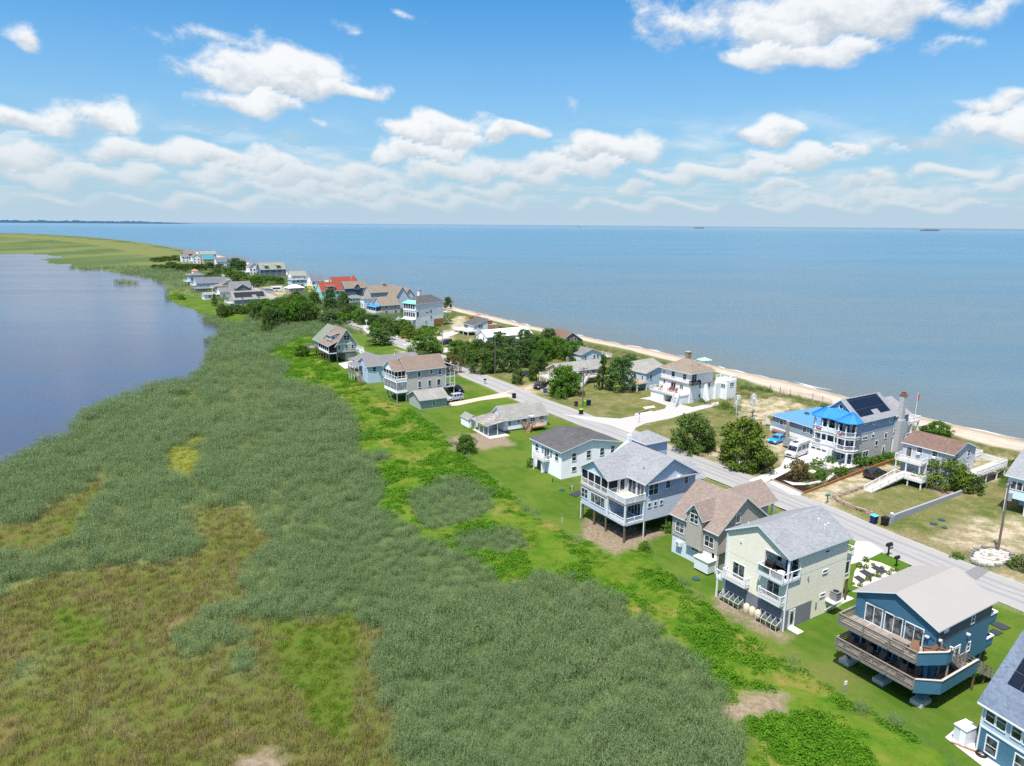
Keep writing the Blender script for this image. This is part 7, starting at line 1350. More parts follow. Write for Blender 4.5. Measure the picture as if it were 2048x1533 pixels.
# ------------------------------------------------------------------ vehicles
TYRE = plain('tyre_rubber', (.02, .02, .022), .85, .1); RIM = plain('wheel_rim', (.45, .46, .47), .3, .5, .05, metal=.7); LAMPG = plain('clear_lamp', (.75, .77, .8), .15, .6); TAILR = plain('red_lamp', (.4, .02, .02), .2, .5); CARG = glass_mat('car_glass', (.01, .012, .015), (.05, .06, .07), .05)
def paint(name, c): 
    m = plain(name, c, .25, .5, .04); m.node_tree.nodes['Principled BSDF'].inputs['Coat Weight'].default_value = .6; return m
def car(name, label, cat, a, b, L, W_, H_, col, kind='suv'):
    """nose at pixel a, tail at pixel b (ground points)"""
    pa, pb = G(*a), G(*b); ang = math.atan2(pa[1]-pb[1], pa[0]-pb[0]); cx, cy = (pa[0]+pb[0])/2, (pa[1]+pb[1])/2
    o = empty(name, label, cat, cx, cy, ang, z=.05); h2, w2 = L/2, W_/2
    hb = {'suv': .62, 'car': .60, 'van': .52, 'truck': .60}[kind]*H_ if kind != 'van' else 1.15
    side = {'suv': [(-h2, .35), (-h2, hb*1.0), (-h2*.96, hb), (h2*.45, hb), (h2*.93, hb*.82), (h2, hb*.62), (h2, .32)], 'car': [(-h2, .33), (-h2, hb), (h2*.4, hb), (h2*.9, hb*.84), (h2, hb*.6), (h2, .3)],
            'van': [(-h2, .35), (-h2, hb), (h2*.72, hb), (h2*.97, hb*.9), (h2, hb*.6), (h2, .32)], 'truck': [(-h2, .45), (-h2, hb), (h2*.5, hb), (h2*.95, hb*.92), (h2, hb*.7), (h2, .4)]}[kind]
    cab = {'suv': [(-h2*.97, hb), (-h2*.86, H_), (h2*.12, H_), (h2*.46, hb)], 'car': [(-h2*.9, hb), (-h2*.5, H_), (h2*.05, H_), (h2*.45, hb)], 'van': [(-h2*.99, hb), (-h2*.96, H_), (h2*.42, H_), (h2*.74, hb)], 'truck': [(-h2*.12, hb), (-h2*.05, H_), (h2*.28, H_), (h2*.5, hb)]}[kind]
    mb = MB()
    def loft(prof, wl, wh, zlo, zhi):
        n = len(prof); vs = []
        for s_ in (-1, 1):
            for x, z in prof: f = (z-zlo)/(zhi-zlo); vs.append((x, s_*(wl+(wh-wl)*f), z))
        mb.add(vs, [tuple(range(n)), tuple(range(2*n-1, n-1, -1))]+[(i, n+i, n+(i+1) % n, (i+1) % n) for i in range(n)])
    loft(side, w2, w2*.97, .3, hb); loft(cab, w2*.95, w2*(.86 if kind == 'van' else .74), hb, H_)
    body = mb.build('body', col, o); bv = body.modifiers.new('b', 'BEVEL'); bv.width = .07; bv.segments = 2; bv.limit_method = 'ANGLE'; bv.angle_limit = math.radians(35)
    gl = MB(); (x0, _), (x1, _), (x2, _), (x3, _) = cab; wt = w2*(.86 if kind == 'van' else .74); g0, g1 = hb+(H_-hb)*.12, hb+(H_-hb)*(.86 if kind != 'van' else .62)
    def wy(z): return w2*.95+(wt-w2*.95)*(z-hb)/(H_-hb)
    def xf(z): return x3+(x2-x3)*(z-hb)/(H_-hb)
    def xb(z): return x0+(x1-x0)*(z-hb)/(H_-hb)
    for s_ in (-1, 1):
        nseg = 3 if kind in ('suv', 'van') else 2; 
        for k in range(nseg):
            fa, fb = (k+.08)/nseg, (k+.92)/nseg; xa = lambda z, f: xb(z)+.12+(xf(z)-xb(z)-.24)*f
            gl = MB(); gl.add([(xa(g0, fa), s_*(wy(g0)+.012), g0), (xa(g0, fb), s_*(wy(g0)+.012), g0), (xa(g1, fb), s_*(wy(g1)+.012), g1), (xa(g1, fa), s_*(wy(g1)+.012), g1)], [(0, 1, 2, 3)]); gl.build('side_window', CARG, o)
    ws_ = MB().add([(xf(g0)+.02, -wy(g0)*.88, g0), (xf(g0)+.02, wy(g0)*.88, g0), (xf(g1)+.02, wy(g1)*.88, g1), (xf(g1)+.02, -wy(g1)*.88, g1)], [(0, 1, 2, 3)]); ws_.build('windscreen', CARG, o)
    MB().add([(xb(g0)-.02, -wy(g0)*.85, g0), (xb(g0)-.02, wy(g0)*.85, g0), (xb(g1)-.02, wy(g1)*.85, g1), (xb(g1)-.02, -wy(g1)*.85, g1)], [(0, 1, 2, 3)]).build('rear_window', CARG, o)
    for sx in (-.62, .64):
        for s_ in (-1, 1):
            wh = MB().tube([(h2*sx, s_*(w2-.2), .36), (h2*sx, s_*(w2+.02), .36)], .36, 16).build('wheel', TYRE, o); MB().tube([(h2*sx, s_*(w2+.0), .36), (h2*sx, s_*(w2+.035), .36)], .22, 12).build('rim', RIM, wh)
    for s_ in (-1, 1):
        MB().box(h2*.97, h2+.012, s_*w2*.72-.2, s_*w2*.72+.2, hb*.62, hb*.80).build('headlight', LAMPG, o); MB().box(-h2-.012, -h2+.05, s_*w2*.8-.13, s_*w2*.8+.13, hb*.68, hb*.92).build('tail_light', TAILR, o)
        MB().box(h2*.38, h2*.44, s_*(w2+.1)-.09, s_*(w2+.1)+.09, hb+.03, hb+.2).build('mirror', col, o)
    MB().box(h2-.01, h2+.015, -w2*.45, w2*.45, hb*.5, hb*.72).build('grille', BLACK, o)
    if kind == 'truck': MB().box(-h2+.1, -h2*.16, -w2+.12, w2-.12, hb-.02, hb+.01).build('bed', BLACK, o)
    if kind == 'van':
        MB().box(-1.6, -.6, -.45, .45, H_, H_+.22).build('roof_unit', WHITE, o); MB().box(.2, 1.3, -.5, .3, H_+.03, H_+.08).build('roof_solar_panel', SOLAR, o); MB().tube([(-h2*.9, w2*.9, H_-.15), (h2*.2, w2*.9, H_-.15)], .09, 8).build('awning_roll', GREYW, o)
    return o
car('compact_car', 'bright blue hatchback parked nose to the road before the blue roofed bungalow', 'car', (1537,891), (1570,879), 4.5, 1.9, 1.55, paint('sky_blue_paint', (.02, .33, .72)), 'car')
car('camper_van', 'silver camper van parked on the white concrete driveway', 'camper van', (1576,918), (1611,905), 6.0, 2.1, 2.8, paint('silver_paint', (.52, .53, .54)), 'van')
car('sport_utility_car', 'black car parked on the gravel beside the timber edging', 'car', (1765,948), (1732,960), 4.7, 1.95, 1.7, paint('black_paint', (.012, .012, .015)))
car('pickup_truck', 'black pickup truck on the sandy drive beside the ranch house', 'pickup truck', (1067,782), (1094,770), 5.8, 2.0, 1.85, paint('black_truck_paint', (.015, .015, .018)), 'truck')
car('sport_utility_car', 'silver SUV parked beside the grey garage', 'car', (893,804), (922,799), 4.8, 1.95, 1.75, paint('silver_blue_paint', (.42, .45, .50)))
car('sport_utility_car', 'black SUV under the porch of the two storey grey house', 'car', (922,786), (903,781), 4.7, 1.9, 1.75, paint('dark_paint', (.02, .02, .025)))
car('sport_utility_car', 'dark SUV on the pale pad behind the utility pole', 'car', (882,690), (903,687), 4.8, 1.9, 1.75, paint('navy_paint', (.02, .025, .04)))
car('compact_car', 'dark green car in the shade of the roadside pines', 'car', (1040,751), (1056,753), 4.4, 1.8, 1.45, paint('dark_green_paint', (.02, .05, .045)), 'car')
car('compact_car', 'blue car half hidden behind shrubs below the sage house', 'car', (767,647), (779,646), 4.4, 1.8, 1.45, paint('mid_blue_paint', (.03, .10, .28)), 'car')
car('sport_utility_car', 'small dark SUV beside the far lane', 'car', (508,576), (517,575), 4.8, 1.9, 1.8, paint('far_dark_paint', (.03, .03, .035)))
o = empty('caravan', 'white caravan parked on sand beside the far lane', 'caravan', *G(553, 583), .5); MB().box(-3.2, 3.2, -1.2, 1.2, .5, 3.0).build('body', WHITE, o); MB().box(-2.4, 2.2, -1.23, -1.2, 1.5, 2.4).build('window_band', CARG, o); MB().tube([(0, -1.3, .4), (0, 1.3, .4)], .4, 10).build('wheel', TYRE, o); MB().bar((3.2, 0, .6), (4.4, 0, .5), .1).build('tow_bar', BLACK, o)
o = empty('covered_boat', 'boat under a dark blue cover beside the far lane', 'boat', *G(533, 585), .4); MB().prism([(-3.5, -1.1), (2, -1.2), (4.2, 0), (2, 1.2), (-3.5, 1.1)], .7, 1.5).build('hull', GREYW, o); MB().add([(-3.5, -1.1, 1.5), (2, -1.2, 1.5), (4.2, 0, 1.55), (2, 1.2, 1.5), (-3.5, 1.1, 1.5), (-2.5, 0, 2.4), (1.5, 0, 2.3)], [(0, 1, 6, 5), (1, 2, 6), (2, 3, 6), (3, 4, 5, 6), (4, 0, 5)]).build('cover', plain('blue_cover', (.01, .05, .14)), o)
o = empty('teardrop_trailer', 'grey rounded trailer under a cover behind the camper van', 'trailer', *G(1585, 897), math.radians(35)); MB().profile([(-1.6, .4), (1.5, .4), (1.7, 1.0), (1.3, 1.8), (.3, 2.25), (-1.0, 2.0), (-1.6, 1.2)], -1.0, 1.0, 'x').build('cover', plain('grey_cover', (.30, .31, .31), .9), o); MB().tube([(.0, -1.05, .35), (0, 1.05, .35)], .35, 10).build('wheel', TYRE, o)

# ------------------------------------------------------------------ poles, wires, boxes, bins
def pole(px, py, H_, label, arm=1.0, lampy=False, trans=False, col=None):
    x, y = G(px, py); o = empty('utility_pole', label, 'utility pole', x, y, math.radians(31)); wood = col or plain('pole_wood', (.17, .14, .12), .9, .1, .3, 3)
    MB().tube([(0, 0, 0), (.05, 0, H_)], [.17, .11], 10).build('pole', wood, o); 
    if arm: a_ = MB().bar((-arm, 0, H_-.5), (arm, 0, H_-.5), .1, .12).bar((-arm*.6, 0, H_-.5), (0, 0, H_-1.2), .05).bar((arm*.6, 0, H_-.5), (0, 0, H_-1.2), .05).build('crossarm', wood, o)
    if arm:
        for s_ in (-arm+.1, -.1, arm-.1): MB().tube([(s_, 0, H_-.45), (s_, 0, H_-.2)], .06, 6).build('insulator', GREYW, a_)
    if trans: MB().disc(.0, -.35, H_-2.6, H_-1.5, .26, 12).build('transformer', GREYW, o)
    if lampy: l_ = MB().tube([(0, 0, H_-1.5), (-.8, 0, H_-1.2), (-1.5, 0, H_-1.2)], .04, 6).build('lamp_arm', GREYW, o); MB().box(-2.0, -1.45, -.14, .14, H_-1.28, H_-1.12).build('lamp_head', WHITE, l_)
    return (x, y, H_)
P1 = pole(1995, 1105, 10.2, 'tall weathered utility pole rising from the white rock bed at the right', .9, trans=True)
P2 = pole(1497, 925, 10.2, 'utility pole standing inside the olive cedar', .5, trans=True); P3 = pole(1165, 813, 9.8, 'utility pole on the lawn beside the lime and navy bins', 1.2, lampy=True)
P4 = pole(990, 748, 9.8, 'utility pole in front of the dark roadside thicket', 1.0); P5 = pole(885, 704, 9.6, 'pale grey utility pole by the short concrete pad', 0, col=plain('grey_pole', (.34, .35, .36), .8))
pole(722, 649, 9.5, 'utility pole beside the dirt path below the white tower', .9); pole(677, 634, 9.5, 'utility pole before the navy house trees', 1.0); pole(604, 602, 9.5, 'utility pole across from the mauve bungalow', .9); pole(583, 607, 6.5, 'short pale pole by the edge of the far lane', 0, col=plain('pale_pole', (.45, .46, .46)))
pole(589, 588, 8.5, 'utility pole in front of the pale hipped roof', .9); pole(486, 586, 9.5, 'utility pole behind the solar roofed house', .9); pole(507, 586, 8.5, 'utility pole at the right end of the solar roofed house', 0); pole(528, 576, 9.5, 'utility pole beside the far small dark SUV', .9)
def wire(a, b, label, n=12, sag=.9):
    pts = [(a[0]+(b[0]-a[0])*k/n, a[1]+(b[1]-a[1])*k/n, a[2]-.3+(b[2]-a[2])*k/n-4*sag*(k/n)*(1-k/n)) for k in range(n+1)]
    mb = MB(); mb.tube(pts, .016, 5); o = mb.build('power_line', BLACK); tag(o, label, 'power line')
for a, b, l in ((P1, P2, 'overhead wire from the right hand pole to the olive cedar pole'), (P2, P3, 'overhead wire from the olive cedar pole to the pole by the lime bin'), (P3, P4, 'overhead wire from the lime bin pole to the thicket pole'), (P4, P5, 'overhead wire from the thicket pole to the pale grey pole')): wire(a, b, l)
def bin_(px, py, label, body, lid, s=1.0, rot=.5):
    x, y = G(px, py); o = empty('wheelie_bin', label, 'bin', x, y, rot); mb = MB(); a, b, h_ = .30*s, .37*s, 1.05*s
    mb.add([(-a, -a, .05), (a, -a, .05), (a, a, .05), (-a, a, .05), (-b, -b, h_), (b, -b, h_), (b, b, h_), (-b, b, h_)], [(0,3,2,1),(4,5,6,7),(0,1,5,4),(1,2,6,5),(2,3,7,6),(3,0,4,7)]); mb.build('tub', body, o); MB().box(-b-.04, b+.04, -b-.05, b+.04, h_+.003, h_+.09).build('lid', lid, o)
    for s_ in (-1, 1): MB().tube([(s_*a, a+.02, .12), (s_*(a+.07), a+.02, .12)], .12, 10).build('wheel', BLACK, o)
NAVYP = plain('navy_plastic', (.01, .02, .09), .5); BLUEP = plain('blue_plastic', (.01, .06, .45), .5); LIMEP = plain('lime_plastic', (.28, .62, .02), .5); CYANP = plain('cyan_plastic', (.10, .55, .62), .5)
bin_(1747, 1047, 'black bin with a cyan lid beside the lane', NAVYP, CYANP, 1.15); bin_(1769, 1051, 'all black bin right of the cyan lidded bin', BLACK, BLACK, 1.15)
bin_(942, 741, 'blue bin at the lane edge below the dark thicket', BLUEP, BLUEP, 1.1); bin_(1090, 786, 'blue bin under the bright round tree', BLUEP, BLUEP, 1.1); bin_(1162, 829, 'dark bin with a yellow-green lid near the lane', BLACK, LIMEP, 1.1); bin_(1168, 812, 'lime green bin at the foot of the utility pole', LIMEP, LIMEP, 1.1); bin_(1177, 811, 'navy bin right of the lime green bin', NAVYP, NAVYP, 1.15)
bin_(1028, 797, 'tall black bin at the lane edge above the pink-tan driveway', BLACK, BLACK, 1.1); bin_(1499, 939, 'blue bin inside the white screen under the olive cedar', BLUEP, BLUEP, 1.2); bin_(1152, 813, 'brown bin left of the utility pole', plain('brown_plastic', (.12, .06, .04)), BLACK, 1.0)
o = empty('bin_screen', 'white board screen around the blue bin under the olive cedar', 'screen', *G(1494, 938), .55); MB().box(-1.1, 1.1, .6, .68, 0, 1.2).build('back_board', WHITE, o); MB().box(-1.18, -1.1, -.5, .68, 0, 1.2).build('side_board', WHITE, o); MB().box(1.1, 1.18, -.5, .68, 0, 1.2).build('side_board', WHITE, o)
def mailbox(px, py, label, col, s=1.0, big=False):
    x, y = G(px, py); o = empty('mailbox', label, 'mailbox', x, y, .5); MB().box(-.06*s, .06*s, -.06*s, .06*s, 0, 1.1*s).build('post', col, o)
    MB().profile([(-.16*s, 1.05*s), (.16*s, 1.05*s), (.16*s, 1.25*s), (.1*s, 1.38*s), (-.1*s, 1.38*s), (-.16*s, 1.25*s)], -.35*s, .35*s, 'x').build('box', col, o)
    if big: MB().box(-.08, .9, -.05, .05, .7*s, .8*s).build('arm', col, o)
mailbox(1776, 1112, 'large black mailbox beside the lane near the yellow house driveway', BLACK, 1.35, True); mailbox(1792, 1134, 'black box post on the turf by the pebble garden', BLACK, 1.1); mailbox(1654, 1006, 'teal mailbox at the gravel drive mouth', plain('teal_box', (.06, .2, .22)), 1.1); mailbox(970, 769, 'dark mailbox on the grass edge opposite the thicket', BLACK, 1.1); mailbox(794, 681, 'white mailbox by the turning of the lane', WHITE, 1.2); mailbox(1478, 942, 'white post mailbox left of the bin screen', WHITE, 1.3)
def stick(px, py, H_, label, col, w_=.06, name='marker_post', cat='post', head=None):
    x, y = G(px, py); o = empty(name, label, cat, x, y, .4); MB().box(-w_, w_, -w_, w_, 0, H_).build('post', col, o)
    if head: MB().box(-head[0], head[0], -.03, .03, H_-.05, H_+head[1]).build('head', head[2], o)
stick(1689, 1388, 1.0, 'white marker post in the lawn edge left of the teal house', GREYW, .05, head=(.16, .35, WHITE)); stick(1278, 846, 2.0, 'thin sign post beside the forked gravel driveway', GREYW, .04, 'sign_post', head=(.2, .3, plain('blue_sign', (.1, .25, .4)))); stick(1649, 944, 2.6, 'white lamp post with a blue bird box in the flower garden', WHITE, .07, 'lamp_post', 'lamp post', (.2, .4, plain('bird_box_blue', (.2, .4, .6))))
stick(733, 655, 2.6, 'pale box on a post beside the dirt path', WHITE, .08, 'sign_post', 'sign', (.5, .6, WHITE)); stick(1144, 980, .8, 'short white pipe in the lawn left of the piled house', WHITE, .05); stick(1105, 965, .7, 'short dark post in the lawn below the white house', BLACK, .05); stick(1124, 1047, 1.0, 'thin white post where the lawn meets the weeds', WHITE, .03)
o = empty('road_sign', 'yellow diamond warning sign by the ranch house drive', 'sign', *G(1075, 770), 2.2); MB().box(-.04, .04, -.04, .04, 0, 2.6).build('post', GREYW, o); MB().add([(0, -.06, 1.9), (.5, -.06, 2.5), (0, -.06, 3.1), (-.5, -.06, 2.5), (0, -.04, 1.9), (.5, -.04, 2.5), (0, -.04, 3.1), (-.5, -.04, 2.5)], [(0,1,2,3),(7,6,5,4),(0,4,5,1),(1,5,6,2),(2,6,7,3),(3,7,4,0)]).build('panel', plain('sign_yellow', (.85, .55, .02)), o)
o = empty('wind_banner', 'bright yellow banner on a pole left of the mint green house', 'banner', *G(620, 591), .4); MB().box(-.06, .06, -.06, .06, 0, 6.8).build('pole', WHITE, o); YB = plain('banner_yellow', (.8, .66, .01), .6); MB().tube([(0, -.35, 2.7), (0, .35, 2.7)], .85, 12).build('lower_lobe', YB, o); MB().tube([(0, -.4, 5.0), (0, .4, 5.0)], 1.15, 14).bar((-1.5, 0, 4.6), (1.5, 0, 5.4), .3).build('upper_lobe', YB, o)
# wind spinners on the beach lawn
def spinner(px, py, label, heads):
    o = empty('wind_spinner', label, 'wind spinner', *G(px, py), .6); WS = plain('spinner_white', (.85, .86, .86), .4); MB().tube([(0, 0, 0), (0, 0, max(h_[2] for h_ in heads))], .05, 8).build('pole', WS, o)
    for (hx, hy, hz, R_) in heads:
        mb = MB()
        for ring, rr_, n_ in ((0, R_, 16), (1, R_*.6, 12)):
            for k in range(n_):
                a = 2*PI*k/n_; c = Vector((hx+rr_*math.cos(a), hy+.12*ring, hz+rr_*math.sin(a))); s_ = .19*R_/1.2; u = Vector((math.cos(a), .35, math.sin(a)))*s_; v = Vector((-math.sin(a), .35, math.cos(a)))*s_*.8; mb.add([c-u, c-v, c+u, c+v], [(0, 1, 2, 3)]); mb.bar((hx, hy, hz), tuple(c), .03)
        mb.bar((0, 0, hz), (hx, hy, hz), .05); mb.build('petal_wheel', WS, o)
spinner(1472, 833, 'white double wind spinner nearer the white stucco house', [(0, -.1, 3.9, 1.15), (.2, .3, 2.6, .9)]); spinner(1504, 836, 'larger white wind spinner nearer the bungalow', [(-.3, -.1, 4.4, 1.2), (.4, .2, 3.4, 1.2)])
o = empty('satellite_dish', 'grey satellite dish lying on sandy grass by the bungalow', 'satellite dish', *G(1533, 851), .3); MB().box(-.04, .04, -.04, .04, 0, .7).build('post', GREYW, o); MB().tube([(0, -.1, .9), (.05, -.3, 1.0)], [.2, .75], 16).build('dish', plain('dish_grey', (.5, .5, .5)), o)
# mats, lids, boards, rocks, walls and garden beds
def c1(x, y): return (1400+x/3.1605, 950+y/3.1605)
def e2(x, y): return (1440+x/5.11, 780+y/5.11)
def mat_(pts, label):
    Q = [Vector((*G(*p), 0)) for p in pts]; mb = MB(); n_ = 7
    for k in range(n_):
        fa, fb = k/n_, (k+.82)/n_; a = Q[0]+(Q[1]-Q[0])*fa; b = Q[0]+(Q[1]-Q[0])*fb; c = Q[3]+(Q[2]-Q[3])*fb; d = Q[3]+(Q[2]-Q[3])*fa; mb.prism([(v.x, v.y) for v in (a, b, c, d)], .03, .12)
    tag(mb.build('ribbed_mat', plain('mat_black', (.05, .055, .065), .6)), label, 'ground mat')
mat_([c1(*p) for p in ((1005, 612), (1072, 657), (1108, 640), (1040, 603))], 'dark ribbed mat, middle one in the pebble garden'); mat_([c1(*p) for p in ((1080, 588), (1152, 632), (1188, 615), (1112, 578))], 'dark ribbed mat nearest the lane in the pebble garden'); mat_([c1(*p) for p in ((972, 650), (1022, 690), (1052, 672), (1000, 640))], 'dark ribbed mat nearest the yellow house')
mat_([c1(*p) for p in ((1838, 948), (1920, 988), (1968, 972), (1882, 934))], 'dark ribbed mat farther from the teal house corner'); mat_([c1(*p) for p in ((1828, 990), (1872, 1022), (1918, 1004), (1850, 975))], 'dark ribbed mat nearer the teal house balcony')
px_sheet('pebble_garden', [c1(*p) for p in ((960, 700), (978, 610), (1020, 548), (1075, 540), (1140, 555), (1225, 592), (1255, 608), (1200, 650), (1120, 690), (1010, 715))], PEBBLE, 'cream pebble bed behind the yellow house', 'garden bed', .025)
px_sheet('turf', [c1(*p) for p in ((1075, 515), (1160, 482), (1335, 570), (1258, 606), (1225, 590), (1140, 553))], TURF, 'bright mown turf by the lane near the pebble garden', 'lawn', .02)
for k, (x, y, s_) in enumerate(((1010, 585, 11), (1046, 545, 11), (1049, 588, 9), (1092, 570, 7), (1122, 642, 11), (1065, 665, 11), (1195, 628, 8), (1212, 605, 7), (1242, 606, 8), (1010, 702, 9), (966, 690, 6), (1150, 590, 7))):
    px, py = c1(x, y); tree(px, py+2, s_, s_*.8, 'bush', 'small clipped shrub in the cream pebble garden', 'clipped shrubs in the pebble garden')
px_sheet('flower_bed', [e2(*p) for p in ((492, 925), (855, 1052), (1300, 880), (1480, 825), (1720, 740), (1700, 705), (1480, 760), (1330, 800), (1260, 800), (1120, 770), (1000, 742), (880, 790), (640, 862))], MULCH, 'dark mulch flower garden between driveway and timber edging', 'garden bed', .02)
px_sheet('tree_bed', [e2(*p) for p in ((330, 830), (400, 720), (470, 690), (575, 690), (600, 715), (545, 770), (430, 815))], MULCH, 'dark mulch bed under the olive cedar', 'garden bed', .02)
px_sheet('turf', [e2(*p) for p in ((870, 800), (930, 775), (1010, 800), (1020, 850), (960, 900), (880, 915), (860, 850))], TURF, 'small green lawn patch inside the flower garden', 'lawn', .035); px_sheet('garden_path', [e2(*p) for p in ((640, 925), (760, 950), (900, 950), (1000, 930), (1090, 900), (1160, 845), (1190, 855), (1110, 925), (1000, 955), (880, 975), (740, 975))], PALE, 'pale curved path through the flower garden', 'path', .04)
px_sheet('pond_cover', [e2(*p) for p in ((895, 830), (940, 820), (985, 838), (935, 862))], WHITE, 'white square cover on the garden lawn', 'cover', .07)
FLW = [leafclump('flower_clump', leafmat('garden_leaf', (.05, .10, .03), (.09, .15, .04), (.25, .25, .2), .2), 60, .5, .45, .11, 401), leafclump('pink_clump', leafmat('garden_flowers', (.25, .3, .08), (.35, .34, .2), (.4, .25, .28), .2), 40, .4, .35, .10, 402)]
bp = [P_(*[e2(*p) for p in ((500, 925), (855, 1045), (1290, 875), (1700, 730), (1690, 712), (1330, 810), (1000, 750), (880, 795), (650, 865))]), P_(*[e2(*p) for p in ((400, 800), (410, 725), (470, 697), (570, 697), (590, 715), (540, 765))])]
Q = np.array([[random.uniform(50, 85), random.uniform(95, 130)] for _ in range(9000)]); k = zone(Q, bp, .3) > .5; Q = Q[k][:330]; scatter('garden_flowers', FLW, np.column_stack([Q, np.zeros(len(Q))]), rng.uniform(.5, 1.1, len(Q)), rng.uniform(0, 6, len(Q)), 'low flowers and foliage in the mulch beds', 'flowers')
def wall_line(name, pts, h_, w_, mat, label, cat, top=None):
    mb = MB(); hs = h_ if isinstance(h_, (list, tuple)) else [h_]*len(pts); Q = [G(*p) for p in pts]
    for i in range(len(Q)-1):
        a, b = Vector((*Q[i], 0)), Vector((*Q[i+1], 0)); d = (b-a).normalized(); n_ = Vector((-d.y, d.x, 0))*w_/2; ha, hb = hs[i], hs[i+1]
        mb.add([a-n_, a+n_, b+n_, b-n_, a-n_+Vector((0,0,ha)), a+n_+Vector((0,0,ha)), b+n_+Vector((0,0,hb)), b-n_+Vector((0,0,hb))], [(0,1,2,3),(7,6,5,4),(0,4,5,1),(1,5,6,2),(2,6,7,3),(3,7,4,0)])
    return tag(mb.build(name, mat), label, cat)
def c4(x, y): return (1500+x/3.737, 740+y/3.737)
wall_line('retaining_wall', [c4(*p) for p in ((1050, 1148), (1100, 1122), (1200, 1082), (1400, 1000), (1540, 945), (1615, 908))], [1.15, 1.1, 1.0, .8, .7, .6], .28, plain('grey_block', (.34, .35, .37), .9, .1, .12, 3, bump=.3), 'grey block wall slanting from the lane towards the cedar', 'wall')
o = empty('gate_pillar', 'grey pillar with a pale ball at the lane end of the block wall', 'pillar', *G(*c4(1052, 1150)), .5); MB().box(-.3, .3, -.3, .3, 0, 1.3).build('shaft', plain('grey_block', (.34, .35, .37)), o); MB().tube([(0,0,1.3),(0,0,1.38),(0,0,1.55),(0,0,1.72),(0,0,1.8)], [.12,.24,.30,.24,.05], 12).build('ball', plain('pale_ball', (.5, .62, .6)), o, smooth=True)
wall_line('timber_edging', [e2(*p) for p in ((860, 1062), (1100, 975), (1300, 898), (1480, 835), (1640, 780), (1868, 708))], [.35, .4, .5, .6, .65, .7], .18, plain('rusty_timber', (.30, .13, .05), .85, .1, .2, 3), 'long red-brown timber edging between flower garden and gravel drive', 'edging'); wall_line('brick_edging', [e2(*p) for p in ((515, 918), (680, 985), (858, 1062))], .22, .2, plain('brick_edge', (.34, .26, .19), .9, .1, .3, 8), 'low brick edging along the lane side of the flower garden', 'edging')
def rubble(name, cx, cy, rx, ry, n_, s_, mat, label, cat, ring=False, seed=3):
    r_ = random.Random(seed); mb = MB()
    for k in range(n_):
        a = r_.uniform(0, 2*PI) if not ring else 2*PI*k/n_; q = math.sqrt(r_.random()) if not ring else 1; x, y = G(cx+rx*q*math.cos(a), cy+ry*q*math.sin(a)); ss = s_*r_.uniform(.5, 1.4); rot = r_.uniform(0, PI); pl = [(x+ss*r_.uniform(.7, 1.2)*math.cos(rot+j*PI/3), y+ss*r_.uniform(.6, 1)*math.sin(rot+j*PI/3)) for j in range(6)]; mb.prism(pl, 0, ss*r_.uniform(.4, .9))
    o = mb.build(name, mat); o['kind'] = 'stuff'; tag(o, label, cat)
PALR = plain('white_rock', (.52, .48, .42), .9, .1, .35, 3); rubble('white_rubble', 1980, 1117, 36, 15, 150, .34, PALR, 'bed of white rocks and shells at the foot of the right hand pole', 'rocks'); rubble('border_stones', 1981, 1115, 42, 19, 30, .34, plain('border_rock', (.20, .21, .19), .9, .1, .3, 4), 'ring of grey stones round the white rock bed', 'border stones', True)
def rub_line(pts, n_, s_, mat, label):
    r_ = random.Random(8); mb = MB(); Q = [G(*p) for p in pts]
    for k in range(n_):
        f = k/n_*(len(Q)-1); i = int(f); f -= i; x = Q[i][0]+(Q[i+1][0]-Q[i][0])*f+r_.gauss(0, .12); y = Q[i][1]+(Q[i+1][1]-Q[i][1])*f+r_.gauss(0, .12); ss = s_*r_.uniform(.6, 1.3); z = r_.choice((0, 0, .22)); mb.prism([(x+ss*math.cos(j*PI/3+k), y+ss*math.sin(j*PI/3+k)) for j in range(6)], z, z+ss*.9)
    tag(mb.build('rubble_wall', mat), label, 'wall')['kind'] = 'stuff'
rub_line([c4(*p) for p in ((845, 885), (740, 915), (640, 955), (660, 985), (760, 1030), (910, 1085))], 200, .24, plain('rubble_brown', (.32, .25, .19), .9, .1, .3, 4), 'low curved rubble wall round the lawn of the ramp house')
def lid(px, py, r_, label, col=None): x, y = G(px, py); tag(MB().disc(x, y, 0, .14, r_, 16).build('tank_lid', col or plain('lid_green', (.03, .07, .08), .6)), label, 'tank lid')
lid(1867, 1049, .5, 'dark round tank lid left of the pair on the sandy lawn'); lid(1883, 1041, .5, 'dark round tank lid right of the pair on the sandy lawn'); lid(1889, 1057, .35, 'small green lid below the pair on the sandy lawn'); lid(1124, 981, .45, 'dark lid with a white pipe in the marsh side lawn'); lid(1143, 977, .4, 'dark lid nearer the piled house in the marsh side lawn'); lid(1392, 1159, .5, 'grey lid in the grass before the taupe house shower'); lid(927, 872, .4, 'green lid on bare soil above the round shrub')
mat_([(1138, 990), (1152, 996), (1166, 988), (1158, 982)], 'dark ribbed mat in the lawn left of the piled house')
for i, (a, b, lb, cl) in enumerate((((1270, 831), (1305, 825), 'white board nearer the driveway fork on the grass', WHITE), ((1277, 835), (1310, 829), 'white board lying lowest of the boards on the grass', WHITE), ((1269, 829), (1296, 821), 'brown board above the white boards on the grass', plain('brown_plank', (.3, .2, .1))))):
    pa, pb = G(*a), G(*b); tag(MB().bar((*pa, .15), (*pb, .15), .45, .2).build('lumber', cl), lb, 'board')
px_sheet('slab', [(1285, 815), (1308, 812), (1311, 816), (1290, 819)], CONC, 'small grey slab on the grass above the boards', 'slab', .06)
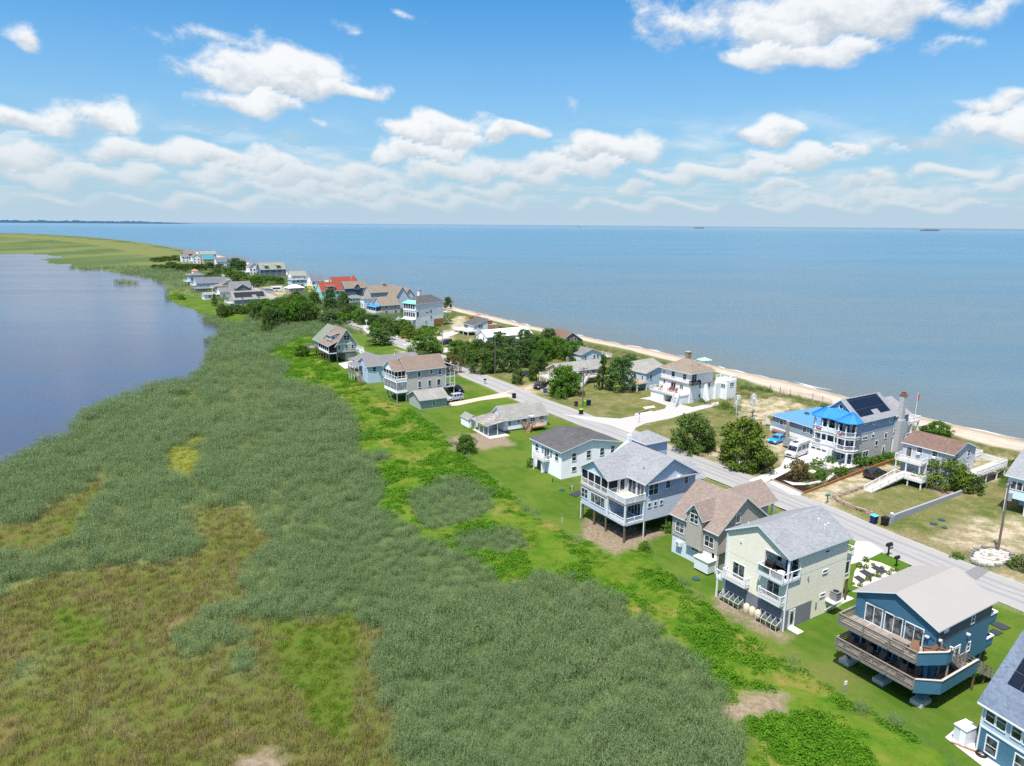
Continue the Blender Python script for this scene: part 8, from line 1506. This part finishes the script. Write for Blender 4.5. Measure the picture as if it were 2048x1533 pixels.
o = empty('beach_canopy', 'pale green canopy on the sand behind the white stucco house', 'canopy', *G(1408, 731), .4, z=-.3); MB().add([(-2, -1.6, 2.1), (2, -1.6, 2.1), (2, 1.6, 2.1), (-2, 1.6, 2.1), (0, 0, 2.9)], [(0, 1, 4), (1, 2, 4), (2, 3, 4), (3, 0, 4), (3, 2, 1, 0)]).build('cover', plain('canopy_green', (.35, .72, .52)), o)
for x, y in ((-1.9, -1.5), (1.9, -1.5), (1.9, 1.5), (-1.9, 1.5)): MB().box(x-.05, x+.05, y-.05, y+.05, 0, 2.1).build('leg', GREYW, o)
def fence(pts, h_, label, mat, name='sand_fence', gap=.35, step=3):
    Q = [Vector((*G(*p), 0)) for p in pts]; o = empty(name, label, 'fence', Q[0].x, Q[0].y); org = Q[0]; sl = MB()
    for i in range(len(Q)-1):
        a, b = Q[i]-org, Q[i+1]-org; L = (b-a).length; n_ = max(1, int(L/step)); z = .5
        for k in range(n_): c = a+(b-a)*k/n_; MB().box(c.x-.06, c.x+.06, c.y-.06, c.y+.06, 0, h_+z+.25).build('post', mat, o)
        m_ = int(L/gap)
        for k in range(m_): c = a+(b-a)*k/m_; sl.box(c.x-.02, c.x+.02, c.y-.02, c.y+.02, .2, h_+z)
        sl.bar(a+Vector((0, 0, .9)), b+Vector((0, 0, .9)), .03); sl.bar(a+Vector((0, 0, h_+.3)), b+Vector((0, 0, h_+.3)), .03)
    sl.build('slats', mat, o)
fence([(1500, 779), (1540, 783), (1580, 792), (1625, 800), (1665, 812)], 1.0, 'grey slat sand fence along the dune beyond the blue roofed bungalow', plain('fence_grey', (.24, .22, .19), .9)); fence([(930, 643), (945, 637), (962, 633)], 1.0, 'short orange fence on the dune above the modern grey house', plain('orange_fence', (.75, .25, .03)), 'orange_fence', .25)
# chairs on the decks
def chair(col):
    o = empty('deck_chair', 'x', 'chair', 0, 0); mb = MB().profile([(-.35, .32), (.35, .42), (.35, .47), (-.35, .37)], -.3, .3, 'y'); mb.build('seat', col, o)
    MB().profile([(-.3, .38), (-.68, 1.05), (-.63, 1.08), (-.24, .4)], -.3, .3, 'y').build('backrest', col, o)
    for s_ in (-.33, .33): MB().box(.25, .35, s_-.04, s_+.04, 0, .6).build('leg', col, o); MB().bar((-.45, s_, .05), (.3, s_, .62), .07).build('leg', col, o); MB().box(-.4, .4, s_-.07, s_+.07, .6, .64).build('armrest', col, o)
    return o
ADC = chair(plain('brown_chair', (.20, .11, .06), .7)); RDC = chair(plain('red_chair', (.22, .06, .05), .7))
def seat_at(h_, proto, first, x, y, z, rot, label, group=None):
    o = proto if first else copy_tree(proto); o.location = at_house(h_, x, y, z); o.rotation_euler.z = h_.e.rotation_euler.z+rot; o['label'] = label
    if group: o['group'] = group
n0 = 0
for x, y, r_ in ((-1.9, 7.0, 3.4), (-1.3, 5.9, 2.8), (-2.0, 5.0, 3.3), (-1.9, 3.9, 3.0), (-1.5, 2.6, 2.7), (-2.0, 1.6, 3.4), (-1.2, .9, 3.0)): seat_at(TEAL, ADC, n0 == 0, x, y, 2.42, r_, 'brown slatted chair on the lower deck of the teal house', 'brown chairs on the lower deck of the teal house'); n0 = 1
seat_at(TEAL, ADC, False, -.6, 0.2, 5.02, 2.5, 'brown chair at the corner of the upper teal house deck'); seat_at(TEAL, ADC, False, .2, -.6, 5.02, 2.0, 'brown chair nearest the stairs on the upper teal house deck'); seat_at(TEAL, ADC, False, -1.5, 1.0, 5.02, 3.6, 'brown chair next to the picnic table on the upper deck')
n0 = 0
for x, y in ((-2.4, 7.6), (-1.6, 5.4), (-1.7, 4.4), (-1.6, 3.3)): seat_at(WHH, RDC, n0 == 0, x, y, 2.37, 3.1, 'red chair on the deck of the white stucco house', 'red chairs on the white stucco house deck'); n0 = 1
o = empty('picnic_table', 'weathered picnic table on the upper deck of the teal house', 'table', *at_house(TEAL, -1.5, 2.4)[:2], TEAL.e.rotation_euler.z, z=5.0); MB().box(-.4, .4, -.9, .9, .72, .77).build('tabletop', WOODG, o)
for s_ in (-.7, .7): MB().box(s_-.13, s_+.13, -.9, .9, .42, .46).build('bench', WOODG, o)
for s_ in (-.6, .6): MB().bar((-.55, s_, 0), (.1, s_, .74), .08).bar((.55, s_, 0), (-.1, s_, .74), .08).build('leg_frame', WOODG, o)
o = empty('grill', 'black covered grill in the recessed porch of the yellow house', 'grill', *at_house(YELH, .1, 2.4)[:2], YELH.e.rotation_euler.z, z=6.0); MB().box(-.3, .3, -.5, .5, .1, .85).build('cart', BLACK, o); MB().tube([(0, -.5, .95), (0, .5, .95)], .3, 12).build('hood', BLACK, o)
o = empty('round_table', 'small white round table on the porch of the yellow house', 'table', *at_house(YELH, -.2, .75)[:2], 0, z=6.0); MB().disc(0, 0, .68, .73, .42, 18).build('tabletop', WHITE, o); MB().disc(0, 0, 0, .68, .05, 8).build('leg', WHITE, o)
# ships on the horizon
def ship(px, py, dist, L, label):
    r_ = ray(px, py); s_ = dist/math.hypot(r_[0], r_[1]); x, y = r_[0]*s_, r_[1]*s_; ang = math.atan2(-r_[0], r_[1]); o = empty('cargo_ship', label, 'ship', x, y, math.atan2(-x, y)); o.location.z = -1.3
    HC = plain('hull_maroon', (.15, .15, .20), .9); MB().prism([(-L/2, -L*.06), (L*.42, -L*.06), (L/2, 0), (L*.42, L*.06), (-L/2, L*.06)], 0, L*.075).build('hull', HC, o)
    MB().box(-L*.47, -L*.38, -L*.05, L*.05, L*.075, L*.16).build('bridge', plain('ship_cream', (.5, .42, .36)), o); MB().tube([(-L*.36, 0, L*.075), (-L*.36, 0, L*.15)], L*.012, 8).build('funnel', HC, o); MB().box(-L*.3, L*.38, -L*.045, L*.045, L*.075, L*.095).build('cargo_deck', HC, o)
    for q in (.38, .1, -.15): MB().tube([(L*q, 0, L*.09), (L*q, 0, L*.14)], L*.006, 6).build('mast', HC, o)
ship(1860, 456, 12500, 250, 'dark cargo ship on the horizon at the far right'); ship(1398, 449, 15000, 210, 'small distant ship on the horizon right of centre'); ship(1158, 447, 19000, 120, 'tiniest ship, barely visible on the horizon near the middle')

# ------------------------------------------------------------------ small yard things
def ac_unit(h_, x, y, label):
    o = empty('air_conditioner', label, 'air conditioner', *at_house(h_, x, y)[:2], h_.e.rotation_euler.z); MB().box(-.4, .4, -.4, .4, .05, .85).build('casing', MT['ac_casing'], o); MB().disc(0, 0, .85, .89, .32, 16).build('fan_grille', BLACK, o)
ac_unit(TAUPE, 3.0, -.6, 'grey air conditioner on the ground beside the taupe house')
ac_unit(RANCH, 6.0, -.7, 'grey air conditioner under the windows of the ranch house')
def lounge(h_, x, y, z, rot, label, col):
    o = empty('lounge_chair', label, 'chair', *at_house(h_, x, y)[:2], h_.e.rotation_euler.z+rot, z=z); MB().box(-.6, .5, -.3, .3, .3, .38).build('seat', col, o); MB().profile([(-.6, .38), (-1.05, .85), (-1.0, .9), (-.52, .42)], -.3, .3, 'y').build('backrest', col, o)
    for a in (-.5, .4):
        for b in (-.26, .26): MB().box(a-.03, a+.03, b-.03, b+.03, 0, .3).build('leg', col, o)
lounge(YELH, -.4, 2.2, 6.0, 1.2, 'tan chair on the upper porch of the yellow house', plain('tan_wicker', (.35, .28, .19)))
lounge(AWN, -1.6, 5.0, 2.8, 3.0, 'blue chair on the lower porch under the blue awning', plain('chair_blue', (.03, .12, .3)))
lounge(AWN, -1.5, 1.5, 2.8, 3.3, 'blue chair on the lower porch corner nearest the stone wall', MT['chair_blue'])
lounge(AWN, -1.6, 1.8, .1, 2.9, 'white chair in the open ground floor porch', WHITE)
o = empty('patio_table', 'small dark table on the white deck of the brown roofed house', 'table', *at_house(BRNH, -2.6, 4.6)[:2], 0, z=1.4); MB().disc(0, 0, .68, .73, .5, 16).build('tabletop', plain('green_table', (.03, .09, .06)), o); MB().disc(0, 0, 0, .68, .05, 8).build('leg', BLACK, o)
for i, (x, y, c_, lb) in enumerate(((-3.0, 1.0, (.02, .1, .3), 'blue flower pot beside the garage door'), (-3.2, 3.3, (.25, .4, .03), 'lime planted pot at the porch step'), (6.2, -1.0, (.02, .15, .16), 'teal pot by the grey stone wall'), (8.0, -1.2, (.02, .12, .10), 'green pot near the side door'))):
    o = empty('flower_pot', lb, 'flower pot', *at_house(AWN, x, y)[:2], 0, z=.05); MB().tube([(0, 0, 0), (0, 0, .45), (0, 0, .5)], [.2, .3, .3], 12).build('pot', plain('pot_%d' % i, c_), o)
    f_ = MB(); r_ = random.Random(i)
    for _ in range(40): c = Vector((r_.gauss(0, .16), r_.gauss(0, .16), r_.uniform(.5, .9))); u = Vector((r_.gauss(0, 1), r_.gauss(0, 1), r_.gauss(0, .5))).normalized()*.1; v = u.orthogonal().normalized()*.06; f_.add([c-u, c-v, c+u, c+v], [(0, 1, 2, 3)])
    f_.build('plant', F_RND, o)
o = empty('storage_tank', 'rusty drums lying in front of the blue roofed bungalow', 'tank', *at_house(BLUB, -1.6, 8.2)[:2], BLUB.e.rotation_euler.z); MB().tube([(0, -1.6, .5), (0, 1.6, .5)], .5, 14).build('drum', plain('rusty_drum', (.2, .13, .1), .8, .2, .3, 3), o)
o = empty('water_barrel', 'white barrel at the corner of the blue roofed bungalow', 'barrel', *at_house(BLUB, -.8, 11.2)[:2], 0); MB().tube([(0, 0, 0), (0, 0, .1), (0, 0, .9), (0, 0, 1.0)], [.28, .33, .33, .2], 14).build('drum', WHITE, o)
